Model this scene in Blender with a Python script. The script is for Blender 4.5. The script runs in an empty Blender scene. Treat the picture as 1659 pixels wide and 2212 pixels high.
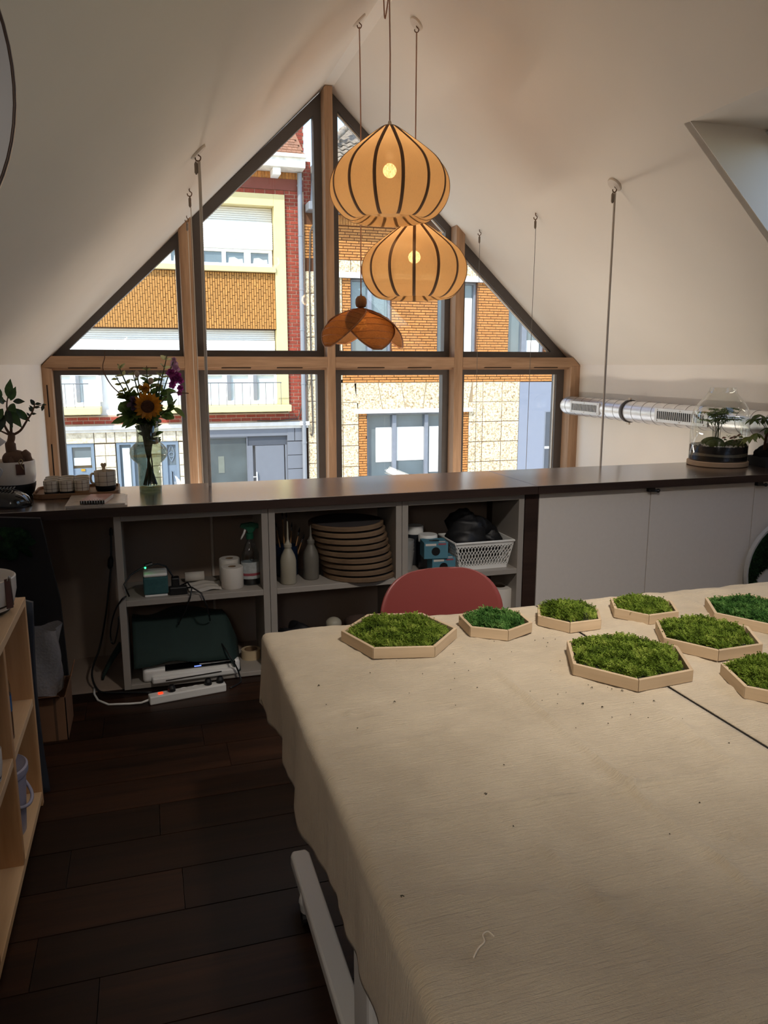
import bpy, bmesh, math, random
import numpy as np
from mathutils import Vector, Matrix
random.seed(7)
rng = np.random.default_rng(7)
PI = math.pi
SC = bpy.context.scene
COL = SC.collection

# ---------------------------------------------------------------- camera, sky, sun, exposure
cam_d = bpy.data.cameras.new('camera')
cam_d.sensor_width = 36.0
cam_d.lens = 1661.0 * 36.0 / 2212.0
cam_d.clip_start = 0.05
cam_d.clip_end = 300
cam = bpy.data.objects.new('camera', cam_d)
cam.location = (0, 0, 1.62)
cam.rotation_euler = (math.radians(90 - 10.838), 0, math.radians(-17.076))
COL.objects.link(cam)
SC.camera = cam

world = bpy.data.worlds.new('sky_world')
SC.world = world
world.use_nodes = True
wn = world.node_tree
wn.nodes.clear()
wo = wn.nodes.new('ShaderNodeOutputWorld')
bg = wn.nodes.new('ShaderNodeBackground')
sky = wn.nodes.new('ShaderNodeTexSky')
sky.sky_type = 'NISHITA'
sky.sun_disc = False
sky.sun_elevation = math.radians(47)
sky.sun_rotation = math.radians(222)
sky.altitude = 50
sky.air_density = 1.0
sky.dust_density = 0.6
sky.ozone_density = 1.2
bg.inputs['Strength'].default_value = 0.5
wn.links.new(sky.outputs[0], bg.inputs['Color'])
wn.links.new(bg.outputs[0], wo.inputs['Surface'])

sun_d = bpy.data.lights.new('sun', 'SUN')
sun_d.energy = 5.4
sun_d.angle = math.radians(0.55)
sun_d.color = (1.0, 0.95, 0.86)
sun = bpy.data.objects.new('sun', sun_d)
sun.location = (-6, -8, 14)
sun.rotation_euler = Vector((0.46, 0.50, -0.735)).to_track_quat('-Z', 'Y').to_euler()
COL.objects.link(sun)

def portal(name, loc, direction, sx, sy):          # tells Cycles where the sky comes in; gives no light of its own
    d = bpy.data.lights.new(name, 'AREA')
    d.shape = 'RECTANGLE'; d.size = sx; d.size_y = sy
    d.cycles.is_portal = True
    o = bpy.data.objects.new(name, d)
    o.location = loc
    o.rotation_euler = Vector(direction).to_track_quat('-Z', 'Y').to_euler()
    COL.objects.link(o)

portal('gable_portal', (1.67, 7.2, 1.6), (0, -1, 0), 5.0, 4.9)

SC.view_settings.view_transform = 'Standard'
SC.view_settings.look = 'None'
SC.view_settings.exposure = 0.12
SC.view_settings.gamma = 1.0
SC.view_settings.use_curve_mapping = False
SC.cycles.max_bounces = 14
SC.cycles.diffuse_bounces = 6
SC.cycles.glossy_bounces = 4
SC.cycles.transmission_bounces = 8
SC.cycles.transparent_max_bounces = 24
SC.cycles.caustics_reflective = False
SC.cycles.caustics_refractive = False
SC.cycles.sample_clamp_indirect = 6.0

# ---------------------------------------------------------------- helpers: materials
def lin(c):
    r = []
    for v in c[:3]:
        v = v / 255.0
        r.append(v / 12.92 if v <= 0.04045 else ((v + 0.055) / 1.055) ** 2.4)
    return (r[0], r[1], r[2], 1.0)

MATS = {}
def newmat(name):
    m = bpy.data.materials.new(name)
    m.use_nodes = True
    nt = m.node_tree
    b = nt.nodes.get('Principled BSDF')
    MATS[name] = m
    return m, nt, b

def coords(nt, scale=(1, 1, 1), rnd=True):
    tc = nt.nodes.new('ShaderNodeTexCoord')
    mp = nt.nodes.new('ShaderNodeMapping')
    mp.inputs['Scale'].default_value = scale
    if rnd:
        oi = nt.nodes.new('ShaderNodeObjectInfo')
        ad = nt.nodes.new('ShaderNodeVectorMath'); ad.operation = 'ADD'
        mu = nt.nodes.new('ShaderNodeMath'); mu.operation = 'MULTIPLY'; mu.inputs[1].default_value = 37.0
        nt.links.new(oi.outputs['Random'], mu.inputs[0])
        nt.links.new(tc.outputs['Object'], ad.inputs[0])
        nt.links.new(mu.outputs[0], ad.inputs[1])
        nt.links.new(ad.outputs[0], mp.inputs['Vector'])
    else:
        nt.links.new(tc.outputs['Object'], mp.inputs['Vector'])
    return mp

def noise(nt, mp, scale, detail=3, rough=0.55, dist=0.0):
    n = nt.nodes.new('ShaderNodeTexNoise')
    n.inputs['Scale'].default_value = scale
    n.inputs['Detail'].default_value = detail
    n.inputs['Roughness'].default_value = rough
    n.inputs['Distortion'].default_value = dist
    nt.links.new(mp.outputs[0], n.inputs['Vector'])
    return n

def ramp(nt, src, stops):
    r = nt.nodes.new('ShaderNodeValToRGB')
    els = r.color_ramp.elements
    while len(els) > 1:
        els.remove(els[-1])
    els[0].position = stops[0][0]; els[0].color = stops[0][1]
    for p, c in stops[1:]:
        e = els.new(p); e.color = c
    nt.links.new(src, r.inputs['Fac'])
    return r

def bump(nt, b, src, strength, dist=0.01):
    bp = nt.nodes.new('ShaderNodeBump')
    bp.inputs['Strength'].default_value = strength
    bp.inputs['Distance'].default_value = dist
    nt.links.new(src, bp.inputs['Height'])
    nt.links.new(bp.outputs[0], b.inputs['Normal'])

def plain(name, c, rough=0.6, metal=0.0, var=0.08, scale=8.0, bmp=0.0, spec=0.5, stretch=(1, 1, 1), coat=0.0, rnd=False):
    """one colour with a slight mottling of its own"""
    if name in MATS: return MATS[name]
    m, nt, b = newmat(name)
    base = lin(c)
    lo = tuple(v * (1 - var) for v in base[:3]) + (1,)
    hi = tuple(min(1, v * (1 + var)) for v in base[:3]) + (1,)
    mp = coords(nt, stretch, rnd)
    n = noise(nt, mp, scale)
    r = ramp(nt, n.outputs[0], [(0.3, lo), (0.7, hi)])
    nt.links.new(r.outputs[0], b.inputs['Base Color'])
    b.inputs['Roughness'].default_value = rough
    b.inputs['Metallic'].default_value = metal
    b.inputs['Specular IOR Level'].default_value = spec
    b.inputs['Coat Weight'].default_value = coat
    b.inputs['Coat Roughness'].default_value = 0.28
    if bmp: bump(nt, b, n.outputs[0], bmp)
    return m

def wood(name, c1, c2, axis='X', scale=6.0, rough=0.55, spec=0.4, var=0.0, bmp=0.05, coat=0.0):
    if name in MATS: return MATS[name]
    m, nt, b = newmat(name)
    st = {'X': (0.07, 1, 1), 'Y': (1, 0.07, 1), 'Z': (1, 1, 0.07)}[axis]
    mp = coords(nt, st, True)
    n1 = noise(nt, mp, scale * 3, 5, 0.6, 0.6)
    n2 = noise(nt, mp, scale * 14, 3, 0.6)
    mx = nt.nodes.new('ShaderNodeMath'); mx.operation = 'MULTIPLY_ADD'; mx.inputs[1].default_value = 0.35
    nt.links.new(n2.outputs[0], mx.inputs[0]); nt.links.new(n1.outputs[0], mx.inputs[2])
    r = ramp(nt, mx.outputs[0], [(0.45, lin(c1)), (0.85, lin(c2))])
    out = r.outputs[0]
    if var:
        oi = nt.nodes.new('ShaderNodeObjectInfo')
        h = nt.nodes.new('ShaderNodeHueSaturation')
        mr = nt.nodes.new('ShaderNodeMapRange')
        mr.inputs['To Min'].default_value = 1 - var; mr.inputs['To Max'].default_value = 1 + var
        nt.links.new(oi.outputs['Random'], mr.inputs['Value'])
        nt.links.new(mr.outputs[0], h.inputs['Value'])
        nt.links.new(out, h.inputs['Color'])
        out = h.outputs[0]
    nt.links.new(out, b.inputs['Base Color'])
    b.inputs['Roughness'].default_value = rough
    b.inputs['Specular IOR Level'].default_value = spec
    b.inputs['Coat Weight'].default_value = coat
    b.inputs['Coat Roughness'].default_value = 0.28
    if bmp: bump(nt, b, n2.outputs[0], bmp, 0.004)
    return m

def piece_mat(name, c1, c2, rough=0.85, scale=60.0, var=0.18, bmp=0.25, mid=None):
    """masonry: fine mottling plus a tone of its own for each piece"""
    if name in MATS: return MATS[name]
    m, nt, b = newmat(name)
    mp = coords(nt, (1, 1, 1), True)
    n = noise(nt, mp, scale, 4, 0.7)
    st = [(0.35, lin(c1)), (0.65, lin(c2))]
    if mid: st = [(0.36, lin(c1)), (0.5, lin(mid)), (0.62, lin(c2))]
    r = ramp(nt, n.outputs[0], st)
    oi = nt.nodes.new('ShaderNodeObjectInfo')
    h = nt.nodes.new('ShaderNodeHueSaturation')
    mr = nt.nodes.new('ShaderNodeMapRange')
    mr.inputs['To Min'].default_value = 1 - var; mr.inputs['To Max'].default_value = 1 + var
    nt.links.new(oi.outputs['Random'], mr.inputs['Value'])
    nt.links.new(mr.outputs[0], h.inputs['Value'])
    nt.links.new(r.outputs[0], h.inputs['Color'])
    nt.links.new(h.outputs[0], b.inputs['Base Color'])
    b.inputs['Roughness'].default_value = rough
    bump(nt, b, n.outputs[0], bmp)
    return m

def glass(name, tint=(1, 1, 1), refl=0.08, edge=0.5, rough=0.0):
    """thin clear glass: the light goes straight through, with a reflection on top"""
    if name in MATS: return MATS[name]
    m, nt, b = newmat(name)
    nt.nodes.remove(b)
    out = nt.nodes['Material Output']
    t = nt.nodes.new('ShaderNodeBsdfTransparent'); t.inputs['Color'].default_value = (*tint, 1)
    g = nt.nodes.new('ShaderNodeBsdfGlossy'); g.inputs['Roughness'].default_value = rough
    lw = nt.nodes.new('ShaderNodeLayerWeight'); lw.inputs['Blend'].default_value = 0.25
    mr = nt.nodes.new('ShaderNodeMapRange')
    mr.inputs['To Min'].default_value = refl; mr.inputs['To Max'].default_value = edge
    mx = nt.nodes.new('ShaderNodeMixShader')
    nt.links.new(lw.outputs['Facing'], mr.inputs['Value'])
    nt.links.new(mr.outputs[0], mx.inputs['Fac'])
    nt.links.new(t.outputs[0], mx.inputs[1]); nt.links.new(g.outputs[0], mx.inputs[2])
    nt.links.new(mx.outputs[0], out.inputs['Surface'])
    return m

def emit(name, c, strength):
    if name in MATS: return MATS[name]
    m, nt, b = newmat(name)
    b.inputs['Base Color'].default_value = lin(c)
    b.inputs['Emission Color'].default_value = lin(c)
    b.inputs['Emission Strength'].default_value = strength
    return m

def leafmat(name, c, c2, trans=0.35, rough=0.45):
    """leaf: part of the light comes through it"""
    if name in MATS: return MATS[name]
    m, nt, b = newmat(name)
    mp = coords(nt, (1, 1, 1), True)
    n = noise(nt, mp, 25)
    r = ramp(nt, n.outputs[0], [(0.3, lin(c)), (0.7, lin(c2))])
    nt.links.new(r.outputs[0], b.inputs['Base Color'])
    b.inputs['Roughness'].default_value = rough
    out = nt.nodes['Material Output']
    t = nt.nodes.new('ShaderNodeBsdfTranslucent')
    nt.links.new(r.outputs[0], t.inputs['Color'])
    mx = nt.nodes.new('ShaderNodeMixShader'); mx.inputs['Fac'].default_value = trans
    nt.links.new(b.outputs[0], mx.inputs[1]); nt.links.new(t.outputs[0], mx.inputs[2])
    nt.links.new(mx.outputs[0], out.inputs['Surface'])
    return m

# ---------------------------------------------------------------- helpers: geometry
class MB:
    """collects shapes that become ONE mesh object"""
    def __init__(s): s.v = []; s.f = []
    def add(s, vs, fs):
        k = len(s.v); s.v += [tuple(map(float, p)) for p in vs]; s.f += [tuple(i + k for i in f) for f in fs]; return s
    def box(s, x0, x1, y0, y1, z0, z1):
        return s.add([(x0, y0, z0), (x1, y0, z0), (x1, y1, z0), (x0, y1, z0), (x0, y0, z1), (x1, y0, z1), (x1, y1, z1), (x0, y1, z1)],
                     [(0, 3, 2, 1), (4, 5, 6, 7), (0, 1, 5, 4), (1, 2, 6, 5), (2, 3, 7, 6), (3, 0, 4, 7)])
    def obox(s, p, ax, ay, az):
        """box at p spanned by three edge vectors"""
        p, ax, ay, az = map(Vector, (p, ax, ay, az))
        vs = [p, p + ax, p + ax + ay, p + ay, p + az, p + ax + az, p + ax + ay + az, p + ay + az]
        return s.add([tuple(q) for q in vs], [(0, 3, 2, 1), (4, 5, 6, 7), (0, 1, 5, 4), (1, 2, 6, 5), (2, 3, 7, 6), (3, 0, 4, 7)])
    def prism_xz(s, pts, y0, y1):
        n = len(pts)
        vs = [(x, y0, z) for x, z in pts] + [(x, y1, z) for x, z in pts]
        fs = [tuple(range(n)), tuple(range(2 * n - 1, n - 1, -1))] + [(i, (i + n), (i + 1) % n + n, (i + 1) % n) for i in range(n)]
        return s.add(vs, fs)
    def prism_xy(s, pts, z0, z1):
        n = len(pts)
        vs = [(x, y, z0) for x, y in pts] + [(x, y, z1) for x, y in pts]
        fs = [tuple(range(n - 1, -1, -1)), tuple(range(n, 2 * n))] + [(i, (i + 1) % n, (i + 1) % n + n, i + n) for i in range(n)]
        return s.add(vs, fs)
    def prism_yz(s, pts, x0, x1):
        n = len(pts)
        vs = [(x0, y, z) for y, z in pts] + [(x1, y, z) for y, z in pts]
        fs = [tuple(range(n - 1, -1, -1)), tuple(range(n, 2 * n))] + [(i, (i + 1) % n, (i + 1) % n + n, i + n) for i in range(n)]
        return s.add(vs, fs)
    def ring_xz(s, outer, inner, y0, y1):
        n = len(outer)
        vs = [(x, y0, z) for x, z in outer] + [(x, y0, z) for x, z in inner] + [(x, y1, z) for x, z in outer] + [(x, y1, z) for x, z in inner]
        fs = []
        for i in range(n):
            j = (i + 1) % n
            fs += [(i, j, n + j, n + i), (2 * n + i, 3 * n + i, 3 * n + j, 2 * n + j), (i, 2 * n + i, 2 * n + j, j), (n + i, n + j, 3 * n + j, 3 * n + i)]
        return s.add(vs, fs)
    def lathe(s, prof, n=32, c=(0, 0, 0), closed=True, squash=(1, 1)):
        """prof: (radius, z) from bottom to top"""
        vs = []; fs = []
        for r, z in prof:
            for k in range(n):
                a = 2 * PI * k / n
                vs.append((c[0] + r * math.cos(a) * squash[0], c[1] + r * math.sin(a) * squash[1], c[2] + z))
        for i in range(len(prof) - 1):
            for k in range(n):
                j = (k + 1) % n
                fs.append((i * n + k, i * n + j, (i + 1) * n + j, (i + 1) * n + k))
        if closed:
            if prof[0][0] > 1e-6: fs.append(tuple(range(n - 1, -1, -1)))
            if prof[-1][0] > 1e-6: fs.append(tuple(range((len(prof) - 1) * n, len(prof) * n)))
        return s.add(vs, fs)
    def tube(s, pts, r, n=8, caps=True):
        pts = [Vector(p) for p in pts]
        rs = r if isinstance(r, (list, tuple)) else [r] * len(pts)
        vs = []; fs = []
        up = None
        for i, p in enumerate(pts):
            t = (pts[min(i + 1, len(pts) - 1)] - pts[max(i - 1, 0)])
            if t.length < 1e-9: t = Vector((0, 0, 1))
            t.normalize()
            if up is None:
                up = Vector((0, 0, 1)) if abs(t.z) < 0.9 else Vector((1, 0, 0))
            u = t.cross(up)
            if u.length < 1e-6: u = t.orthogonal()
            u.normalize(); w = u.cross(t).normalized(); up = w
            for k in range(n):
                a = 2 * PI * k / n
                vs.append(tuple(p + (u * math.cos(a) + w * math.sin(a)) * rs[i]))
        for i in range(len(pts) - 1):
            for k in range(n):
                j = (k + 1) % n
                fs.append((i * n + k, (i + 1) * n + k, (i + 1) * n + j, i * n + j))
        if caps:
            fs.append(tuple(range(n))); fs.append(tuple(range(len(pts) * n - 1, (len(pts) - 1) * n - 1, -1)))
        return s.add(vs, fs)
    def ball(s, c, r, n=16, m=10, sc=(1, 1, 1)):
        prof = [(max(1e-4, r * math.sin(PI * i / m)), -r * math.cos(PI * i / m)) for i in range(m + 1)]
        k0 = len(s.v)
        s.lathe(prof, n, (0, 0, 0), False)
        for i in range(k0, len(s.v)):
            x, y, z = s.v[i]; s.v[i] = (c[0] + x * sc[0], c[1] + y * sc[1], c[2] + z * sc[2])
        return s
    def grid(s, P):
        """P[i][j] -> point"""
        n, m = len(P), len(P[0])
        vs = [p for row in P for p in row]
        fs = [(i * m + j, (i + 1) * m + j, (i + 1) * m + j + 1, i * m + j + 1) for i in range(n - 1) for j in range(m - 1)]
        return s.add(vs, fs)
    def leaf(s, base, d, nrm, L, Wd, curl=0.15, shape=(0.0, 0.75, 1.0, 0.72, 0.05), mid=True):
        """a pointed leaf from base along d, face turned to nrm"""
        base, d = Vector(base), Vector(d).normalized()
        nrm = Vector(nrm)
        side = d.cross(nrm)
        if side.length < 1e-5: side = d.orthogonal()
        side.normalize(); nn = side.cross(d).normalized()
        k = len(shape); vs = []; fs = []
        for i, w in enumerate(shape):
            t = i / (k - 1)
            c = base + d * (L * t) - nn * (curl * L * t * t)
            hw = Wd * 0.5 * max(w, 0.02)
            vs += [tuple(c - side * hw + nn * hw * 0.25), tuple(c), tuple(c + side * hw + nn * hw * 0.25)]
        for i in range(k - 1):
            a = i * 3
            fs += [(a, a + 1, a + 4, a + 3), (a + 1, a + 2, a + 5, a + 4)]
        return s.add(vs, fs)

ORG = {}
def build(name, mb, mat, parent=None, world=True, smooth=False, bevel=0.0, seg=2, angle=None):
    """links mb as ONE mesh object under parent; world coordinates are turned into the thing's own"""
    me = bpy.data.meshes.new(name)
    o3 = Vector((0, 0, 0))
    if world and parent is not None: o3 = ORG.get(parent.name, Vector((0, 0, 0)))
    vs = mb.v if o3.length == 0 else [(a - o3.x, b - o3.y, c - o3.z) for a, b, c in mb.v]
    me.from_pydata(vs, [], mb.f)
    me.update()
    if smooth:
        for p in me.polygons: p.use_smooth = True
        if angle is not None: me.set_sharp_from_angle(angle=math.radians(angle))
    if mat is not None: me.materials.append(mat)
    o = bpy.data.objects.new(name, me)
    COL.objects.link(o)
    if parent is not None:
        o.parent = parent
        ORG[o.name] = o3
    if bevel:
        b = o.modifiers.new('bevel', 'BEVEL'); b.width = bevel; b.segments = seg; b.limit_method = 'ANGLE'; b.angle_limit = math.radians(40)
    return o

def tag(o, label=None, cat=None, group=None, kind=None):
    if label: o['label'] = label
    if cat: o['category'] = cat
    if group: o['group'] = group
    if kind: o['kind'] = kind
    return o

def thing(name, label, cat, loc=(0, 0, 0), group=None):
    o = bpy.data.objects.new(name, None)
    COL.objects.link(o)
    o.location = loc
    o.empty_display_size = 0.05
    ORG[o.name] = Vector(loc)
    return tag(o, label, cat, group)

def single(name, mb, mat, label, cat, loc=(0, 0, 0), group=None, **kw):
    """a thing that is one mesh; mb in world coordinates, origin at loc"""
    mb.v = [(a - loc[0], b - loc[1], c - loc[2]) for a, b, c in mb.v]
    o = build(name, mb, mat, None, **kw)
    o.location = loc
    ORG[o.name] = Vector(loc)
    return tag(o, label, cat, group)

def struct(name, mb, mat, parent=None, **kw):
    o = build(name, mb, mat, parent, **kw)
    if parent is None: o['kind'] = 'structure'
    return o

def copy_tree(o, loc=None, parent=None, label=None):
    c = o.copy(); COL.objects.link(c)
    if parent is not None: c.parent = parent
    if loc is not None: c.location = loc
    if label: c['label'] = label
    for ch in o.children: copy_tree(ch, None, c)
    return c

UNIT = {}
def unit_box(key, sx, sy, sz, mat, ch=0.0):
    """one shared mesh for all pieces of a size; front face at y = 0, chamfered"""
    k = (key, round(sx, 3), round(sy, 3), round(sz, 3), mat.name)
    if k in UNIT: return UNIT[k]
    me = bpy.data.meshes.new(key)
    if ch:
        mb = MB(); c = ch
        vs = [(c, 0, c), (sx - c, 0, c), (sx - c, 0, sz - c), (c, 0, sz - c), (0, c, 0), (sx, c, 0), (sx, c, sz), (0, c, sz), (0, sy, 0), (sx, sy, 0), (sx, sy, sz), (0, sy, sz)]
        fs = [(0, 1, 2, 3)] + [(4 + i, 4 + (i + 1) % 4, (i + 1) % 4, i) for i in range(4)] + [(8 + i, 8 + (i + 1) % 4, 4 + (i + 1) % 4, 4 + i) for i in range(4)] + [(11, 10, 9, 8)]
        mb.add(vs, fs)
    else:
        mb = MB().box(0, sx, 0, sy, 0, sz)
    me.from_pydata(mb.v, [], mb.f); me.update()
    me.materials.append(mat)
    UNIT[k] = me
    return me

def pieces(name, parent, mat, todo, depth, limit=300, ch=0.004):
    """todo: (x, yfront, z, width, height); the first `limit` become parts, the rest one joined part"""
    rest = MB()
    o3 = ORG.get(parent.name, Vector((0, 0, 0)))
    for k, (x, y, z, w, h) in enumerate(todo):
        if k < limit:
            o = bpy.data.objects.new(name, unit_box(name, w, depth, h, mat, ch))
            o.location = (x - o3.x, y - o3.y, z - o3.z)
            o.parent = parent
            COL.objects.link(o)
        else:
            rest.box(x, x + w, y, y + depth, z, z + h)
    if rest.v:
        o = build(name + '_field', rest, mat, parent); o['kind'] = 'stuff'

def courses(x0, x1, z0, z1, y, L, Hc, joint, off=0.5, jit=0.003):
    """running bond of horizontal pieces, clipped to the rectangle"""
    out = []
    n = max(1, round((z1 - z0) / Hc)); hc = (z1 - z0) / n
    for r in range(n):
        x = x0 - ((r * off) % 1.0) * L
        while x < x1 - 0.01:
            a, b = max(x, x0), min(x + L, x1)
            if b - a > 0.03:
                out.append((a + joint / 2, y + random.uniform(-jit, jit), z0 + r * hc + joint / 2, round(b - a - joint, 3), round(hc - joint, 4)))
            x += L
    return out

# ---------------------------------------------------------------- materials of the room
M_wall = plain('wall_paint', (240, 232, 222), 0.9, var=0.02, scale=2)
M_ceil = plain('ceiling_paint', (228, 219, 207), 0.92, var=0.02, scale=1.5, bmp=0.03)
M_parapet = plain('parapet_board', (150, 132, 118), 0.9, var=0.04, scale=3)
M_timber = wood('larch_timber', (150, 117, 90), (190, 155, 124), 'Z', 5, 0.6, 0.3)
M_timber_h = wood('larch_timber_level', (150, 117, 90), (190, 155, 124), 'X', 5, 0.6, 0.3)
M_frame = plain('dark_window_frame', (86, 80, 77), 0.45, var=0.05, scale=20)
M_strip = plain('pale_edge_strip', (215, 205, 190), 0.4)
M_pane = glass('window_pane', (0.97, 0.985, 0.98), 0.03, 0.35)
M_plank = wood('dark_floor_plank', (20, 11, 7), (50, 29, 17), 'X', 4, 0.45, 0.3, var=0.55)
M_slot = plain('slot_dark', (25, 18, 14), 0.9)
M_concrete = plain('hall_floor', (150, 145, 138), 0.7)

XL, XR, ZE, ZR = -0.79, 4.13, 1.62, 3.925
RL, RR = 1.572, 1.66                       # flat strip under the ridge
YB, YF = -3.2, 7.2
sl = lambda x: ZE + (x - XL) * (ZR - ZE) / (RL - XL)
sr = lambda x: ZE + (XR - x) * (ZR - ZE) / (XR - RR)

# ---------------------------------------------------------------- room shell
struct('wall_left', MB().box(XL - 0.2, XL, YB, YF, -2.7, ZE + 0.03), M_wall)
struct('wall_right', MB().box(XR, XR + 0.2, YB, YF, -2.7, ZE + 0.03), M_wall)
struct('wall_back', MB().box(XL - 0.2, XR + 0.2, YB - 0.2, YB, -2.7, 4.2), M_wall)
struct('wall_front', MB().box(XL - 0.2, XR + 0.2, 6.95, 7.2, -2.7, 0.03), M_wall)
struct('floor_hall', MB().box(XL, XR, YB, YF, -2.8, -2.7), M_concrete)
struct('floor_deck', MB().box(XL, XR, YB, 4.5, -0.3, -0.02), M_wall)
struct('wall_parapet', MB().box(XL, XR, 4.40, 4.5, -0.02, 0.903), M_parapet)
struct('trim_10', MB().box(XL, 2.03, 3.9, 4.40, -0.02, 0.004), M_parapet)

cm = MB()
cm.obox((XL - 0.2, YB, ZE - 0.2 * 0.976), (RL - XL + 0.2, 0, (ZR - ZE) + 0.2 * 0.976), (0, YF - YB, 0), (-0.04, 0, 0.05))
cm.box(RL - 0.03, RR + 0.03, YB, YF, ZR, ZR + 0.08)
un = Vector((XR - RR, 0, ZE - ZR)); SLN = un.length; un.normalize()
nn = Vector((-un.z, 0, un.x))              # outward
if nn.z < 0: nn = -nn
S0, S1, KY0, KY1 = 1.55, 3.25, 1.45, 3.663
BY0, BY1 = -2.3, 0.5                        # a second roof window behind the camera
P0 = Vector((RR, 0, ZR))
def slab(s0, s1, y0, y1, d0=0.0, d1=0.06):
    p = P0 + un * s0 + nn * d0 + Vector((0, y0, 0))
    cm.obox(p, un * (s1 - s0), (0, y1 - y0, 0), nn * (d1 - d0))
slab(0, S0, YB, YF); slab(S1, SLN + 0.2, YB, YF); slab(S0, S1, YB, BY0); slab(S0, S1, BY1, KY0); slab(S0, S1, KY1, YF)
RD = 0.34                                  # depth of the roof window shaft
G0, G1 = S0 + RD / nn.x * un.x, S1 + RD / nn.z * un.z      # level head and upright sill narrow the shaft outwards
for k0, k1 in ((KY0, KY1), (BY0, BY1)):
    pa, pd = P0 + un * S0, P0 + un * S1
    pb, pc = pa + Vector((RD / nn.x, 0, 0)), pd + Vector((0, 0, RD / nn.z))
    yv = Vector((0, k0 - 0.05, 0)); w_ = (0, k1 - k0 + 0.1, 0)
    cm.obox(pa + yv, pb - pa, w_, (0, 0, 0.05)); cm.obox(pd + yv, pc - pd, w_, (0.05, 0, 0))
    for y0 in (k0 - 0.046, k1 - 0.004): cm.prism_xz([(q.x, q.z) for q in (pa, pb, pc, pd)], y0, y0 + 0.05)
    slab(G1, S1 + 0.2, k0 - 0.05, k1 + 0.05, RD, RD + 0.03); slab(S0 - 0.2, G0, k0 - 0.05, k1 + 0.05, RD, RD + 0.03)
struct('ceiling', cm, M_ceil)
W8 = 0.07
M_wsk = plain('white_roof_window', (215, 212, 206), 0.5)
def fr(s0, s1, y0, y1): slab(s0, s1, y0, y1, RD - 0.02, RD + 0.05)
for n, k0, k1 in ((9, KY0, KY1), (10, BY0, BY1)):
    cm = MB()
    km = (k0 + k1) / 2
    fr(G0, G0 + W8, k0, k1); fr(G1 - W8, G1, k0, k1); fr(G0, G1, k0, k0 + W8); fr(G0, G1, k1 - W8, k1); fr(G0, G1, km - 0.06, km + 0.06)
    wsk = struct('window_%d' % n, cm, M_wsk)
    for a, b in ((k0 + W8, km - 0.06), (km + 0.06, k1 - W8)):
        cm = MB(); slab(G0 + W8, G1 - W8, a, b, RD + 0.01, RD + 0.02)
        struct('pane', cm, M_pane, wsk)
    hp = P0 + un * (G1 - 0.10) + nn * (RD - 0.05)
    cm = MB().tube([hp + Vector((0, k1 - 0.35, 0)), hp + Vector((0, k1 - 0.2, 0)), hp + Vector((0, k1 - 0.16, 0)) + nn * 0.02], 0.010, 8)
    struct('handle', cm, plain('handle_dark', (70, 66, 62), 0.4), wsk)
    pc = P0 + un * ((S0 + S1) / 2) + nn * (RD + 0.05) + Vector((0, km, 0))
    portal('roof_window_portal', pc, -nn, 2.4, 2.4)

# added fill: panel light on the left slope, unseen behind the camera
NLp = Vector((ZR - ZE, 0, -(RL - XL))).normalized()
LP = Vector((-0.42, -0.35, sl(-0.42))) + NLp * 0.04
lpan = thing('added_panel_light', 'added flat panel light, unseen, on the left ceiling slope behind the camera', 'added light', LP)
ul = Vector((NLp.z, 0, -NLp.x))
build('housing', MB().obox(LP - ul * 0.22 + Vector((0, -0.22, 0)) - NLp * 0.035, ul * 0.44, (0, 0.44, 0), NLp * 0.028), plain('added_lamp_housing', (220, 218, 214), 0.5), lpan)
build('fill_diffuser', MB().obox(LP - ul * 0.2 + Vector((0, -0.2, 0)) - NLp * 0.007, ul * 0.4, (0, 0.4, 0), NLp * 0.005), emit('added_panel_glow', (255, 236, 212), 3.0), lpan)
ld = bpy.data.lights.new('panel_fill', 'AREA'); ld.shape = 'SQUARE'; ld.size = 0.4; ld.energy = 9.0; ld.color = (1.0, 0.92, 0.84)
lob = bpy.data.objects.new('panel_fill', ld); COL.objects.link(lob); lob.parent = lpan
lob.rotation_euler = NLp.to_track_quat('-Z', 'Y').to_euler(); lob.location = NLp * 0.005

# added fill: lamp under the left slope, out of view, brightens the table
SP = Vector((1.1, 0.9, 3.2)); SA = (Vector((1.5, 2.35, 0.75)) - SP).normalized()
spt = thing('added_spot', 'added lamp, out of view, under the left slope aimed down at the far end of the table', 'added_spot', SP)
build('body', MB().tube([SP - SA * 0.2, SP - SA * 0.19, SP], [0.09, 0.12, 0.13], 24), plain('added_lamp_housing', (220, 218, 214), 0.5), spt, smooth=True, angle=40)
build('mount', MB().tube([SP - SA * 0.15, (SP.x, SP.y - 0.1, sl(SP.x))], 0.012, 8), MATS['added_lamp_housing'], spt)
sd2 = bpy.data.lights.new('spot_fill', 'AREA'); sd2.shape = 'DISK'; sd2.size = 0.24; sd2.spread = math.radians(72); sd2.energy = 12.0; sd2.color = (1.0, 0.92, 0.83)
sob = bpy.data.objects.new('spot_fill', sd2); COL.objects.link(sob); sob.parent = spt
sob.rotation_euler = SA.to_track_quat('-Z', 'Y').to_euler(); sob.location = SA * 0.01

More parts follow.
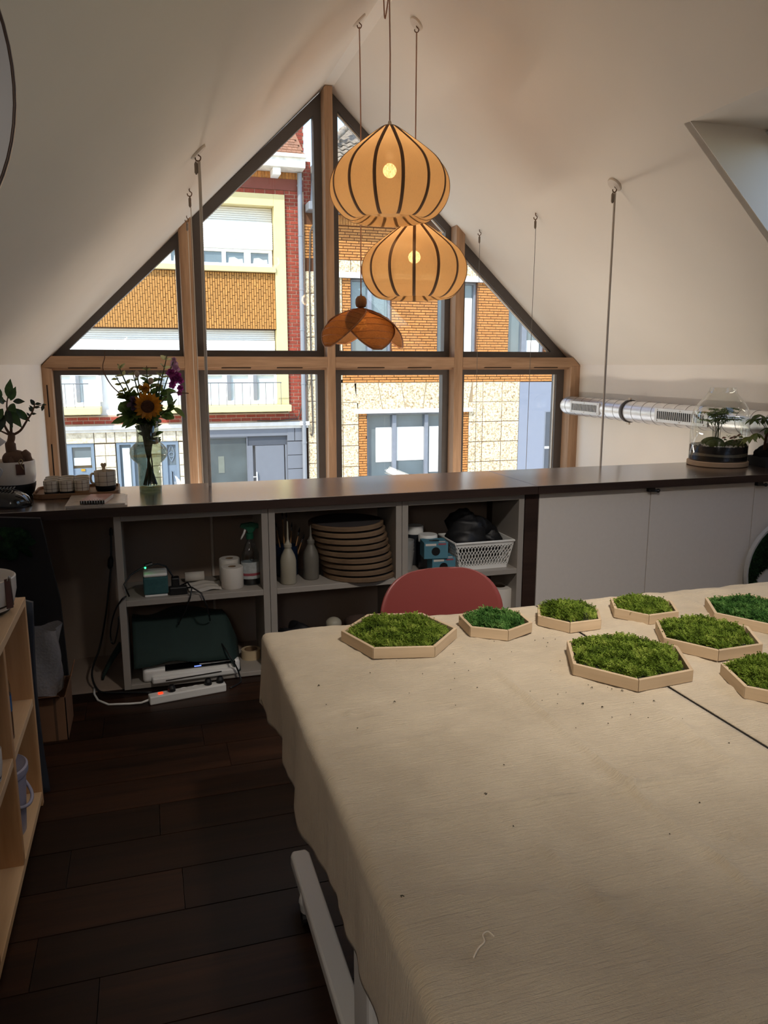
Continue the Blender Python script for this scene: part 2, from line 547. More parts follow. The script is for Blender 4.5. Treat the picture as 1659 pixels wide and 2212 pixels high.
# floor planks, each its own piece
fl = struct('floor', MB().box(XL, XR, YB, 3.9, -0.021, -0.02), M_plank)
row = 0
y = 2.149 - 0.205 * 25
while y < 4.3:
    y1 = min(y + 0.203, 3.9)
    cuts = {25: 0.03, 29: 0.255}.get(row, XL + random.uniform(0.3, 1.6))
    xs = [cuts]
    while xs[-1] < XR: xs.append(xs[-1] + random.uniform(1.1, 1.9))
    xs = [XL] + [q for q in xs if q < XR - 0.1] + [XR]
    if y1 - y > 0.02 and y > -2.9:
        for a, b in zip(xs[:-1], xs[1:]):
            c = MB().box(a + 0.001, b - 0.001, y + 0.001, y1 - 0.001, -0.02, random.uniform(-0.0006, 0.0))
            build('plank', c, M_plank, fl)
    y += 0.205; row += 1

# timber frame of the gable window
def trim(name, mb, m): return struct(name, mb, m, bevel=0.004)
FY0, FY1 = 6.83, 7.06
trim('trim_1', MB().prism_xz([(0.335, 0.0), (0.435, 0.0), (0.435, sl(0.435)), (0.335, sl(0.335))], FY0, FY1), M_timber)
trim('trim_2', MB().prism_xz([(1.572, 0.0), (1.645, 0.0), (1.645, ZR - 0.003), (1.585, ZR - 0.003), (1.572, ZR - 0.015)], FY0, FY1), M_timber)
trim('trim_3', MB().prism_xz([(2.79, 0.0), (2.875, 0.0), (2.875, sr(2.875)), (2.79, sr(2.79))], FY0, FY1), M_timber)
trim('trim_4', MB().prism_xz([(XL, 0.0), (-0.715, 0.0), (-0.715, 1.59), (XL, 1.60)], FY0, FY1), M_timber)
trim('trim_5', MB().prism_xz([(4.03, 0.0), (XR, 0.0), (XR, 1.61), (4.03, 1.61)], FY0, FY1), M_timber)
for i, (a, b) in enumerate([(XL, 0.335), (0.435, 1.572), (1.645, 2.79), (2.875, XR)]):
    if i == 0: pts = [(a, 1.596), (b, 1.596), (b, 1.69), (-0.712, 1.69), (a, 1.61)]
    elif i == 3: pts = [(a, 1.596), (b, 1.596), (b, 1.61), (4.052, 1.69), (a, 1.69)]
    else: pts = [(a, 1.596), (b, 1.596), (b, 1.69), (a, 1.69)]
    t = trim('trim_%d' % (6 + i), MB().prism_xz(pts, FY0 + 0.002, FY1), M_timber_h)
    w = b - a
    struct('liner', MB().box(a, b, FY0 + 0.05, FY1, 1.575, 1.596), M_timber_h, t)
    for f0, f1 in ((0.18, 0.40), (0.60, 0.80)):
        struct('slot', MB().box(a + w * f0, a + w * f1, FY0 - 0.001, FY0 + 0.02, 1.590, 1.5975), M_slot, t)
struct('slot', MB().box(-0.762, -0.752, FY0 - 0.001, FY0 + 0.02, 1.20, 1.46), M_slot, bpy.data.objects['trim_4'])
struct('slot', MB().box(-0.762, -0.752, FY0 - 0.001, FY0 + 0.02, 0.70, 0.98), M_slot, bpy.data.objects['trim_4'])

def window(n, outer, inner, strip_ends=False):
    w = struct('window_%d' % n, MB().ring_xz(outer, inner, 6.965, 7.06), M_frame, bevel=0.004)
    struct('pane', MB().prism_xz(inner, 7.015, 7.021), M_pane, w)
    if strip_ends:                               # pale strip built along one pane edge
        (xa, za), (xb, zb) = strip_ends
        d = Vector((xb - xa, 0, zb - za)); L = d.length; d.normalize(); q = Vector((-d.z, 0, d.x))
        if q.z > 0: q = -q
        struct('edge_strip', MB().obox(Vector((xa, 6.99, za)) + q * 0.003, d * L, (0, 0.02, 0), q * 0.012), M_strip, w)
    return w
lo, zt = 0.03, 1.69
window(1, [(-0.72, zt), (0.36, zt), (0.36, sl(0.36)), (-0.72, sl(-0.72))], [(-0.58, 1.745), (0.305, 1.745), (0.305, 2.58), (-0.58, 1.75)])
window(2, [(0.42, zt), (1.585, zt), (1.585, 3.92), (0.42, sl(0.42))], [(0.525, 1.745), (1.505, 1.745), (1.505, 3.715), (0.525, 2.785)])
window(3, [(1.63, zt), (2.81, zt), (2.81, sr(2.81)), (1.65, 3.93)], [(1.72, 1.745), (2.735, 1.745), (2.735, 2.83), (1.72, 3.77)], ((1.72, 3.77), (2.735, 2.83)))
window(4, [(2.86, zt), (4.05, zt), (4.05, sr(4.05)), (2.86, sr(2.86))], [(2.94, 1.745), (3.87, 1.745), (3.87, 1.75), (2.94, 2.61)], ((2.94, 2.61), (3.87, 1.75)))
window(5, [(-0.74, lo), (0.35, lo), (0.35, 1.585), (-0.74, 1.585)], [(-0.665, 0.1), (0.295, 0.1), (0.295, 1.535), (-0.665, 1.535)])
window(6, [(0.42, lo), (1.585, lo), (1.585, 1.585), (0.42, 1.585)], [(0.505, 0.1), (1.505, 0.1), (1.505, 1.535), (0.505, 1.535)])
window(7, [(1.63, lo), (2.81, lo), (2.81, 1.585), (1.63, 1.585)], [(1.73, 0.1), (2.725, 0.1), (2.725, 1.525), (1.73, 1.525)])
window(8, [(2.86, lo), (4.05, lo), (4.05, 1.585), (2.86, 1.585)], [(2.95, 0.1), (3.945, 0.1), (3.945, 1.525), (2.95, 1.525)], ((3.952, 0.1), (3.951, 1.525)))

# ---------------------------------------------------------------- across the street
M_red = piece_mat('red_brick', (122, 46, 30), (150, 64, 44), 0.9, 40, 0.14)
M_mortar = plain('pale_mortar', (172, 150, 128), 0.95, var=0.06, scale=30)
M_ochre = piece_mat('ochre_tile', (158, 106, 46), (182, 132, 68), 0.8, 30, 0.10)
M_ochre_j = plain('ochre_joint', (64, 38, 18), 0.95)
M_yellow = piece_mat('yellow_brick', (164, 102, 46), (190, 132, 68), 0.85, 30, 0.16)
M_yellow_j = plain('yellow_brick_joint', (84, 48, 22), 0.95)
M_pebble = piece_mat('pebbledash_stone', (128, 102, 70), (228, 214, 184), 0.95, 26, 0.05, 0.6, mid=(206, 186, 150))
M_stone_j = plain('stone_joint', (150, 128, 98), 0.95)
M_render = plain('white_render', (236, 232, 224), 0.9, var=0.02)
M_cream = plain('cream_surround', (206, 190, 138), 0.8, var=0.03)
M_pvc = plain('white_pvc', (240, 240, 240), 0.5, var=0.01)
M_shut = plain('white_shutter', (226, 222, 214), 0.6, var=0.02)
M_tile = piece_mat('terracotta_roof_tile', (124, 84, 62), (152, 108, 80), 0.9, 20, 0.15)
M_gtile = piece_mat('weathered_roof_tile', (112, 100, 88), (146, 134, 118), 0.9, 20, 0.12)
M_gpaint = plain('grey_paint', (104, 107, 114), 0.6, var=0.03)
M_dgrey = plain('dark_grey_panel', (66, 70, 78), 0.5, var=0.03)
M_bluedoor = plain('blue_door_paint', (108, 122, 136), 0.5, var=0.03)
M_limestone = piece_mat('limestone', (178, 164, 140), (220, 208, 184), 0.95, 12, 0.08)
M_zinc = plain('zinc_pipe', (126, 128, 132), 0.45, var=0.05, scale=4)
M_pane_out = plain('street_pane', (92, 104, 110), 0.08, var=0.15, scale=1.5, spec=0.8)
M_curt = plain('curtain_behind_pane', (200, 206, 204), 0.5, var=0.05)
M_asphalt = plain('street_paving', (206, 202, 194), 0.95, scale=30)
M_bluegrey = plain('blue_grey_paint', (126, 131, 144), 0.75, var=0.03)
M_cable = plain('dull_cable', (70, 62, 56), 0.7)

struct('street', MB().box(-30, 40, 7.2, 16.98, -2.9, -2.72), M_asphalt)

# ---- house with ochre tile panels
FY = 17.0
A = thing('terraced_house', 'red brick house across the street with cream window surround and ochre tiles', 'house', (1.0, FY, -2.72))
mb = MB()
mb.box(-6, 3.43, 17.42, 24, -2.72, 5.6)                      # body
mb.box(-6, 3.03, FY + 0.26, 17.42, -2.72, 5.6)
build('wall', mb, M_render, A)
build('wall', MB().box(3.02, 3.44, FY + 0.012, 17.42, 0.36, 5.5).box(-6, 3.03, FY + 0.012, 17.42, 0.36, 0.58).box(-6, 3.03, FY + 0.012, 17.42, 5.08, 5.5), M_mortar, A)
todo = courses(3.03, 3.42, 0.41, 5.22, FY, 0.21, 0.075, 0.012)
todo += courses(-1.9, 3.03, 0.41, 0.56, FY, 0.215, 0.075, 0.012)
todo += courses(0.9, 3.03, 5.12, 5.22, FY, 0.215, 0.075, 0.012)
todo.sort(key=lambda t: -t[3])
pieces('brick', A, M_red, todo, 0.08, 300, 0.005)
build('lintel_band', MB().box(-6, 3.44, FY - 0.02, 17.4, 5.22, 5.44), plain('red_brown_band', (116, 60, 48), 0.9, var=0.1, scale=6), A)
todo = [(x, FY, 5.445, 0.066, 0.13) for x in np.arange(0.9, 3.4, 0.072)]
pieces('soldier_brick', A, M_yellow, todo, 0.1, 300, 0.004)
build('wall', MB().box(0.6, 3.44, FY + 0.02, 17.4, 5.44, 5.6), M_yellow_j, A)
gt = build('eaves_gutter', MB().box(-6, 3.40, 16.55, FY + 0.1, 5.58, 5.80).box(-6, 3.42, 16.5, 16.6, 5.77, 5.84), plain('peeling_white_paint', (226, 220, 208), 0.8, var=0.18, scale=9), A, bevel=0.01)
build('bracket', MB().box(2.74, 2.90, 16.62, FY, 5.44, 5.58), M_pvc, A, bevel=0.01)
# cream surround and what it frames
build('surround', MB().box(2.79, 3.02, FY - 0.06, FY + 0.3, 0.77, 5.12).box(-6, 2.79, FY - 0.06, FY + 0.3, 4.88, 5.12), M_cream, A, bevel=0.006)
def slats(x0, x1, z0, z1, y, n, m, nm):
    c = MB()
    h = (z1 - z0) / n
    for k in range(n):
        c.prism_yz([(y, z0 + k * h + 0.002), (y - 0.012, z0 + k * h + h * 0.3), (y - 0.012, z0 + k * h + h * 0.7), (y, z0 + (k + 1) * h - 0.002), (y + 0.03, z0 + (k + 1) * h - 0.002), (y + 0.03, z0 + k * h + 0.002)], x0, x1)
    return build(nm, c, m, A)
slats(-1.8, 2.78, 4.57, 4.88, FY + 0.22, 7, M_shut, 'shutter_box')
slats(-1.8, 2.77, 4.02, 4.57, FY + 0.12, 12, M_pvc, 'roller_shutter')
for (x0, x1) in ((1.22, 2.76), (-0.42, 1.12)):
    w = x1 - x0
    c = MB().box(x0, x1, FY + 0.14, FY + 0.22, 3.96, 4.02).box(x0, x1, FY + 0.14, FY + 0.22, 3.65, 3.735)
    edges = [x0, x0 + 0.10, x0 + 0.48, x0 + 0.565, x0 + 0.945, x0 + 1.085, x0 + 1.465, x1]
    for k in (0, 2, 4, 6): c.box(edges[k], edges[k + 1], FY + 0.14, FY + 0.22, 3.735, 3.96)
    wf = build('house_window', c, M_pvc, A, bevel=0.008)
    for k in (1, 3, 5):
        build('pane', MB().box(edges[k], edges[k + 1], FY + 0.19, FY + 0.2, 3.735, 3.96), M_pane_out, wf)
        if k > 1: build('net_curtain', MB().prism_xz([(edges[k] + 0.05, 3.735), (edges[k + 1] - 0.02, 3.735), (edges[k + 1] - 0.03, 3.83), (edges[k] + 0.26, 3.82), (edges[k] + 0.18, 3.86), (edges[k] + 0.07, 3.85)], FY + 0.184, FY + 0.19), M_curt, wf)
build('sill', MB().box(-1.9, 2.80, FY - 0.10, FY + 0.26, 3.54, 3.65), M_cream, A, bevel=0.008)
build('wall', MB().box(-1.9, 2.79, FY + 0.022, FY + 0.27, 2.36, 3.54), M_ochre_j, A)
todo = []
cw, chh = 0.0505, 0.205
k = 0
x = 2.786 - cw
while x > -1.75:
    z = 2.372 - (k % 3) * chh / 3
    while z < 3.52:
        a, b = max(z, 2.372), min(z + chh, 3.53)
        if b - a > 0.02: todo.append((x + 0.005, FY + random.uniform(-0.002, 0.002), a + 0.005, cw - 0.010, round(b - a - 0.010, 3)))
        z += chh
    x -= cw; k += 1
pieces('tile', A, M_ochre, todo, 0.03, 300, 0.004)
slats(-1.8, 2.775, 2.135, 2.365, FY + 0.2, 5, M_shut, 'shutter_box')
slats(-1.8, 2.765, 1.46, 2.135, FY + 0.12, 14, M_pvc, 'roller_shutter')
# balcony storey
for (x0, x1) in ((1.1, 2.79), (-1.9, -0.9), (0.25, 0.75)):
    c = MB().box(x0, x1, FY + 0.14, FY + 0.24, 1.40, 1.46).box(x0, x1, FY + 0.14, FY + 0.24, 0.77, 0.86)
    n = max(1, round((x1 - x0) / 0.5)); w = (x1 - x0) / n
    for q in range(n + 1): c.box(x0 + q * w - 0.05, x0 + q * w + 0.05, FY + 0.14, FY + 0.24, 0.86, 1.40)
    wf = build('house_window', c, M_pvc, A, bevel=0.008)
    for q in range(n):
        build('pane', MB().box(x0 + q * w + 0.05, x0 + (q + 1) * w - 0.05, FY + 0.2, FY + 0.21, 0.86, 1.40), M_curt, wf)
        build('mullion', MB().box(x0 + q * w + 0.05, x0 + q * w + 0.12, FY + 0.125, FY + 0.2, 0.86, 1.40), M_zinc, wf)
for (x0, x1) in ((0.28, 3.02), (-2.4, -0.88)):
    build('balcony_slab', MB().box(x0, x1, FY - 0.36, FY + 0.27, 0.63, 0.77), M_cream, A, bevel=0.01)
    c = MB()
    c.tube([(x0, FY - 0.30, 1.245), (x1 - 0.2, FY - 0.30, 1.245)], 0.012, 6)
    xx = x0 + 0.05
    while xx < x1 - 0.15:
        c.tube([(xx, FY - 0.30, 0.77), (xx, FY - 0.30, 1.24)], 0.006, 5); xx += 0.165
    build('railing', c, plain('dark_railing', (96, 98, 100), 0.5), A)
    todo = []
# cornice, shop front, stone house front below
build('cornice', MB().box(-6, 3.46, FY - 0.12, FY + 0.3, 0.30, 0.385).box(-6, 3.44, FY - 0.05, FY + 0.3, 0.24, 0.30), plain('cornice_paint', (206, 202, 196), 0.8, var=0.08), A, bevel=0.006)
build('shop_wall', MB().box(1.0, 2.97, FY - 0.02, FY + 0.25, 0.08, 0.24).box(0.92, 1.02, FY - 0.02, FY + 0.25, -2.72, 0.24).box(1.02, 2.09, FY - 0.02, FY + 0.25, -2.72, -2.1), M_gpaint, A)
todo = [(2.97, FY - 0.03, 0.245 - 0.29, 0.16, 0.285), (3.14, FY - 0.03, 0.245 - 0.29, 0.25, 0.285)]
z = -0.05 - 0.31
while z > -2.8: todo.append((2.97, FY - 0.03, z, 0.42, 0.30)); z -= 0.31
pieces('painted_block', A, M_gpaint, todo, 0.2, 300, 0.008)
sw = build('shop_window', MB().ring_xz([(1.02, -2.1), (2.09, -2.1), (2.09, 0.09), (1.02, 0.09)], [(1.06, -2.05), (2.07, -2.05), (2.07, 0.05), (1.06, 0.05)], FY + 0.02, FY + 0.12), M_gpaint, A)
build('pane', MB().box(1.06, 2.07, FY + 0.09, FY + 0.1, -2.05, 0.05), plain('shop_pane', (70, 77, 77), 0.1, var=0.35, scale=1.2, spec=0.9), sw)
build('parked_goods', MB().box(1.45, 1.58, FY + 0.08, FY + 0.09, -0.72, -0.35), plain('dim_goods', (104, 108, 98), 0.8), sw)
sd = build('shop_door', MB().box(2.26, 2.90, FY + 0.04, FY + 0.1, -2.6, -0.14), M_gpaint, A, bevel=0.008)
build('door_frame', MB().box(2.09, 2.20, FY + 0.02, FY + 0.16, -2.7, -0.13).box(2.92, 2.97, FY + 0.02, FY + 0.16, -2.7, -0.13), M_gpaint, sd, bevel=0.006)
build('transom_panel', MB().box(2.07, 2.98, FY + 0.05, FY + 0.2, -0.13, 0.085), M_dgrey, sd)
build('door_handle', MB().tube([(2.19, FY - 0.02, -0.82), (2.27, FY - 0.02, -0.82), (2.27, FY - 0.02, -0.72)], 0.014, 6).box(2.265, 2.285, FY - 0.02, FY + 0.05, -0.92, -0.72), M_pvc, sd)
build('wall', MB().box(-6, 0.92, FY + 0.13, FY + 0.3, -2.72, 0.24), M_stone_j, A)
todo = []
for a, b in ((-1.72, -1.07), (-1.06, -0.83), (-0.82, -0.66), (-0.65, -0.43), (-0.42, -0.2), (-0.19, 0.06), (0.07, 0.3), (0.31, 0.58), (0.59, 0.9)):
    todo.append((a, FY - 0.01, 0.02, b - a, 0.265))
for r in range(6):
    z = -0.005 - 0.24 - r * 0.25
    todo += [(-1.06, FY - 0.01, z, 0.20, 0.24), (-0.855, FY - 0.01, z, 0.195, 0.24), (0.63, FY - 0.01, z, 0.28, 0.24), (-2.1, FY - 0.01, z, 0.45, 0.24), (0.02, FY - 0.01, z, 0.24, 0.24)]
pieces('stone', A, M_limestone, todo, 0.2, 300, 0.012)
def blue_door(x0, x1, kind):
    d = build('house_door', MB().ring_xz([(x0, -2.6), (x1, -2.6), (x1, 0.02), (x0, 0.02)], [(x0 + 0.13, -2.5), (x1 - 0.06, -2.5), (x1 - 0.06, -0.06), (x0 + 0.13, -0.06)], FY + 0.02, FY + 0.1), M_bluedoor, A, bevel=0.006)
    build('door_panel', MB().box(x0 + 0.13, x1 - 0.06, FY + 0.06, FY + 0.1, -2.5, -0.5), M_bluedoor, d)
    if kind == 0:
        build('pane', MB().box(x0 + 0.13, x1 - 0.06, FY + 0.075, FY + 0.09, -0.44, -0.06), M_pane_out, d)
        build('grille', MB().box(x0 + 0.15, x1 - 0.08, FY + 0.06, FY + 0.075, -0.44, -0.28), M_curt, d)
        build('letter_plate', MB().box(x0 + 0.28, x0 + 0.36, FY + 0.04, FY + 0.06, -0.56, -0.51), plain('brass_plate', (190, 150, 60), 0.35, 0.8), d)
    else:
        build('pane', MB().box(x0 + 0.13, x1 - 0.06, FY + 0.075, FY + 0.09, -0.5, -0.06), M_pane_out, d)
        c = MB()
        xm = (x0 + x1) / 2 + 0.03
        for s in (-1, 1):
            c.tube([(xm + s * 0.07 * math.sin(t * 2.6) * (1 - t * 0.25), FY + 0.06, -0.42 + 0.3 * t) for t in np.linspace(0, 1.15, 14)], 0.010, 5)
        c.tube([(xm + 0.05 * math.cos(t), FY + 0.06, -0.27 + 0.05 * math.sin(t)) for t in np.linspace(0, 2 * PI, 16)], 0.009, 5)
        build('scroll_grille', c, M_bluedoor, d)
    build('panel_moulding', MB().ring_xz([(x0 + 0.2, -1.4), (x1 - 0.13, -1.4), (x1 - 0.13, -0.62), (x0 + 0.2, -0.62)], [(x0 + 0.23, -1.37), (x1 - 0.16, -1.37), (x1 - 0.16, -0.65), (x0 + 0.23, -0.65)], FY + 0.045, FY + 0.07), M_bluedoor, d)
blue_door(-1.64, -1.08, 0); blue_door(0.25, 0.62, 1)
c = MB().ring_xz([(-0.64, -2.0), (-0.0, -2.0), (-0.0, 0.015), (-0.64, 0.015)], [(-0.58, -1.9), (-0.06, -1.9), (-0.06, -0.03), (-0.58, -0.03)], FY + 0.02, FY + 0.1).box(-0.35, -0.3, FY + 0.02, FY + 0.1, -1.9, -0.03)
wf = build('house_window', c, M_bluedoor, A)
build('pane', MB().box(-0.58, -0.06, FY + 0.085, FY + 0.095, -1.9, -0.03), M_pane_out, wf)
build('net_curtain', MB().box(-0.53, -0.38, FY + 0.078, FY + 0.085, -1.9, -0.1), M_curt, wf)
# roof and chimney
rf = build('roof_deck', MB().add([(-6, 16.6, 5.80), (3.42, 16.6, 5.80), (3.20, 20.0, 8.6), (-6, 20.0, 8.6)], [(0, 1, 2, 3)]), M_tile, A)
d = Vector((0, 3.4, 2.8)).normalized(); q = Vector((0, -d.z, d.y))
for r in range(12):
    for k in range(16):
        x1 = 3.42 - r * 0.0165 - (k * 0.105) - (0.05 if r % 2 else 0)
        p = Vector((x1 - 0.1, 16.6, 5.80)) + d * (r * 0.115) + q * 0.012
        build('roof_tile', MB().obox(p, (0.1, 0, 0), d * 0.13 - q * 0.012, q * 0.022), M_tile, A)
c = MB().box(3.20, 3.66, 18.0, 18.6, 5.6, 9.0)
ch = build('chimney', c, M_mortar, A)
o3 = ORG[A.name]
for r in range(17):
    for k in range(-1, 3):
        a = max(3.20, 3.20 + k * 0.22 + (0.11 if r % 2 else 0)); b = min(3.66, 3.20 + k * 0.22 + 0.21 + (0.11 if r % 2 else 0))
        if b - a > 0.03: build('brick', MB().box(a, b, 17.988, 18.0, 6.2 + r * 0.078, 6.2 + r * 0.078 + 0.066), M_red, ch)
build('party_wall', MB().box(3.44, 3.62, 17.1, 17.8, 3.9, 5.85), M_mortar, A)
for r in range(24):
    for k in range(2):
        a = 3.44 + k * 0.13 - (0.05 if r % 2 else 0); b = a + 0.12
        a = max(a, 3.44); b = min(b, 3.615)
        build('brick', MB().box(a, b, 17.09, 17.1, 4.05 + r * 0.075, 4.05 + r * 0.075 + 0.063), M_red, A)
c = MB().tube([(3.34, 16.9, 5.56), (3.34, 16.92, 4.6), (3.34, 16.92, 2.0), (3.335, 16.92, -2.7)], 0.05, 12)
for z in (5.3, 4.3, 3.2, 2.35, 1.2, 0.33, -0.1): c.lathe([(0.058, 0), (0.058, 0.03)], 12, (3.34, 16.92, z))
build('downpipe', c, M_zinc, A, smooth=True, angle=40)
build('wall_cable', MB().tube([(2.3, 16.95, 0.42), (2.7, 16.95, 0.405), (3.0, 16.95, 0.43), (3.2, 16.95, 0.45), (3.27, 16.95, 0.6), (3.44, 16.9, 1.4)], 0.012, 5), M_cable, A)

# ---- house of yellow brick and pebbledash stone
B = thing('corner_house', 'yellow brick house across the street with pebbledash stone and white lintels', 'house', (6.5, FY, -2.72))
build('wall', MB().box(3.44, 12, FY + 0.3, 24, -2.72, 4.97), M_stone_j, B)
c = MB()
for (x0, x1, z0, z1) in ((3.44, 12, 3.49, 4.97), (3.44, 4.46, 1.2, 3.49), (5.40, 6.51, 1.2, 3.49), (7.49, 8.31, 1.2, 3.49), (9.28, 12, 1.2, 3.49), (3.44, 12, 0.53, 1.45), (3.44, 4.82, -2.72, 0.6), (7.18, 12, -2.72, 0.6), (4.82, 7.18, -2.72, -1.6)):
    c.box(x0, x1, FY + 0.012, FY + 0.31, z0, z1)
build('wall', c, M_yellow_j, B)
todo = []
for (x0, x1, z0, z1) in ((5.40, 6.51, 1.45, 3.49), (3.86, 7.7, 3.87, 4.57), (7.49, 8.31, 1.45, 3.49), (4.25, 8.65, 1.225, 1.40), (4.26, 4.455, 1.45, 3.49), (4.62, 4.82, -1.2, 0.53), (7.18, 7.33, -1.2, 0.53), (9.28, 9.7, 1.225, 3.0), (3.44, 3.86, 3.87, 4.57), (8.65, 9.6, 1.225, 1.40)):
    cs = courses(x0, x1, z0, z1, FY, 0.285, 0.0585, 0.015, 0.37)
    cs = [t for t in cs if not (t[2] < 1.6 and t[2] > 1.41)]
    todo += cs
pieces('brick', B, M_yellow, todo, 0.08, 300, 0.004)
pieces('soldier_brick', B, M_yellow, [(x, FY - 0.05, 4.585, 0.056, 0.2) for x in np.arange(3.66, 6.2, 0.062)], 0.1, 60, 0.004)
todo = []
def stones(x0, x1, z0, z1): todo.append((x0 + 0.007, FY - 0.006, z0 + 0.007, x1 - x0 - 0.014, z1 - z0 - 0.014))
for x in np.arange(3.86, 9.0, 0.6): stones(x, x + 0.6, 3.61, 3.87)
z = 3.61
while z > -1.5:
    z0 = z - 0.465
    stones(3.44, 3.84, z0, z); stones(3.84, 4.21, z0, z)
    if z > 1.5: stones(4.21, 4.26, z0, z)
    z = z0
for z0, z1 in ((0.75, 1.22), (0.28, 0.75), (-0.20, 0.28), (-0.68, -0.20), (-1.16, -0.68)):
    stones(4.21, 4.25, z0, z1)
    stones(4.25, 4.58 if z0 > 0.7 else 4.62, z0 if z0 < 0.7 else 0.78, z1 if z0 < 0.2 or z0 > 0.7 else 0.78)
    for a, b in ((7.33 if z0 < 0.7 else 7.42, 7.69), (7.69, 8.19), (8.19, 8.65)): stones(a, b, z0, z1)
pieces('stone', B, M_pebble, todo, 0.1, 300, 0.008)
top = [4.51, 5.08, 5.63, 6.25, 6.83, 7.40]; bot = [4.59, 5.19, 5.74, 6.17, 6.74, 7.31]
for k in range(5):
    build('stone', MB().prism_xz([(bot[k] + 0.008, 0.62), (bot[k + 1] - 0.008, 0.62), (top[k + 1] - 0.008, 1.213), (top[k] + 0.008, 1.213)], FY - 0.006, FY + 0.1), M_pebble, B)
build('stone', MB().prism_xz([(4.262, 0.787), (4.575, 0.787), (4.50, 1.213), (4.262, 1.213)], FY - 0.004, FY + 0.1), M_pebble, B)
build('wall', MB().box(4.21, 8.66, FY + 0.006, FY + 0.3, 0.62, 1.222), M_stone_j, B)
build('lintel', MB().box(4.53, 7.40, FY - 0.09, FY + 0.2, 0.53, 0.62), M_pvc, B, bevel=0.008)
build('lintel', MB().box(4.15, 10, FY - 0.09, FY + 0.2, 3.49, 3.61), M_pvc, B, bevel=0.008)
M_gframe = plain('grey_window_frame', (118, 122, 130), 0.5)
def bwin(x0, x1, z0, z1, mull, blinds):
    c = MB().ring_xz([(x0, z0), (x1, z0), (x1, z1), (x0, z1)], [(x0 + 0.05, z0 + 0.06), (x1 - 0.05, z0 + 0.06), (x1 - 0.05, z1 - 0.05), (x0 + 0.05, z1 - 0.05)], FY + 0.10, FY + 0.2)
    for a, b in mull: c.box(a, b, FY + 0.08, FY + 0.2, z0 + 0.06, z1 - 0.05)
    wf = build('house_window', c, M_gframe, B, bevel=0.006)
    ed = [x0 + 0.05] + [e for mm in mull for e in mm] + [x1 - 0.05]
    for k in range(0, len(ed), 2):
        build('pane', MB().box(ed[k], ed[k + 1], FY + 0.17, FY + 0.18, z0 + 0.06, z1 - 0.05), M_pane_out, wf)
    for a, b, c0, c1 in blinds: build('blind', MB().box(a, b, FY + 0.155, FY + 0.17, c0, c1), M_render, wf)
bwin(4.46, 5.40, 1.45, 3.49, [(4.86, 4.96)], [])
bwin(6.51, 7.49, 1.45, 3.49, [(6.86, 6.95)], [(7.0, 7.42, 1.6, 3.15)])
bwin(8.31, 9.28, 1.45, 3.49, [(8.70, 8.83)], [(8.85, 9.2, 1.6, 2.2)])
bwin(4.82, 7.18, -1.6, 0.53, [(5.45, 5.55), (6.25, 6.34)], [(5.07, 5.45, -0.62, 0.19), (5.58, 6.25, -0.60, 0.19), (6.39, 7.05, -0.9, 0.19)])
build('painted_wall', MB().box(8.65, 12, FY - 0.01, FY + 0.2, -2.72, 1.21), M_bluegrey, B)
wf = build('house_window', MB().ring_xz([(9.35, -1.6), (10.3, -1.6), (10.3, 0.5), (9.35, 0.5)], [(9.37, -1.55), (10.25, -1.55), (10.25, 0.48), (9.37, 0.48)], FY - 0.02, FY + 0.05), M_gframe, B)
build('pane', MB().box(9.37, 10.25, FY - 0.016, FY - 0.012, -1.55, 0.48), M_dgrey, wf)
build('blind', MB().box(9.37, 10.25, FY - 0.019, FY - 0.016, -0.42, -0.36).box(9.5, 10.2, FY - 0.02, FY - 0.016, -0.36, 0.2), M_curt, wf)
build('gutter', MB().box(3.47, 12, 16.62, FY + 0.05, 4.80, 4.97), plain('grey_gutter', (120, 122, 126), 0.5), B, bevel=0.02)
build('corner_pipe', MB().tube([(3.66, 17.0, 5.75), (3.66, 17.0, 5.5), (3.62, 17.0, 5.0)], 0.045, 8), M_zinc, B)
build('wall_cable', MB().tube([(3.62, 16.97, 4.55), (3.56, 16.97, 4.4), (3.53, 16.97, 3.5), (3.53, 16.97, 1.4), (3.55, 16.97, 0.2), (3.52, 16.97, 0.05), (3.49, 16.97, 0.1)], 0.016, 6), M_cable, B)
# mansard: flat slates below, wavy tiles above
build('mansard_wall', MB().box(3.75, 12, 17.06, 24, 4.97, 5.9), M_gtile, B)
for r in range(2):
    for k in range(9):
        x = 3.80 + k * 0.2 + (0.1 if r else 0)
        build('slate', MB().box(x, x + 0.19, 17.0 + 0.01 * r, 17.06, 5.05 + r * 0.44, 5.05 + r * 0.44 + 0.43), piece_mat('hung_slate', (132, 112, 90), (164, 142, 116), 0.85, 8, 0.1), B)
d = Vector((0, 0.72, 0.69)).normalized(); q = Vector((0, -d.z, d.y))
build('roof_deck', MB().add([(3.8, 17.1, 5.9), (12, 17.1, 5.9), (12, 19.5, 8.2), (5.7, 19.5, 8.2), (4.0, 17.3, 6.1)], [(0, 1, 2, 3, 4)]), M_gtile, B)
for r in range(6):
    for k in range(9):
        p = Vector((3.88 + k * 0.18 + max(0, r - 2) * 0.16, 17.0, 5.86)) + d * (r * 0.15) + q * 0.02
        c = MB(); vs = []
        for t in range(7):
            xx = t / 6 * 0.185; hh = 0.022 * math.sin(t / 6 * 2 * PI)
            a = p + Vector((xx, 0, 0)) + q * (hh + 0.03); b = a + d * 0.165 - q * 0.03
            vs += [tuple(a), tuple(b), tuple(a - q * 0.018)]
        c.add(vs, [f for t in range(6) for f in ((t * 3, t * 3 + 3, t * 3 + 4, t * 3 + 1), (t * 3 + 2, t * 3 + 5, t * 3 + 3, t * 3))])
        build('roof_tile', c, M_gtile, B, smooth=True)
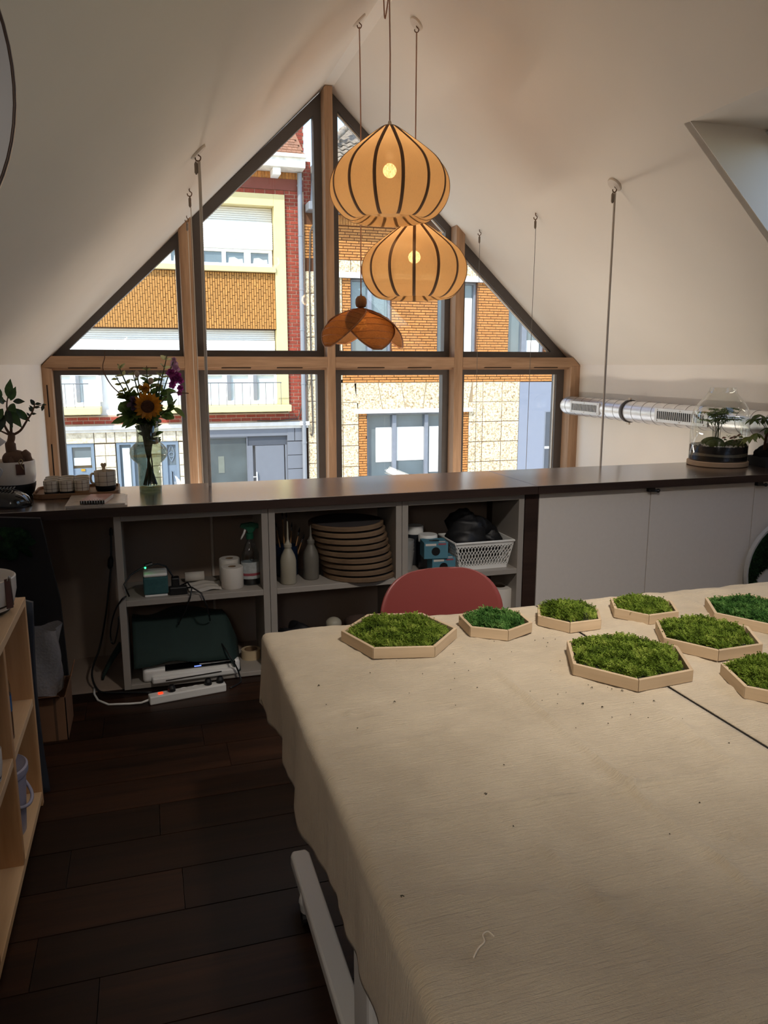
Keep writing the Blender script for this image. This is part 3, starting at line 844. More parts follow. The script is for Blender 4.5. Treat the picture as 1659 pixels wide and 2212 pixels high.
for k in range(9):                                      # hip tiles climbing to the right
    p = Vector((3.95 + k * 0.155, 17.12 + k * 0.14, 6.16 + k * 0.155))
    build('hip_tile', MB().tube([p, p + Vector((0.19, 0.1, 0.15))], [0.075, 0.06], 8), M_gtile, B, smooth=True)

# ---------------------------------------------------------------- furniture
M_walnut = wood('dark_walnut_laminate', (52, 37, 30), (84, 63, 52), 'X', 3.5, 0.26, 1.0, coat=1.0)
MATS['dark_walnut_laminate'].node_tree.nodes['Principled BSDF'].inputs['Coat Roughness'].default_value = 0.2
MATS['dark_walnut_laminate'].node_tree.nodes['Principled BSDF'].inputs['Coat IOR'].default_value = 2.0
M_walnut_edge = wood('dark_walnut_edge', (38, 24, 18), (60, 42, 34), 'X', 3.5, 0.5, 0.4)
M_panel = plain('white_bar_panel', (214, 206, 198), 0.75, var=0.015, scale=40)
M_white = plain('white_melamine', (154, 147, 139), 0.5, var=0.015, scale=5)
M_black = plain('black_plastic', (18, 18, 19), 0.45)
M_black_gl = plain('glossy_black', (10, 10, 12), 0.12, spec=0.7)
M_wht_pl = plain('white_plastic', (225, 224, 220), 0.4, var=0.01)
M_paper = plain('white_paper', (206, 200, 192), 0.9, var=0.02)
M_birch = wood('light_birch', (176, 152, 122), (206, 182, 150), 'X', 3, 0.55, 0.3, var=0.06)
M_oak = wood('light_oak_veneer', (214, 178, 136), (236, 206, 166), 'Y', 3, 0.5, 0.35)
M_oak_v = wood('light_oak_veneer_upright', (186, 142, 98), (214, 172, 128), 'Z', 3, 0.5, 0.35)
M_chrome = plain('bright_metal', (190, 190, 192), 0.22, 1.0, var=0.03)

# bar counter over the parapet
K = thing('bar_counter', 'long dark walnut bar counter along the balcony edge under the gable window', 'counter', (1.67, 4.17, 0.903))
for a, b in ((XL + 0.002, 2.083), (2.086, XR - 0.002)):
    build('worktop', MB().box(a, b, 3.835, 4.50, 0.906, 0.95), M_walnut, K, bevel=0.003)
    build('edge_band', MB().box(a, b, 3.829, 3.8345, 0.905, 0.949), M_walnut_edge, K)
build('end_panel', MB().box(2.03, 2.115, 3.875, 4.39, 0.0, 0.906), M_walnut_edge, K, bevel=0.002)
for a, b in ((2.117, 2.858), (2.863, 3.62), (3.624, XR - 0.003)):
    build('front_panel', MB().box(a, b, 3.872, 3.89, 0.0, 0.904), M_panel, K, bevel=0.002)
for x in (2.84, 3.63):
    c = MB().box(x - 0.012, x + 0.03, 3.845, 3.872, 0.878, 0.905).tube([(x + 0.0, 3.858, 0.885), (x + 0.05, 3.85, 0.882)], 0.008, 8)
    c.ball((x + 0.055, 3.85, 0.882), 0.012, 10, 6)
    build('clamp', c, M_black, K)

# open white shelf units under the counter
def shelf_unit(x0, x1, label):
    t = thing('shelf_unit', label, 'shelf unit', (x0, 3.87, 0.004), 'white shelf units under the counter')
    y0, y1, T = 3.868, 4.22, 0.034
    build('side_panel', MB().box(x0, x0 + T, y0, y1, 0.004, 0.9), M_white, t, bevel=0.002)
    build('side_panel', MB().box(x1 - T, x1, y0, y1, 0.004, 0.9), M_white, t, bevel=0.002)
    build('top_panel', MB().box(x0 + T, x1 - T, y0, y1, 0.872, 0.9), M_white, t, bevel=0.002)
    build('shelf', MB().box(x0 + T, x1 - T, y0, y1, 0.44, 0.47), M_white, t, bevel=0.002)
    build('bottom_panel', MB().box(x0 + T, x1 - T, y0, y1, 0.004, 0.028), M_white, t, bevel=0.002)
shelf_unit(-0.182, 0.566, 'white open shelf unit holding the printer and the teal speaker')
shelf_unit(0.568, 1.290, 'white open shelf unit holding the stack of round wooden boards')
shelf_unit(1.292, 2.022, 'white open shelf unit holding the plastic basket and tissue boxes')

# -- first unit
M_teal = plain('teal_fabric', (48, 88, 90), 0.9, var=0.1, scale=60, bmp=0.1)
t = thing('mini_speaker', 'small teal cube speaker with white top on the left shelf', 'speaker', (-0.002, 3.96, 0.47))
build('body', MB().box(-0.062, 0.058, 3.90, 4.02, 0.482, 0.572), M_teal, t, bevel=0.008)
build('top_cap', MB().box(-0.060, 0.056, 3.902, 4.018, 0.572, 0.590), M_wht_pl, t, bevel=0.008)
build('base_cap', MB().box(-0.058, 0.054, 3.904, 4.016, 0.470, 0.482), M_wht_pl, t, bevel=0.004)
t = thing('power_adapter', 'black power adapters with glowing green light beside the teal speaker', 'adapter', (0.1, 3.97, 0.47))
build('body', MB().box(0.075, 0.115, 3.94, 3.99, 0.47, 0.55), M_black, t, bevel=0.006)
build('body', MB().box(0.062, 0.15, 3.90, 3.94, 0.47, 0.512), M_black, t, bevel=0.006)
cd = build('cord', MB().tube([(-0.13, 3.845, 0.50), (-0.151, 3.85, 0.563), (-0.119, 3.885, 0.599), (-0.06, 3.92, 0.624), (0.012, 3.95, 0.629), (0.052, 3.97, 0.608), (0.08, 3.97, 0.56), (0.09, 3.965, 0.545)], 0.0042, 6), M_black, t, smooth=True)
build('cord_plug', MB().tube([(-0.05, 3.925, 0.628), (-0.015, 3.937, 0.634)], 0.011, 8), M_black, t)
build('green_light', MB().ball((-0.048, 3.913, 0.622), 0.005, 10, 6), emit('green_led', (40, 255, 110), 6.0), t)
build('cord', MB().tube([(0.115, 3.96, 0.50), (0.154, 3.93, 0.525), (0.17, 3.85, 0.514), (0.16, 3.84, 0.472), (0.133, 3.85, 0.4), (0.111, 3.93, 0.332), (0.10, 3.98, 0.29)], 0.0042, 6), M_black, t, smooth=True)
build('cord', MB().tube([(0.14, 3.92, 0.50), (0.174, 3.9, 0.505), (0.216, 3.85, 0.485), (0.24, 3.84, 0.416), (0.253, 3.9, 0.346), (0.26, 3.96, 0.30)], 0.0042, 6), M_black, t, smooth=True)
M_rollcore = plain('cardboard_core', (120, 96, 70), 0.9)
def paper_roll(name, label, x, y, z0, r, h, rc, cat='paper roll'):
    t = thing(name, label, cat, (x, y, z0))
    build('paper', MB().lathe([(rc, 0.0), (r - 0.003, 0.0), (r, 0.004), (r, h - 0.004), (r - 0.003, h), (rc, h), (rc, 0.0)], 32, (x, y, z0), False), M_paper, t, smooth=True, angle=50)
    build('core', MB().lathe([(rc - 0.0015, 0.001), (rc, 0.001), (rc, h - 0.001), (rc - 0.0015, h - 0.001), (rc - 0.0015, 0.001)], 24, (x, y, z0), False).lathe([(0.0001, 0.002), (rc - 0.0015, 0.002)], 24, (x, y, z0), False), M_rollcore, t, smooth=True, angle=50)
paper_roll('toilet_roll', 'white toilet roll in front of another on the left shelf', 0.385, 3.97, 0.47, 0.058, 0.112, 0.021)
paper_roll('toilet_roll', 'half hidden toilet roll behind another, beside the spray bottle', 0.385, 4.10, 0.47, 0.055, 0.125, 0.021)
# crumpled paper sheets
def wavy_sheet(name, label, cat, corners, m, amp, seed, n=16, fx=9.0):
    a, b, c, d = map(Vector, corners); r = random.Random(seed)
    ph = [r.uniform(0, 6) for _ in range(6)]
    P = [[tuple(a.lerp(b, i / n).lerp(d.lerp(c, i / n), j / n) + Vector((0, 0, amp * (1.1 + math.sin(fx * i / n + ph[0] + 2 * j / n) * 0.7 + 0.4 * math.sin(2.3 * fx * j / n + ph[1]))))) for j in range(n + 1)] for i in range(n + 1)]
    o = single(name, MB().grid(P), m, label, cat, tuple(a), smooth=True)
    s = o.modifiers.new('thick', 'SOLIDIFY'); s.thickness = 0.0015
    return o
wavy_sheet('paper_sheet', 'loose curled white paper lying between speaker and toilet rolls', 'paper', [(0.16, 3.92, 0.471), (0.325, 3.93, 0.471), (0.33, 4.12, 0.471), (0.15, 4.12, 0.471)], M_paper, 0.006, 3)
c = MB(); P = []
for i in range(13):
    a = -1.3 + i / 12 * 5.6
    P.append([(0.15 + 0.10 * j, 4.13 + 0.026 * math.cos(a), 0.499 + 0.026 * math.sin(a)) for j in (0, 1)])
o = single('paper_scroll', c.grid(P), M_paper, 'rolled white paper lying behind the black adapters', 'paper', (0.2, 4.13, 0.471), smooth=True)
o.modifiers.new('thick', 'SOLIDIFY').thickness = 0.0015
# spray bottle
t = thing('spray_bottle', 'clear spray bottle with dark green trigger at end of left shelf', 'spray bottle', (0.486, 4.0, 0.47))
M_clear = glass('clear_plastic', (0.82, 0.85, 0.86), 0.05, 0.45, 0.05)
build('bottle', MB().lathe([(0.046, 0), (0.05, 0.006), (0.05, 0.13), (0.046, 0.165), (0.028, 0.215), (0.016, 0.235), (0.016, 0.25)], 28, (0.486, 4.0, 0.47), True, (1, 0.7)), M_clear, t, smooth=True, angle=60)
build('liquid', MB().lathe([(0.045, 0.003), (0.048, 0.008), (0.048, 0.10)], 28, (0.486, 4.0, 0.47), True, (1, 0.68)), glass('soap_liquid', (0.5, 0.55, 0.62), 0.02, 0.1), t, smooth=True, angle=60)
lb = build('label', MB().lathe([(0.0506, 0.035), (0.0506, 0.125)], 28, (0.486, 4.0, 0.47), False, (1, 0.7)), plain('faded_label', (170, 176, 178), 0.7, var=0.2, scale=40), t, smooth=True)
build('emblem', MB().lathe([(0.012, 0), (0.012, 0.001), (0.009, 0.001), (0.009, 0)], 20, (0, 0, 0), False), M_black, t, world=False)
e = bpy.data.objects['emblem']; e.location = (0.004, -0.037, 0.145); e.rotation_euler = (PI / 2, 0, 0)
build('red_band', MB().lathe([(0.0511, 0.052), (0.0511, 0.066)], 28, (0.486, 4.0, 0.47), False, (1, 0.7)), plain('label_red', (150, 70, 80), 0.7), t, smooth=True)
M_green_pl = plain('dark_green_plastic', (22, 84, 62), 0.4)
build('collar', MB().lathe([(0.02, 0), (0.02, 0.028), (0.014, 0.03)], 20, (0.486, 4.0, 0.718)), M_green_pl, t, smooth=True, angle=40)
build('trigger_head', MB().prism_xz([(0.435, 0.782), (0.445, 0.800), (0.50, 0.806), (0.545, 0.792), (0.553, 0.778), (0.52, 0.772), (0.498, 0.748), (0.476, 0.748), (0.468, 0.772)], 3.985, 4.015), M_green_pl, t, bevel=0.004)
build('trigger', MB().tube([(0.466, 4.0, 0.775), (0.458, 4.0, 0.75), (0.446, 4.0, 0.728), (0.44, 4.0, 0.716)], [0.006, 0.006, 0.005, 0.003], 8), M_wht_pl, t, smooth=True)
# printer with a dark green cloth over it
t = thing('printer', 'white flat printer on the bottom shelf partly covered by dark green fabric', 'printer', (0.14, 3.98, 0.028))
pm = MB()
pm.prism_xy([(-0.09, 3.87), (0.40, 3.885), (0.405, 4.19), (-0.10, 4.19)], 0.028, 0.098)
build('body', pm, M_wht_pl, t, bevel=0.018, seg=4)
build('output_tray', MB().prism_xy([(-0.045, 3.838), (0.385, 3.855), (0.39, 3.9), (-0.05, 3.9)], 0.03, 0.062), M_wht_pl, t, bevel=0.008)
build('control_strip', MB().obox((0.02, 3.872, 0.080), (0.355, 0.012, 0.0), (0, 0.03, 0.02), (0, -0.004, 0.006)), M_black_gl, t)
build('display_light', MB().obox((0.165, 3.873, 0.0875), (0.035, 0.001, 0), (0, 0.004, 0.003), (0, -0.001, 0.0015)), emit('blue_display', (120, 150, 255), 1.2), t)
build('slot_line', MB().obox((0.02, 3.837, 0.042), (0.28, 0.011, 0.012), (0, 0.004, 0), (0, 0, 0.004)), M_slot, t)
# cloth over the printer
n, m2 = 26, 18; P = []
for i in range(n + 1):
    row = []
    for j in range(m2 + 1):
        u, v = i / n, j / m2
        x = -0.13 + 0.535 * u; y = 3.868 + 0.33 * v
        z = 0.125 + 0.19 * min(1, v * 2.2) - 0.04 * max(0, v - 0.55) + 0.016 * math.sin(9 * u + 3 * v) * min(1, 3 * v) + 0.022 * math.exp(-((u - 0.36) / 0.16) ** 2)
        if v < 0.08: z -= 0.022 * math.sin(PI * min(1, u * 1.05)) * 0 + 0.012
        if u > 0.9: z -= (u - 0.9) * 1.4
        row.append((x, y, z))
    P.append(row)
o = single('fabric_cover', MB().grid(P), plain('dark_green_fabric', (26, 46, 42), 0.85, var=0.12, scale=12), 'dark green fabric heaped over the white printer', 'fabric', (0.14, 4.0, 0.1), smooth=True)
o.modifiers.new('thick', 'SOLIDIFY').thickness = 0.004
n = 12; P = [[(-0.30 + 0.012 * i / n * 8 + 0.0 * j, 4.03 + 0.10 * j / 8, 0.012 + (0.18 * (i / n) ** 0.8) * (0.4 + 0.6 * math.sin(PI * (0.25 + 0.6 * j / 8)))) for j in range(9)] for i in range(n + 1)]
o = single('fabric_end', MB().grid(P), MATS['dark_green_fabric'], 'end of dark green fabric poking out left of the shelf unit', 'fabric', (-0.26, 4.05, 0.012), smooth=True)
o.modifiers.new('thick', 'SOLIDIFY').thickness = 0.012
t = thing('tape_roll', 'beige roll of tape on the bottom shelf right of the printer', 'tape', (0.48, 4.07, 0.028))
build('tape', MB().lathe([(0.036, 0), (0.052, 0), (0.052, 0.05), (0.036, 0.05), (0.036, 0)], 28, (0.48, 4.07, 0.028), False), plain('beige_tape', (190, 170, 138), 0.6), t, smooth=True, angle=40)
build('core', MB().lathe([(0.033, 0), (0.036, 0), (0.036, 0.05), (0.033, 0.05), (0.033, 0)], 28, (0.48, 4.07, 0.028), False), M_rollcore, t, smooth=True, angle=40)
# power strip on the floor, its cables
t = thing('power_strip', 'white power strip with glowing red switch on floor under the shelf', 'power strip', (0.12, 3.72, 0.0))
ax = Vector((0.37, 0.06, 0)).normalized(); ay = Vector((-ax.y, ax.x, 0))
p0 = Vector((-0.06, 3.655, 0.0))
build('body', MB().obox(p0, ax * 0.375, ay * 0.055, (0, 0, 0.042)), M_wht_pl, t, bevel=0.006)
for k in range(5):
    q = p0 + ax * (0.11 + 0.06 * k) + ay * 0.0275
    b = build('socket', MB().lathe([(0.018, 0.0425), (0.0205, 0.0425), (0.0205, 0.0445), (0.018, 0.0445), (0.018, 0.0425)], 20, (q.x, q.y, 0), False), M_wht_pl, t)
for k in (0, 3, 4):
    q = p0 + ax * (0.11 + 0.06 * k) + ay * 0.0275
    build('plug', MB().lathe([(0.019, 0.043), (0.019, 0.06), (0.012, 0.075)], 16, (q.x, q.y, 0)), M_black, t)
sq = p0 + ax * 0.045 + ay * 0.018
build('switch', MB().obox(sq + Vector((0, 0, 0.042)), ax * 0.022, ay * 0.016, (0, 0, 0.006)), emit('red_switch', (255, 52, 16), 1.6), t, bevel=0.002)
build('lead', MB().tube([p0 + ay * 0.0275 + Vector((0, 0, 0.02)), (-0.10, 3.685, 0.008), (-0.155, 3.695, 0.006), (-0.252, 3.715, 0.006), (-0.303, 3.78, 0.006), (-0.325, 3.86, 0.006), (-0.33, 3.93, 0.012)], 0.0055, 8), M_wht_pl, t, smooth=True)
def sm(pts, k=4):
    """smooth curve through points"""
    pts = [Vector(p) for p in pts]; out = []
    for i in range(len(pts) - 1):
        a, b, c, d = pts[max(i - 1, 0)], pts[i], pts[i + 1], pts[min(i + 2, len(pts) - 1)]
        for q in range(k):
            u = q / k
            out.append(0.5 * ((2 * b) + (c - a) * u + (2 * a - 5 * b + 4 * c - d) * u * u + (3 * b - a - 3 * c + d) * u ** 3))
    return out + [pts[-1]]
t = thing('wall_cord', 'long black cord with inline switch hanging down left of the shelves', 'cord', (-0.26, 4.3, 0.0))
build('cord', MB().tube(sm([(-0.221, 4.395, 0.74), (-0.228, 4.37, 0.592), (-0.234, 4.35, 0.524), (-0.26, 4.3, 0.348), (-0.277, 4.22, 0.257), (-0.304, 4.12, 0.152), (-0.337, 4.02, 0.085), (-0.335, 3.95, 0.045), (-0.306, 3.89, 0.010), (-0.258, 3.86, 0.006), (-0.20, 3.845, 0.006), (-0.05, 3.8, 0.006)]), 0.0055, 6), M_black, t, smooth=True)
build('inline_switch', MB().tube([(-0.230, 4.365, 0.585), (-0.232, 4.36, 0.57), (-0.236, 4.35, 0.535), (-0.237, 4.348, 0.52)], [0.008, 0.015, 0.015, 0.008], 8), M_black, t, smooth=True)
build('cord_joint', MB().tube([(-0.220, 4.385, 0.735), (-0.222, 4.38, 0.70)], 0.010, 8), M_black, t)
single('cable_loop', MB().tube(sm([(-0.145, 3.853, 0.50), (-0.166, 3.845, 0.487), (-0.204, 3.9, 0.415), (-0.233, 3.95, 0.305), (-0.233, 3.95, 0.24), (-0.216, 3.92, 0.245), (-0.19, 3.86, 0.353), (-0.186, 3.85, 0.40)]), 0.0042, 6), M_black, 'black cable looping out around the left side of the shelf', 'cable', (-0.19, 3.86, 0.35), smooth=True)
single('cable_tail', MB().tube(sm([(0.29, 4.0, 0.21), (0.306, 3.93, 0.19), (0.341, 3.84, 0.144), (0.372, 3.826, 0.085), (0.388, 3.83, 0.035), (0.39, 3.80, 0.006), (0.33, 3.74, 0.006)]), 0.0045, 6), M_black, 'black cable crossing the front of the printer down to floor', 'cable', (0.37, 3.83, 0.006), smooth=True)

# -- second unit
M_squeeze = plain('milky_plastic', (158, 151, 134), 0.5, var=0.03)
def squeeze(x, y, label, m, nozzle):
    t = thing('squeeze_bottle', label, 'bottle', (x, y, 0.47))
    build('body', MB().lathe([(0.04, 0), (0.043, 0.005), (0.043, 0.125), (0.036, 0.155), (0.021, 0.185), (0.018, 0.192), (0.018, 0.20)], 28, (x, y, 0.47)), m, t, smooth=True, angle=60)
    build('cap', MB().lathe([(0.021, 0.198), (0.021, 0.214), (0.012, 0.222), (0.006, 0.24), (0.003, 0.24 + nozzle)], 20, (x, y, 0.47)), m, t, smooth=True, angle=40)
squeeze(0.68, 3.955, 'milky squeeze bottle, the left and brighter of the pair', M_squeeze, 0.10)
squeeze(0.815, 4.01, 'dull squeeze bottle standing between its twin and the round boards', plain('dull_plastic', (106, 102, 94), 0.5), 0.06)
t = thing('brush_jar', 'dark blue jar of paint brushes behind the squeeze bottles', 'jar', (0.70, 4.12, 0.47))
build('jar', MB().lathe([(0.058, 0), (0.062, 0.008), (0.062, 0.17), (0.058, 0.17), (0.058, 0.02), (0.001, 0.018)], 28, (0.70, 4.12, 0.47), False), plain('dark_blue_glaze', (20, 34, 58), 0.3), t, smooth=True, angle=50)
M_handle = wood('brush_handle', (120, 84, 50), (160, 118, 76), 'Z', 5)
for k, (dx, dy, H) in enumerate([(-0.05, 0, 0.26), (-0.075, 0.01, 0.21), (0.01, 0.03, 0.30), (0.03, 0.0, 0.25), (0.065, -0.01, 0.22), (0.085, 0.0, 0.18), (-0.02, -0.02, 0.32)]):
    a = Vector((0.70, 4.12, 0.49)) + Vector((dx, dy, 0)) * 0.3; b = Vector((0.70, 4.12, 0.47)) + Vector((dx, dy, H))
    br = build('brush', MB().tube([a, a.lerp(b, 0.5), b], [0.003, 0.005, 0.003], 6), M_handle, t, smooth=True)
    d = (b - a).normalized()
    build('ferrule', MB().tube([b, b + d * 0.02], 0.004, 6), M_chrome, br)
    build('bristle', MB().tube([b + d * 0.02, b + d * 0.03, b + d * 0.05], [0.004, 0.006, 0.001], 6), M_black, br)
M_disc = wood('round_board_birch', (90, 72, 56), (120, 98, 76), 'X', 3, 0.7, 0.2, var=0.1)
M_disc_face = plain('board_dark_face', (52, 46, 46), 0.8, var=0.12, scale=6)
names = ['topmost', 'second', 'third', 'fourth', 'fifth', 'sixth', 'seventh', 'eighth', 'lowest']
for k in range(9):
    z = 0.471 + (8 - k) * 0.0352
    x = 1.022 + 0.0095 * k; y = 4.045 - 0.004 * (k % 3)
    t = thing('round_board', 'round wooden board, %s of the stack of nine on the shelf' % names[k] if k else 'round wooden board on top of the stack, dark face up', 'board', (x, y, z), 'stack of round boards')
    tl = Matrix.Rotation(math.radians(random.uniform(-0.25, 0.25)), 4, 'X')
    a = build('rim', MB().lathe([(0.204, 0), (0.208, 0.003), (0.208, 0.021), (0.204, 0.024)], 56, (x, y, z)), M_disc, t, smooth=True, angle=40)
    b = build('face', MB().lathe([(0.190, 0.0245), (0.192, 0.0255), (0.0001, 0.026)], 48, (x, y, z), False), M_disc_face, t, smooth=True, angle=40)
    c = build('spacer', MB().lathe([(0.05, 0.024), (0.05, 0.0352)], 16, (x, y, z)), M_disc, t) if k else None
def lump(c, r, sc, seed, amp=0.25, n=26, m=16):
    """a crumpled bag-like lump"""
    mb = MB(); r_ = random.Random(seed); ph = [(r_.uniform(1.5, 5), r_.uniform(1.5, 5), r_.uniform(1.5, 5), r_.uniform(0, 6)) for _ in range(7)]
    mb.ball((0, 0, 0), 1, n, m)
    for i, v in enumerate(mb.v):
        d = Vector(v); f = 1
        for a, b, e, p in ph: f += amp / 3 * math.sin(a * d.x * 1.6 + b * d.y * 1.6 + e * d.z * 1.6 + p)
        mb.v[i] = (c[0] + d.x * r * f * sc[0], c[1] + d.y * r * f * sc[1], c[2] + max(d.z, -0.72) * r * f * sc[2])
    return mb
M_bag = plain('black_bag', (20, 20, 23), 0.55, var=0.2, scale=10)
single('plastic_bag', lump((0.74, 4.03, 0.10), 0.10, (1.15, 0.9, 1.0), 5), M_bag, 'black crumpled bag at bottom of the middle shelf unit', 'bag', (0.74, 4.03, 0.028), smooth=True)
single('gift_wrap', lump((1.13, 4.05, 0.11), 0.12, (1.2, 0.9, 0.9), 9), plain('dim_brown_paper', (70, 54, 46), 0.8, var=0.2), 'brown crumpled wrapping at bottom right of the middle shelf unit', 'wrapping', (1.13, 4.05, 0.028), smooth=True)
t = thing('small_scoop', 'pale round scoop lying on the bottom shelf behind the table edge', 'scoop', (0.93, 3.98, 0.028))
build('bowl', MB().ball((0.93, 3.98, 0.21), 0.045, 18, 10, (1, 1, 0.8)), M_squeeze, t, smooth=True)
build('stand', MB().lathe([(0.05, 0), (0.03, 0.02), (0.025, 0.16)], 18, (0.93, 3.98, 0.028)), M_squeeze, t, smooth=True)

# -- third unit
def lid_jar(x, y, z, r, h, label, body):
    t = thing('lidded_jar', label, 'jar', (x, y, z))
    build('body', MB().lathe([(r * 0.9, 0), (r, 0.006), (r, h * 0.8)], 26, (x, y, z)), body, t, smooth=True, angle=50)
    build('lid', MB().lathe([(r * 1.07, h * 0.8), (r * 1.07, h * 0.97), (r, h)], 26, (x, y, z)), M_wht_pl, t, smooth=True, angle=50)
lid_jar(1.50, 4.03, 0.47, 0.052, 0.20, 'jar with white lid standing behind the blue tissue boxes', plain('dim_jar', (40, 44, 50), 0.3))
lid_jar(1.46, 4.15, 0.47, 0.05, 0.23, 'taller jar with white lid at back, left of the basket', MATS['dim_jar'])
t = thing('cup_stack', 'stack of pale plastic cups beside the shelf divider', 'cup stack', (1.375, 4.05, 0.47))
for k in range(4):
    build('cup', MB().lathe([(0.036, 0.01 + k * 0.022), (0.047, 0.115 + k * 0.022), (0.045, 0.115 + k * 0.022), (0.034, 0.012 + k * 0.022)], 24, (1.375, 4.05, 0.46), False), plain('cloudy_cup', (150, 150, 148), 0.5), t, smooth=True, angle=40)
M_tissue = plain('pale_blue_card', (74, 124, 142), 0.7, var=0.06, scale=10)
def tissue(x, y, z, rz, label):
    t = thing('tissue_box', label, 'tissue box', (x, y, z), 'blue tissue boxes')
    t.rotation_euler = (0, 0, rz)
    build('box', MB().box(-0.068, 0.068, -0.058, 0.058, 0, 0.092), M_tissue, t, world=False, bevel=0.002)
    o = build('hole', MB().lathe([(0.024, 0), (0.024, 0.0006)], 24), M_black, t, world=False); o.location = (-0.002, -0.0583, 0.042); o.rotation_euler = (PI / 2, 0, 0)
    o = build('opening', MB().lathe([(0.03, 0), (0.03, 0.0006)], 24, (0, 0, 0), True, (1, 0.6)), M_black, t, world=False); o.location = (0, -0.005, 0.0922)
    build('paper_label', MB().box(-0.06, 0.0, -0.0588, -0.058, 0.074, 0.086).box(0.02, 0.055, -0.05, -0.03, 0.092, 0.0926), M_paper, t, world=False)
    build('red_mark', MB().box(0.012, 0.055, -0.0588, -0.058, 0.078, 0.087), plain('label_red', (150, 70, 80), 0.7), t, world=False)
tissue(1.50, 3.93, 0.563, math.radians(-8), 'blue tissue box stacked on top of another left of the basket')
tissue(1.545, 3.935, 0.47, math.radians(-4), 'blue tissue box under another, partly behind the red chair')
# lattice basket
t = thing('storage_basket', 'white plastic lattice basket full of black bags on the right shelf', 'basket', (1.79, 4.02, 0.47))
X0, X1, Yf, Yb, Zb, Zt = 1.655, 1.945, 3.915, 4.15, 0.478, 0.63
fl_ = 0.035
def bp(u, v, side):                        # a point on a flared side wall
    z = Zb + (Zt - Zb) * v; f = fl_ * v
    if side == 'f': return Vector((X0 - f + (X1 - X0 + 2 * f) * u, Yf - f * 0.5, z))
    if side == 'b': return Vector((X0 - f + (X1 - X0 + 2 * f) * u, Yb + f * 0.5, z))
    if side == 'l': return Vector((X0 - f, Yf - f * 0.5 + (Yb - Yf + f) * u, z))
    return Vector((X1 + f, Yf - f * 0.5 + (Yb - Yf + f) * u, z))
for side, nx in (('f', 17), ('b', 17), ('l', 11), ('r', 11)):
    c = MB()
    for k in range(-6, nx + 1):
        for s in (1, -1):
            pts = []
            for q in range(9):
                v = 0.1 + 0.76 * q / 8
                u = (k + (3.0 * q / 8 if s > 0 else 3.0 - 3.0 * q / 8)) / nx
                wob = 0.18 / nx * math.sin(q / 8 * 3 * 2 * PI) * s
                u = u + wob * 0.6
                if 0.0 <= u <= 1: pts.append(bp(u, v, side))
            if len(pts) > 2: c.tube(pts, 0.0026, 4)
    build('lattice_wall', c, M_wht_pl, t)
c = MB()
for v0, v1 in ((0.0, 0.11), (0.85, 1.0)):
    for side in 'fblr':
        a, b, d, e = bp(0, v0, side), bp(1, v0, side), bp(1, v1, side), bp(0, v1, side)
        c.add([tuple(a), tuple(b), tuple(d), tuple(e)], [(0, 1, 2, 3)])
for uu in (0.0, 0.985): 
    for side in 'fb':
        c.add([tuple(bp(uu, 0, side)), tuple(bp(uu + 0.02, 0, side)), tuple(bp(uu + 0.02, 1, side)), tuple(bp(uu, 1, side))], [(0, 1, 2, 3)])
rm = [bp(0, 1, 'f'), bp(1, 1, 'f'), bp(1, 1, 'b'), bp(0, 1, 'b'), bp(0, 1, 'f')]
o = build('rim_band', c, M_wht_pl, t); o.modifiers.new('thick', 'SOLIDIFY').thickness = 0.004
build('rim', MB().tube(rm, 0.007, 8), M_wht_pl, t)
build('basket_base', MB().box(X0, X1, Yf, Yb, 0.4705, 0.478), M_wht_pl, t)
single('plastic_bag', lump((1.75, 4.04, 0.645), 0.125, (0.92, 0.8, 1.1), 21, 0.3), M_bag, 'big black rounded bag bulging out of the white basket', 'bag', (1.75, 4.04, 0.53), smooth=True)
single('plastic_bag', lump((1.895, 4.06, 0.60), 0.08, (0.95, 0.9, 1.1), 33, 0.3), M_bag, 'smaller black bag at right end of the white basket', 'bag', (1.895, 4.06, 0.53), smooth=True)
paper_roll('paper_towel', 'large white paper roll on the bottom shelf behind the red chair', 1.945, 4.0, 0.028, 0.082, 0.305, 0.034)

# ---------------------------------------------------------------- tables, cloths, chair
t = thing('folding_table', 'white castered table whose foot shows below the left cloth', 'table', (0.85, 1.58, 0))
build('tabletop', MB().box(0.35, 1.325, 0.735, 2.42, 0.715, 0.745), M_white, t, bevel=0.004)
for x in (0.385, 1.27):
    c = MB().prism_xy([(x - 0.03, 0.9), (x - 0.022, 0.88), (x + 0.022, 0.88), (x + 0.03, 0.9), (x + 0.03, 2.15), (x + 0.022, 2.17), (x - 0.022, 2.17), (x - 0.03, 2.15)], 0.075, 0.115)
    ft = build('foot', c, M_wht_pl, t, bevel=0.008, seg=3)
    for y in (0.95, 1.98):
        build('caster', MB().lathe([(0.018, 0), (0.021, 0.006), (0.024, 0.03), (0.026, 0.035), (0.02, 0.06)], 16, (x - 0.012, y, 0.04)), M_wht_pl, ft, smooth=True)
        build('wheel', MB().tube([(x - 0.03, y, 0.0235), (x + 0.004, y, 0.0235)], 0.0235, 16), M_black, ft)
    build('leg', MB().prism_xz([(x - 0.02, 0.11), (x + 0.03, 0.11), (x + 0.05, 0.715), (x - 0.02, 0.715)], 1.30, 1.42), M_wht_pl, t, bevel=0.01)
t2 = thing('folding_table', 'white table hidden under the second cloth right of the seam', 'table', (1.95, 1.58, 0))
build('tabletop', MB().box(1.345, 2.6, 0.735, 2.42, 0.715, 0.745), M_white, t2, bevel=0.004)
for x in (1.45, 2.5): build('leg', MB().box(x - 0.03, x + 0.03, 1.2, 1.5, 0.0, 0.715), M_wht_pl, t2, bevel=0.01)

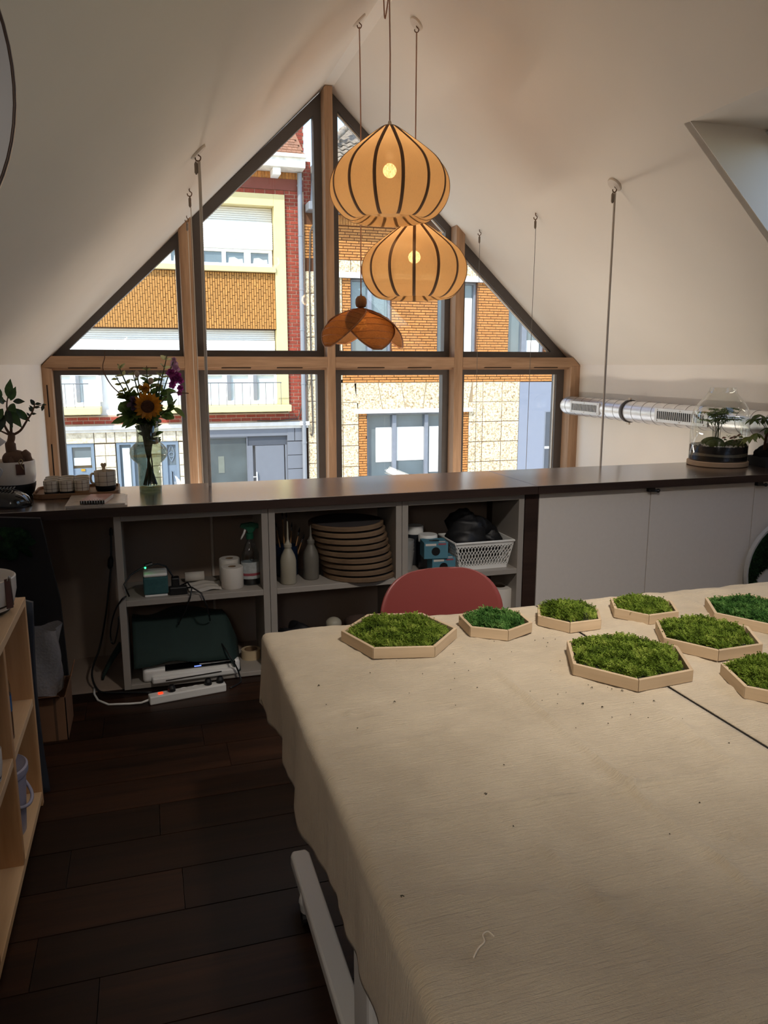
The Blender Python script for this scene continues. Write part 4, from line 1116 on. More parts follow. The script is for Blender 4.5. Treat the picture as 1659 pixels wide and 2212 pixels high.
M_cloth, nt, b = newmat('beige_cotton')
mp = coords(nt, (1, 1, 1), False)
n1 = noise(nt, mp, 3.5, 4, 0.6); n2 = noise(nt, mp, 260, 2, 0.5)
mpx = coords(nt, (1, 14, 1), False); n3 = noise(nt, mpx, 14, 4, 0.65, 0.4)
r = ramp(nt, n1.outputs[0], [(0.3, lin((180, 164, 139))), (0.7, lin((202, 186, 160)))])
nt.links.new(r.outputs[0], b.inputs['Base Color'])
b.inputs['Roughness'].default_value = 0.92
b.inputs['Sheen Weight'].default_value = 0.15
ad = nt.nodes.new('ShaderNodeMath'); ad.operation = 'MULTIPLY_ADD'; ad.inputs[1].default_value = 0.35
nt.links.new(n2.outputs[0], ad.inputs[0]); nt.links.new(n3.outputs[0], ad.inputs[2])
bump(nt, b, ad.outputs[0], 0.8, 0.006)

def vnoise(x, y, s, seed):
    q = np.sin(x * s * 1.7 + seed) * np.sin(y * s * 1.3 + seed * 2.1) + 0.6 * np.sin(x * s * 3.1 + y * s * 2.3 + seed * 3.3) + 0.4 * np.sin(x * s * 5.3 - y * s * 4.1 + seed)
    return q / 2.0
def cloth(x0, x1, y0, y1, oL, oR, oN, oF, z, creases, bumps, step, seed):
    s = np.arange(x0 - oL, x1 + oR + 1e-6, step); tt = np.arange(y0 - oN, y1 + oF + 1e-6, step)
    S, T = np.meshgrid(s, tt, indexing='ij')
    cx_, cy_ = np.clip(S, x0, x1), np.clip(T, y0, y1)
    ox, oy = S - cx_, T - cy_
    d = np.hypot(ox, oy) + 1e-9
    ux, uy = ox / d, oy / d
    R = 0.022
    ang = np.minimum(d / R, PI / 2)
    out = R * np.sin(ang); drop = R * (1 - np.cos(ang)) + np.maximum(0, d - R * PI / 2)
    per = np.where(np.abs(ox) > 1e-6, T, S) + np.arctan2(uy, np.abs(ux) + 1e-9) * 0.12
    hang = np.clip(drop / 0.2, 0, 1.4)
    wave = 0.003 * np.sin(per * 29 + 2.4 * np.sin(per * 4.3 + seed)) * (0.6 + 0.4 * np.sin(per * 7.1)) + 0.0015 * np.sin(per * 61 + 2 * np.sin(per * 9)) + 0.011 * np.sin(per * 7.7 + 1) + 0.006 * np.sin(per * 17 + 2 * np.sin(per * 3))
    corner = np.abs(ux * uy) * 2
    out = out + hang * (0.006 + wave * (1 - 0.7 * corner) - 0.012 * corner) 
    Z = z - drop
    X, Y = cx_ + ux * out, cy_ + uy * out
    flat = (d < 1e-6).astype(float)
    edge = np.exp(-np.minimum(np.minimum(cx_ - x0, x1 - cx_), np.minimum(cy_ - y0, y1 - cy_)) / 0.05)
    h = 0.0024 * vnoise(S, T, 6, seed) + 0.0026 * vnoise(S * 0.6, T * 2.2, 15, seed + 2) + 0.0016 * vnoise(S * 0.7, T * 1.8, 40, seed + 5)
    h = h + edge * 0.0025 * vnoise(S, T, 18, seed + 1)
    for (ax, ay, bx, by, w, hh) in creases:
        L = math.hypot(bx - ax, by - ay)
        u = ((S - ax) * (bx - ax) + (T - ay) * (by - ay)) / L ** 2
        v = ((S - ax) * (by - ay) - (T - ay) * (bx - ax)) / L
        v = v + 0.008 * np.sin(u * 7)
        m = np.clip(u * 6, 0, 1) * np.clip((1 - u) * 6, 0, 1)
        h = h + 3.2 * hh * np.exp(-np.abs(v) / (w * 0.75)) * m * (0.75 + 0.25 * np.sin(u * 23))
    for (ax, ay, w, hh) in bumps:
        dd = np.hypot(S - ax, (T - ay) * 1.5)
        h = h + hh * np.exp(-(dd / w) ** 2) * np.cos(dd / w * 2.4)
    if oR == 0: h = h * np.clip((x1 - S) / 0.06, 0, 1)
    if oL == 0: h = h * np.clip((S - x0) / 0.06, 0, 1)
    Z = Z + h * np.clip(1 - d / 0.03, 0.15, 1)
    n, m = S.shape
    vs = np.stack([X, Y, Z], -1).reshape(-1, 3)
    I = np.arange(n * m).reshape(n, m)
    f = np.stack([I[:-1, :-1], I[1:, :-1], I[1:, 1:], I[:-1, 1:]], -1).reshape(-1, 4)
    mb = MB(); mb.v = [tuple(q) for q in vs.tolist()]; mb.f = [tuple(q) for q in f.tolist()]
    return mb
cr = [(0.905, 2.2, 0.945, 0.75, 0.010, 0.0045), (0.36, 1.262, 1.30, 1.258, 0.012, 0.006), (1.205, 1.56, 1.208, 1.25, 0.018, 0.004),
      (0.34, 1.55, 0.72, 1.615, 0.010, 0.004), (0.36, 1.70, 0.80, 1.72, 0.012, 0.0025), (0.55, 0.95, 0.9, 0.98, 0.012, 0.003), (0.36, 2.1, 0.8, 1.98, 0.014, 0.002),
      (0.62, 1.25, 0.72, 0.8, 0.012, 0.0025), (0.36, 1.05, 0.62, 1.02, 0.012, 0.003), (1.0, 1.45, 1.25, 1.40, 0.01, 0.002)]
bu = [(0.45, 1.768, 0.022, 0.012), (0.475, 1.74, 0.03, -0.004), (1.0, 1.055, 0.018, 0.008), (1.03, 1.04, 0.018, 0.006)]
o = single('tablecloth', cloth(0.345, 1.326, 0.73, 2.425, 0.25, 0.0, 0.26, 0.14, 0.751, cr, bu, 0.0115, 1.0), M_cloth, 'creased beige cotton cloth hanging over the left end of the table', 'tablecloth', (0.85, 1.58, 0.75), 'beige tablecloths', smooth=True)
sd_ = o.modifiers.new('thick', 'SOLIDIFY'); sd_.thickness = 0.003; sd_.offset = -1
cr = [(1.40, 1.6, 2.3, 1.63, 0.012, 0.004), (1.9, 2.4, 1.95, 1.0, 0.010, 0.004), (1.5, 2.40, 2.4, 2.36, 0.02, 0.006), (1.36, 2.1, 2.2, 2.2, 0.016, 0.003)]
o = single('tablecloth', cloth(1.3345, 2.605, 0.73, 2.425, 0.0, 0.2, 0.22, 0.12, 0.752, cr, [], 0.013, 4.0), M_cloth, 'second beige cotton cloth right of the dark seam', 'tablecloth', (1.95, 1.58, 0.75), 'beige tablecloths', smooth=True)
sd_ = o.modifiers.new('thick', 'SOLIDIFY'); sd_.thickness = 0.003; sd_.offset = -1
# moss crumbs lying on the cloth: nobody could count them
c = MB()
cl = [(0.414, 1.951), (0.577, 1.793), (1.044, 1.635), (1.079, 1.604), (0.623, 1.316), (1.229, 1.598), (0.331 + 0.03, 1.077), (1.123, 1.717), (1.193, 1.68)]
for k in range(80):
    if k < 9: x, y, s = cl[k][0], cl[k][1], 0.003
    else:
        a = random.choice([(1.15, 1.62, 0.14), (0.75, 1.9, 0.2), (1.1, 2.0, 0.2), (1.25, 1.95, 0.15), (0.7, 1.4, 0.3), (1.4, 1.75, 0.15)])
        x, y, s = random.gauss(a[0], a[2]), random.gauss(a[1], a[2]), random.uniform(0.0007, 0.0018)
    if not (0.36 < x < 1.31 and 0.8 < y < 2.38): continue
    an = random.uniform(0, 6)
    for q in range(2):
        c.tube([(x, y, 0.7535), (x + s * math.cos(an + q), y + s * math.sin(an + q), 0.7545 + s * 0.4), (x + 1.8 * s * math.cos(an + q + 0.5), y + 1.8 * s * math.sin(an + q + 0.5), 0.7535)], 0.0005 + s * 0.12, 4)
tag(build('moss_crumbs', c, plain('dark_crumb', (52, 48, 32), 0.9)), 'dark moss crumbs scattered over the beige cloth', 'crumbs', None, 'stuff')
single('loose_thread', MB().tube(sm([(0.42, 0.915, 0.7545), (0.435, 0.93, 0.755), (0.448, 0.937, 0.757), (0.452, 0.952, 0.756), (0.463, 0.957, 0.7555), (0.468, 0.945, 0.7545)]), 0.0014, 5), plain('pale_thread', (226, 212, 190), 0.9), 'short loose cotton thread on the near part of the cloth', 'thread', (0.448, 0.937, 0.754), smooth=True)

# red shell chair behind the table
M_chair = plain('brick_red_plastic', (124, 56, 52), 0.42, var=0.04, scale=3, spec=0.5)
t = thing('shell_chair', 'dark red plastic shell chair behind the far table edge', 'chair', (1.03, 2.50, 0))
P = []
NU = 28
rows = [(0.79 * k / 20, None) for k in range(21)] + [(0.79 + 0.21 * math.sin(f), math.cos(f)) for f in np.linspace(0.12, PI / 2 - 0.03, 14)]
for v, cf in rows:                          # v: 0 seat front .. 1 top of the back
    if v < 0.5: yy, zz = 2.21 + 0.36 * (v / 0.5), 0.455 - 0.02 * math.sin(PI * v / 0.5)
    else:
        w = (v - 0.5) / 0.5
        a = min(1, w / 0.3)
        yy, zz = 2.57 + 0.05 * math.sin(a * PI / 2) + 0.05 * w, 0.455 + 0.05 * (1 - math.cos(a * PI / 2)) + 0.352 * max(0, w - 0.12) / 0.88
    hw = 0.235 if v < 0.5 else 0.235 + 0.018 * math.sin(PI * min(1, (v - 0.5) / 0.4))
    if cf is not None: hw = 0.250 * max(0.03, cf) ** 0.6
    if v < 0.08: hw *= 0.86 + 0.14 * (v / 0.08)
    row = []
    for i in range(NU + 1):
        u = -1 + 2 * i / NU
        cup = 0.05 * (hw / 0.24 * u) ** 2 * (1 if v > 0.5 else v * 2)
        row.append((1.03 + hw * u, yy - cup, zz + (0.02 * u * u if v < 0.5 else 0)))
    P.append(row)
o = build('shell', MB().grid(P), M_chair, t, smooth=True)
sd_ = o.modifiers.new('thick', 'SOLIDIFY'); sd_.thickness = 0.009
for sx, sy in ((-1, -1), (1, -1), (-1, 1), (1, 1)):
    build('leg', MB().tube([(1.03 + sx * 0.13, 2.43 + sy * 0.10, 0.44), (1.03 + sx * 0.22, 2.43 + sy * 0.20, 0.0)], [0.018, 0.011], 12), M_birch, t, smooth=True)

# ---------------------------------------------------------------- hexagonal moss frames
M_moss = {}
def mossmat(name, a, b_, c_):
    m, nt, bs = newmat(name)
    mp = coords(nt, (1, 1, 1), True)
    n = noise(nt, mp, 22, 3, 0.6); n2 = noise(nt, mp, 320, 2)
    mx = nt.nodes.new('ShaderNodeMath'); mx.operation = 'MULTIPLY_ADD'; mx.inputs[1].default_value = 0.5
    nt.links.new(n2.outputs[0], mx.inputs[0]); nt.links.new(n.outputs[0], mx.inputs[2])
    r = ramp(nt, mx.outputs[0], [(0.5, lin(a)), (0.75, lin(b_)), (0.98, lin(c_))])
    nt.links.new(r.outputs[0], bs.inputs['Base Color'])
    bs.inputs['Roughness'].default_value = 0.8
    bs.inputs['Specular IOR Level'].default_value = 0.2
    tr = nt.nodes.new('ShaderNodeBsdfTranslucent'); nt.links.new(r.outputs[0], tr.inputs['Color'])
    ms = nt.nodes.new('ShaderNodeMixShader'); ms.inputs['Fac'].default_value = 0.3
    nt.links.new(bs.outputs[0], ms.inputs[1]); nt.links.new(tr.outputs[0], ms.inputs[2])
    nt.links.new(ms.outputs[0], nt.nodes['Material Output'].inputs['Surface'])
    return m
M_mossA = mossmat('moss_olive', (34, 48, 10), (106, 130, 40), (168, 182, 84))
M_mossB = mossmat('moss_deep_green', (22, 48, 20), (74, 118, 52), (128, 164, 90))
M_soil = plain('moss_underlay', (30, 34, 16), 0.95)
def fronds(N, height, inside, lo=0.016, hi=0.034, lean=0.9, axis_up=(0, 0, 1), seed=0, comb=0.0):
    """N feathery moss shoots; returns vertices, faces (numpy)"""
    g = np.random.default_rng(seed)
    pts = inside(g, N); n = len(pts)
    base = np.column_stack([pts, height(pts[:, 0], pts[:, 1]) - 0.006])
    az = g.uniform(0, 2 * PI, n) * (1 - comb) + comb * (PI * 0.35 + 1.2 * np.sin(pts[:, 0] * 22 + seed) * np.cos(pts[:, 1] * 17))
    tilt = g.uniform(0.25, 1.0, n) * lean
    d = np.column_stack([np.cos(az) * np.sin(tilt), np.sin(az) * np.sin(tilt), np.cos(tilt)])
    L = g.uniform(lo, hi, n)
    side = np.cross(d, np.column_stack([g.normal(0, 0.5, n), g.normal(0, 0.5, n), np.ones(n)])); side /= np.linalg.norm(side, axis=1)[:, None] + 1e-9
    up = np.cross(side, d)
    V = []; F = []
    K = 5
    # centre line bends over, small leaflets on both sides
    idx0 = np.arange(n) * (K + 1 + 2 * K)
    cl = []
    for k in range(K + 1):
        t = k / K
        cl.append(base + d * (L * t)[:, None] - up * (L * 0.35 * t * t)[:, None])
    lf = []
    for k in range(K):
        w = L * (0.34 - 0.05 * k)
        mid = cl[k + 1] * 0.75 + d * 0
        for s in (1, -1):
            lf.append(cl[k] + side * (s * w)[:, None] + d * (L * 0.16)[:, None] + up * (L * 0.05)[:, None])
    V = np.stack(cl + lf, 1).reshape(-1, 3)
    f = []
    for k in range(K):
        f.append(np.column_stack([idx0 + k, idx0 + K + 1 + 2 * k, idx0 + k + 1]))
        f.append(np.column_stack([idx0 + k, idx0 + k + 1, idx0 + K + 2 + 2 * k]))
    return V, np.concatenate(f)
def np_mesh(name, V, F, mat, parent):
    me = bpy.data.meshes.new(name)
    me.from_pydata(V.tolist(), [], F.tolist()); me.update()
    me.materials.append(mat)
    o = bpy.data.objects.new(name, me); COL.objects.link(o); o.parent = parent
    return o
def hexframe(cx, cy, R, rot, label, mm, hump, seed):
    t = thing('moss_frame', label, 'moss frame', (cx, cy, 0.7535), 'hexagonal moss frames on the table')
    a0 = math.radians(rot); H, T = 0.034, 0.010
    vo = [(R * math.cos(a0 + k * PI / 3), R * math.sin(a0 + k * PI / 3)) for k in range(6)]
    ri = R - T / math.cos(PI / 6)
    vi = [(ri * math.cos(a0 + k * PI / 3), ri * math.sin(a0 + k * PI / 3)) for k in range(6)]
    for k in range(6):
        j = (k + 1) % 6; e = 0.0008
        L = Vector((vo[j][0] - vo[k][0], vo[j][1] - vo[k][1], 0)); Ln = L.length; an = math.atan2(L.y, L.x)
        ca, sa = math.cos(-an), math.sin(-an)
        def loc(p): x, y = p[0] - vo[k][0], p[1] - vo[k][1]; return (x * ca - y * sa, x * sa + y * ca)
        q = [loc(vo[k]), loc(vo[j]), loc(vi[j]), loc(vi[k])]
        q = [(q[0][0] + e, q[0][1]), (q[1][0] - e, q[1][1]), (q[2][0] - e, q[2][1]), (q[3][0] + e, q[3][1])]
        o = build('side', MB().prism_xy(q, 0.0, H), M_birch, t, world=False, bevel=0.0008, seg=1)
        o.location = (vo[k][0], vo[k][1], 0); o.rotation_euler = (0, 0, an)
    build('base_board', MB().prism_xy(vi, 0.002, 0.008), M_birch, t, world=False)
    rin = ri * 0.985 * math.cos(PI / 6)
    def hexdist(x, y):
        dd = 0
        for k in range(6):
            an = a0 + PI / 6 + k * PI / 3
            dd = np.maximum(dd, x * math.cos(an) + y * math.sin(an))
        return dd / rin
    def height(x, y):
        e = np.clip(1 - hexdist(x, y) ** 3, 0, 1)
        return 0.020 + hump * e ** 0.7 + 0.005 * np.sin(x * 40 + seed) * np.sin(y * 36 + seed * 2) * e + 0.004 * np.sin(x * 75 + y * 60 + seed)
    def inside(g, N):
        p = g.uniform(-R, R, (int(N * 1.6), 2)); return p[hexdist(p[:, 0], p[:, 1]) < 0.93][:N]
    rr = np.linspace(0, 1, 12); P = []
    for k in range(48):
        an = 2 * PI * k / 48
        w = rin / max(math.cos(((an - a0) % (PI / 3)) - PI / 6), 0.5)
        P.append([(r * w * math.cos(an), r * w * math.sin(an), float(height(np.array(r * w * math.cos(an)), np.array(r * w * math.sin(an)))) - 0.004) for r in rr])
    P.append(P[0])
    V, F = fronds(int(62000 * R * R * 2.6), height, inside, 0.011, 0.026, 1.1, seed=seed, comb=0.55)
    mo = np_mesh('moss', V, F, mm, t); mo['kind'] = 'stuff'
    build('moss_bed', MB().grid(P), M_soil, mo, world=False, smooth=True)
    return t
hexframe(0.737, 2.232, 0.187, 167, 'large hexagonal moss frame at the left end of the table', M_mossA, 0.018, 1)
hexframe(1.076, 2.239, 0.124, 145, 'small hexagonal moss frame in front of the red chair', M_mossB, 0.018, 2)
hexframe(1.347, 2.228, 0.120, 122, 'small heaped moss frame standing across the table seam at the back', M_mossA, 0.034, 3)
hexframe(1.645, 2.226, 0.124, 123, 'small moss frame at the back edge, right of the heaped one', M_mossA, 0.020, 4)
hexframe(1.999, 2.075, 0.180, 120, 'large bright moss frame cut by the right edge of the photo', M_mossB, 0.014, 5)
hexframe(1.663, 1.922, 0.166, 122, 'moss frame just behind and right of the big front one', M_mossA, 0.026, 6)
hexframe(1.306, 1.829, 0.189, 125, 'biggest and nearest full moss frame, just left of the table seam', M_mossA, 0.026, 7)
hexframe(1.625, 1.572, 0.160, 131, 'moss frame with dense green cushion at lower right, partly cut off', M_mossA, 0.030, 8)

# ---------------------------------------------------------------- pendant lamps
def shademat(name, c, tcol, see, weave=90, st=(1, 1, 1)):
    """open-weave lamp fabric: scatters the bulb's light and lets a little straight through"""
    m, nt, b = newmat(name)
    nt.nodes.remove(b)
    mp = coords(nt, st, False); n = noise(nt, mp, weave, 3, 0.6)
    r = ramp(nt, n.outputs[0], [(0.25, lin(tuple(v * 0.76 for v in c))), (0.75, lin(c))])
    df = nt.nodes.new('ShaderNodeBsdfDiffuse'); tl = nt.nodes.new('ShaderNodeBsdfTranslucent'); tp = nt.nodes.new('ShaderNodeBsdfTransparent')
    nt.links.new(r.outputs[0], df.inputs['Color']); nt.links.new(r.outputs[0], tl.inputs['Color'])
    tp.inputs['Color'].default_value = lin(tcol)
    m1 = nt.nodes.new('ShaderNodeMixShader'); m1.inputs['Fac'].default_value = 0.55
    nt.links.new(df.outputs[0], m1.inputs[1]); nt.links.new(tl.outputs[0], m1.inputs[2])
    m2 = nt.nodes.new('ShaderNodeMixShader')
    mr = nt.nodes.new('ShaderNodeMapRange'); mr.inputs['From Min'].default_value = 0.3; mr.inputs['From Max'].default_value = 0.7; mr.inputs['To Min'].default_value = see * 0.3; mr.inputs['To Max'].default_value = see * 1.7
    nt.links.new(n.outputs[0], mr.inputs['Value']); nt.links.new(mr.outputs[0], m2.inputs['Fac'])
    nt.links.new(m1.outputs[0], m2.inputs[1]); nt.links.new(tp.outputs[0], m2.inputs[2])
    nt.links.new(m2.outputs[0], nt.nodes['Material Output'].inputs['Surface'])
    return m
M_shade = shademat('linen_lamp_fabric', (222, 184, 132), (255, 222, 176), 0.22, 60, (4, 4, 1))
M_rattan = shademat('woven_rattan', (176, 130, 88), (240, 200, 140), 0.12, 70, (1, 1, 3))
M_rib = plain('brown_rib_tape', (112, 84, 60), 0.85, var=0.05)
M_cord = plain('pinkish_cord', (168, 128, 108), 0.7, var=0.05)
M_gcord = plain('grey_cord', (196, 186, 176), 0.7, var=0.05)
M_steel = plain('steel_wire', (128, 122, 116), 0.4, 0.6, var=0.05)
M_bulb = emit('glowing_bulb', (255, 222, 178), 6.0)
M_rose = plain('ceiling_rose_white', (214, 202, 188), 0.7, var=0.02)
BULB_W = 11.0
UP_W = 5.6
def bulb_light(name, loc, w, parent):
    d = bpy.data.lights.new(name, 'POINT'); d.energy = w; d.color = (1.0, 0.80, 0.58); d.shadow_soft_size = 0.06
    o = bpy.data.objects.new(name, d); COL.objects.link(o); o.parent = parent
    o.location = Vector(loc) - ORG[parent.name]
    return o
def sloped_disc(c, r, nrm, th=0.012, n=24):
    nrm = Vector(nrm).normalized(); u = nrm.orthogonal().normalized(); w = nrm.cross(u)
    mb = MB(); vs = []
    for rr, hh in ((r, 0), (r, th * 0.4), (r * 0.9, th)):
        for k in range(n): vs.append(tuple(Vector(c) + (u * math.cos(2 * PI * k / n) + w * math.sin(2 * PI * k / n)) * rr + nrm * hh))
    fs = [tuple(range(n - 1, -1, -1)), tuple(range(2 * n, 3 * n))]
    for q in (0, 1):
        for k in range(n): fs.append((q * n + k, q * n + (k + 1) % n, (q + 1) * n + (k + 1) % n, (q + 1) * n + k))
    return mb.add(vs, fs)
NL = Vector((ZR - ZE, 0, -(RL - XL))).normalized(); NR = Vector((-(ZR - ZE), 0, -(XR - RR))).normalized()
def hook(c):
    c = Vector(c)
    return [c + Vector((0, 0, 0.0)), c + Vector((0, 0, -0.02)), c + Vector((0.014, 0, -0.032)), c + Vector((0.008, 0, -0.05)), c + Vector((-0.010, 0, -0.05)), c + Vector((-0.014, 0, -0.036))]
def onion_lamp(label, x, y, zt, R, H, ceil, nrm, rot):
    t = thing('pendant_lamp', label, 'pendant lamp', (x, y, zt), 'onion shaped fabric pendant lamps')
    prof = [(0.08, 0.0), (0.15, 0.02), (0.36, 0.12), (0.55, 0.215), (0.73, 0.31), (0.86, 0.395), (0.95, 0.49), (0.992, 0.58), (1.0, 0.66), (0.985, 0.74), (0.94, 0.82), (0.86, 0.90), (0.76, 0.965), (0.67, 0.995), (0.60, 1.0), (0.52, 0.985), (0.42, 0.95), (0.36, 0.92)]
    prof = [(r * R, -z * H) for r, z in prof]
    pr = sm([(r, 0, z) for r, z in prof], 3); pr = [(p.x, p.z) for p in pr]
    N, per = 14, 6
    def rad(r, a):
        ph = ((a - rot) * N / (2 * PI)) % 1.0
        return r * (1 - 0.022 * math.sin(PI * ph) * min(1, r / (0.3 * R)))
    P = []
    for k in range(N * per + 1):
        a = rot + 2 * PI * k / (N * per)
        P.append([(x + rad(r, a) * math.cos(a), y + rad(r, a) * math.sin(a), zt + z) for r, z in pr])
    build('lamp_shade', MB().grid(P), M_shade, t, smooth=True)
    for k in range(N):
        a = rot + 2 * PI * k / N; P = []
        ca, sa = math.cos(a), math.sin(a)
        for (r, z) in pr:
            rr = r + 0.0025; w = min(0.010, r * 0.2)
            P.append([(x + rr * ca - sa * s * w, y + rr * sa + ca * s * w, zt + z) for s in (-1, 1)])
        o = build('rib', MB().grid(P), M_rib, t, smooth=True)
        o.modifiers.new('thick', 'SOLIDIFY').thickness = 0.002
    build('cap', MB().lathe([(0.034, -0.004), (0.034, 0.002), (0.014, 0.008), (0.008, 0.028), (0.004, 0.03)], 20, (x, y, zt)), M_rose, t, smooth=True, angle=40)
    bz = zt - H * 0.47
    build('bulb', MB().ball((x, y, bz), 0.042, 18, 12), M_bulb, t, smooth=True)
    build('socket', MB().lathe([(0.018, 0), (0.02, 0.01), (0.02, 0.07), (0.006, 0.085), (0.004, H * 0.47 - 0.045)], 14, (x, y, bz + 0.04)), M_rose, t, smooth=True, angle=40)
    bulb_light('bulb_light', (x, y, bz), BULB_W, t)
    c = Vector(ceil)
    build('cord', MB().tube([(x, y, zt + 0.02), (x + 0.002, y, zt + 0.4), (c.x, c.y, c.z - 0.05)], 0.0042, 6), M_cord, t, smooth=True)
    build('ceiling_rose', sloped_disc(c, 0.05, nrm), M_rose, t, smooth=True, angle=30)
    build('hook', MB().tube(sm(hook(c), 3), 0.0035, 6), M_rib, t, smooth=True)
    return t
onion_lamp('higher of the two onion shaped fabric pendant lamps with brown ribs', 1.511, 4.80, 3.046, 0.369, 0.545, (1.507, 4.80, sl(1.507)), NL, 0.13)
onion_lamp('lower onion shaped fabric pendant lamp with brown ribs, nearer the window', 1.807, 5.177, 2.583, 0.3625, 0.515, (1.809, 5.17, sr(1.809)), NR, -PI / 2 - 0.34)
# slack loop of cord next to the upper lamp
single('cord_loop', MB().tube(sm([(1.46, 4.80, sl(1.46) - 0.01), (1.466, 4.79, 3.80), (1.474, 4.79, 3.645), (1.482, 4.79, 3.645), (1.50, 4.80, 3.74), (1.507, 4.80, 3.80)]), 0.004, 6), M_cord, 'slack loop of lamp cord under the ridge above the upper lamp', 'cord', (1.48, 4.79, 3.64), smooth=True)

# rattan petal lamp
px_, py_, pz_ = 1.457, 5.283, 2.012
t = thing('petal_lamp', 'woven rattan pendant lamp of drooping petals under a wooden ball', 'pendant lamp', (px_, py_, pz_))
build('wood_ball', MB().lathe([(0.022, 0), (0.034, 0.006), (0.040, 0.03), (0.038, 0.056), (0.026, 0.074), (0.008, 0.079), (0.005, 0.09)], 24, (px_, py_, pz_ - 0.004)), wood('lamp_ball_wood', (104, 72, 46), (146, 106, 70), 'Z', 8), t, smooth=True, angle=50)
def petal(az, L, Wd, a0, a1, drop):
    d = Vector((math.cos(az), math.sin(az), 0)); s = Vector((-d.y, d.x, 0))
    NU, NV = 22, 14
    ctr = []; p = Vector((px_, py_, pz_ - 0.004 - drop)) + d * 0.005
    for i in range(NU + 1):
        ctr.append(p.copy()); u = i / NU
        an = math.radians(a0 + (a1 - a0) * u)
        p += (d * math.cos(an) - Vector((0, 0, 1)) * math.sin(an)) * (L / NU)
    P = []
    for i in range(NU + 1):
        u = i / NU
        an = math.radians(a0 + (a1 - a0) * u)
        nrm = d * math.sin(an) + Vector((0, 0, 1)) * math.cos(an)
        w = Wd / 2 * max(0.06, (math.sin(PI * min(1, (u * 0.93 + 0.05)))) ** 0.62)
        P.append([tuple(ctr[i] + s * (w * v) - nrm * (0.045 * v * v * (w / (Wd / 2)))) for v in np.linspace(-1, 1, NV + 1)])
    o = build('petal', MB().grid(P), M_rattan, t, smooth=True)
    o.modifiers.new('thick', 'SOLIDIFY').thickness = 0.004
    rimp = [P[i][0] for i in range(NU + 1)] + [P[NU][j] for j in range(1, NV)] + [P[i][NV] for i in range(NU, -1, -1)]
    build('petal_rim', MB().tube(rimp, 0.006, 6), wood('rattan_cane', (110, 66, 34), (150, 98, 56), 'X', 8), o, smooth=True)
    for q in range(3, NU, 3):
        build('weave_line', MB().tube([tuple(Vector(pp) + Vector((0, 0, 0.003))) for pp in P[q]], 0.0016, 4), MATS['rattan_cane'], o)
petal(math.radians(-72), 0.38, 0.38, 16, 96, 0.0)
petal(math.radians(-158), 0.42, 0.36, 4, 84, 0.006)
petal(math.radians(8), 0.43, 0.32, 4, 78, 0.010)
petal(math.radians(104), 0.40, 0.36, 4, 76, 0.004)
build('bulb', MB().ball((px_, py_, 1.90), 0.04, 18, 12), M_bulb, t, smooth=True)
build('socket', MB().tube([(px_, py_, 1.935), (px_, py_, pz_)], 0.018, 12), M_rib, t)
bulb_light('bulb_light', (px_, py_, 1.90), BULB_W * 0.8, t)
build('cord', MB().tube([(px_, py_, pz_ + 0.08), (1.459, py_, 2.7), (1.462, py_, 3.2), (1.459, py_, 3.55), (1.456, py_, sl(1.456) - 0.045)], 0.0042, 6), M_cord, t, smooth=True)
build('ceiling_rose', sloped_disc((1.452, py_, sl(1.452)), 0.055, NL), M_rose, t, smooth=True, angle=30)
build('hook', MB().tube(sm(hook((1.456, py_, sl(1.456))), 3), 0.0035, 6), M_rib, t, smooth=True)

# hanging cords and wires over the stair void
def hang(label, x, y, x2, zlow, r, mat, rose, nrm, f, grip=True, name='hanging_cord'):
    zc = f(x)
    t = thing(name, label, 'hanging cord', (x, y, zc), 'cords and wires hanging from the sloping ceiling')
    build('cord', MB().tube(sm([(x + 0.004, y, zc - 0.05), (x + 0.004, y, zc - 0.3), (x * 0.6 + x2 * 0.4, y, zc * 0.6 + zlow * 0.4), (x2, y, zlow)], 5), r, 8), mat, t, smooth=True)
    if rose: build('ceiling_rose', sloped_disc((x, y, zc), 0.052, nrm), M_rose, t, smooth=True, angle=30)
    build('hook', MB().tube(sm(hook((x, y, zc + 0.005)), 3), 0.0035, 6), M_rib, t, smooth=True)
    if grip:
        gx = x - (0.012 if rose else 0)
        build('wire_gripper', MB().tube([(gx, y, zc - 0.05), (gx, y, zc - 0.062), (gx, y, zc - 0.105), (gx, y, zc - 0.115)], [0.003, 0.009, 0.009, 0.003], 10), plain('gripper_metal', (130, 118, 106), 0.4, 0.5), t, smooth=True, angle=40)
    return t
hang('thick grey cord hanging from a ceiling rose left of the window', 0.332, 4.396, 0.312, -1.0, 0.0085, M_gcord, True, NL, sl)
hang('thin wire hanging at left, just behind the thick grey cord', 0.341, 5.336, 0.349, -1.0, 0.0028, M_rose, False, NL, sl)
hang('short wire gripper near the top of the left window post', 0.388, 6.54, 0.39, -1.0, 0.0028, M_rose, False, NL, sl)
hang('thick brownish cord hanging from a ceiling rose right of the window', 2.924, 4.527, 2.933, -1.0, 0.0075, M_gcord, True, NR, sr)
hang('thin wire hanging at right in front of the sloped window edge', 2.915, 5.561, 2.903, -1.0, 0.0022, M_steel, False, NR, sr)
hang('faint wire hanging at the right window post', 2.883, 6.53, 2.895, -1.0, 0.0022, M_steel, False, NR, sr)

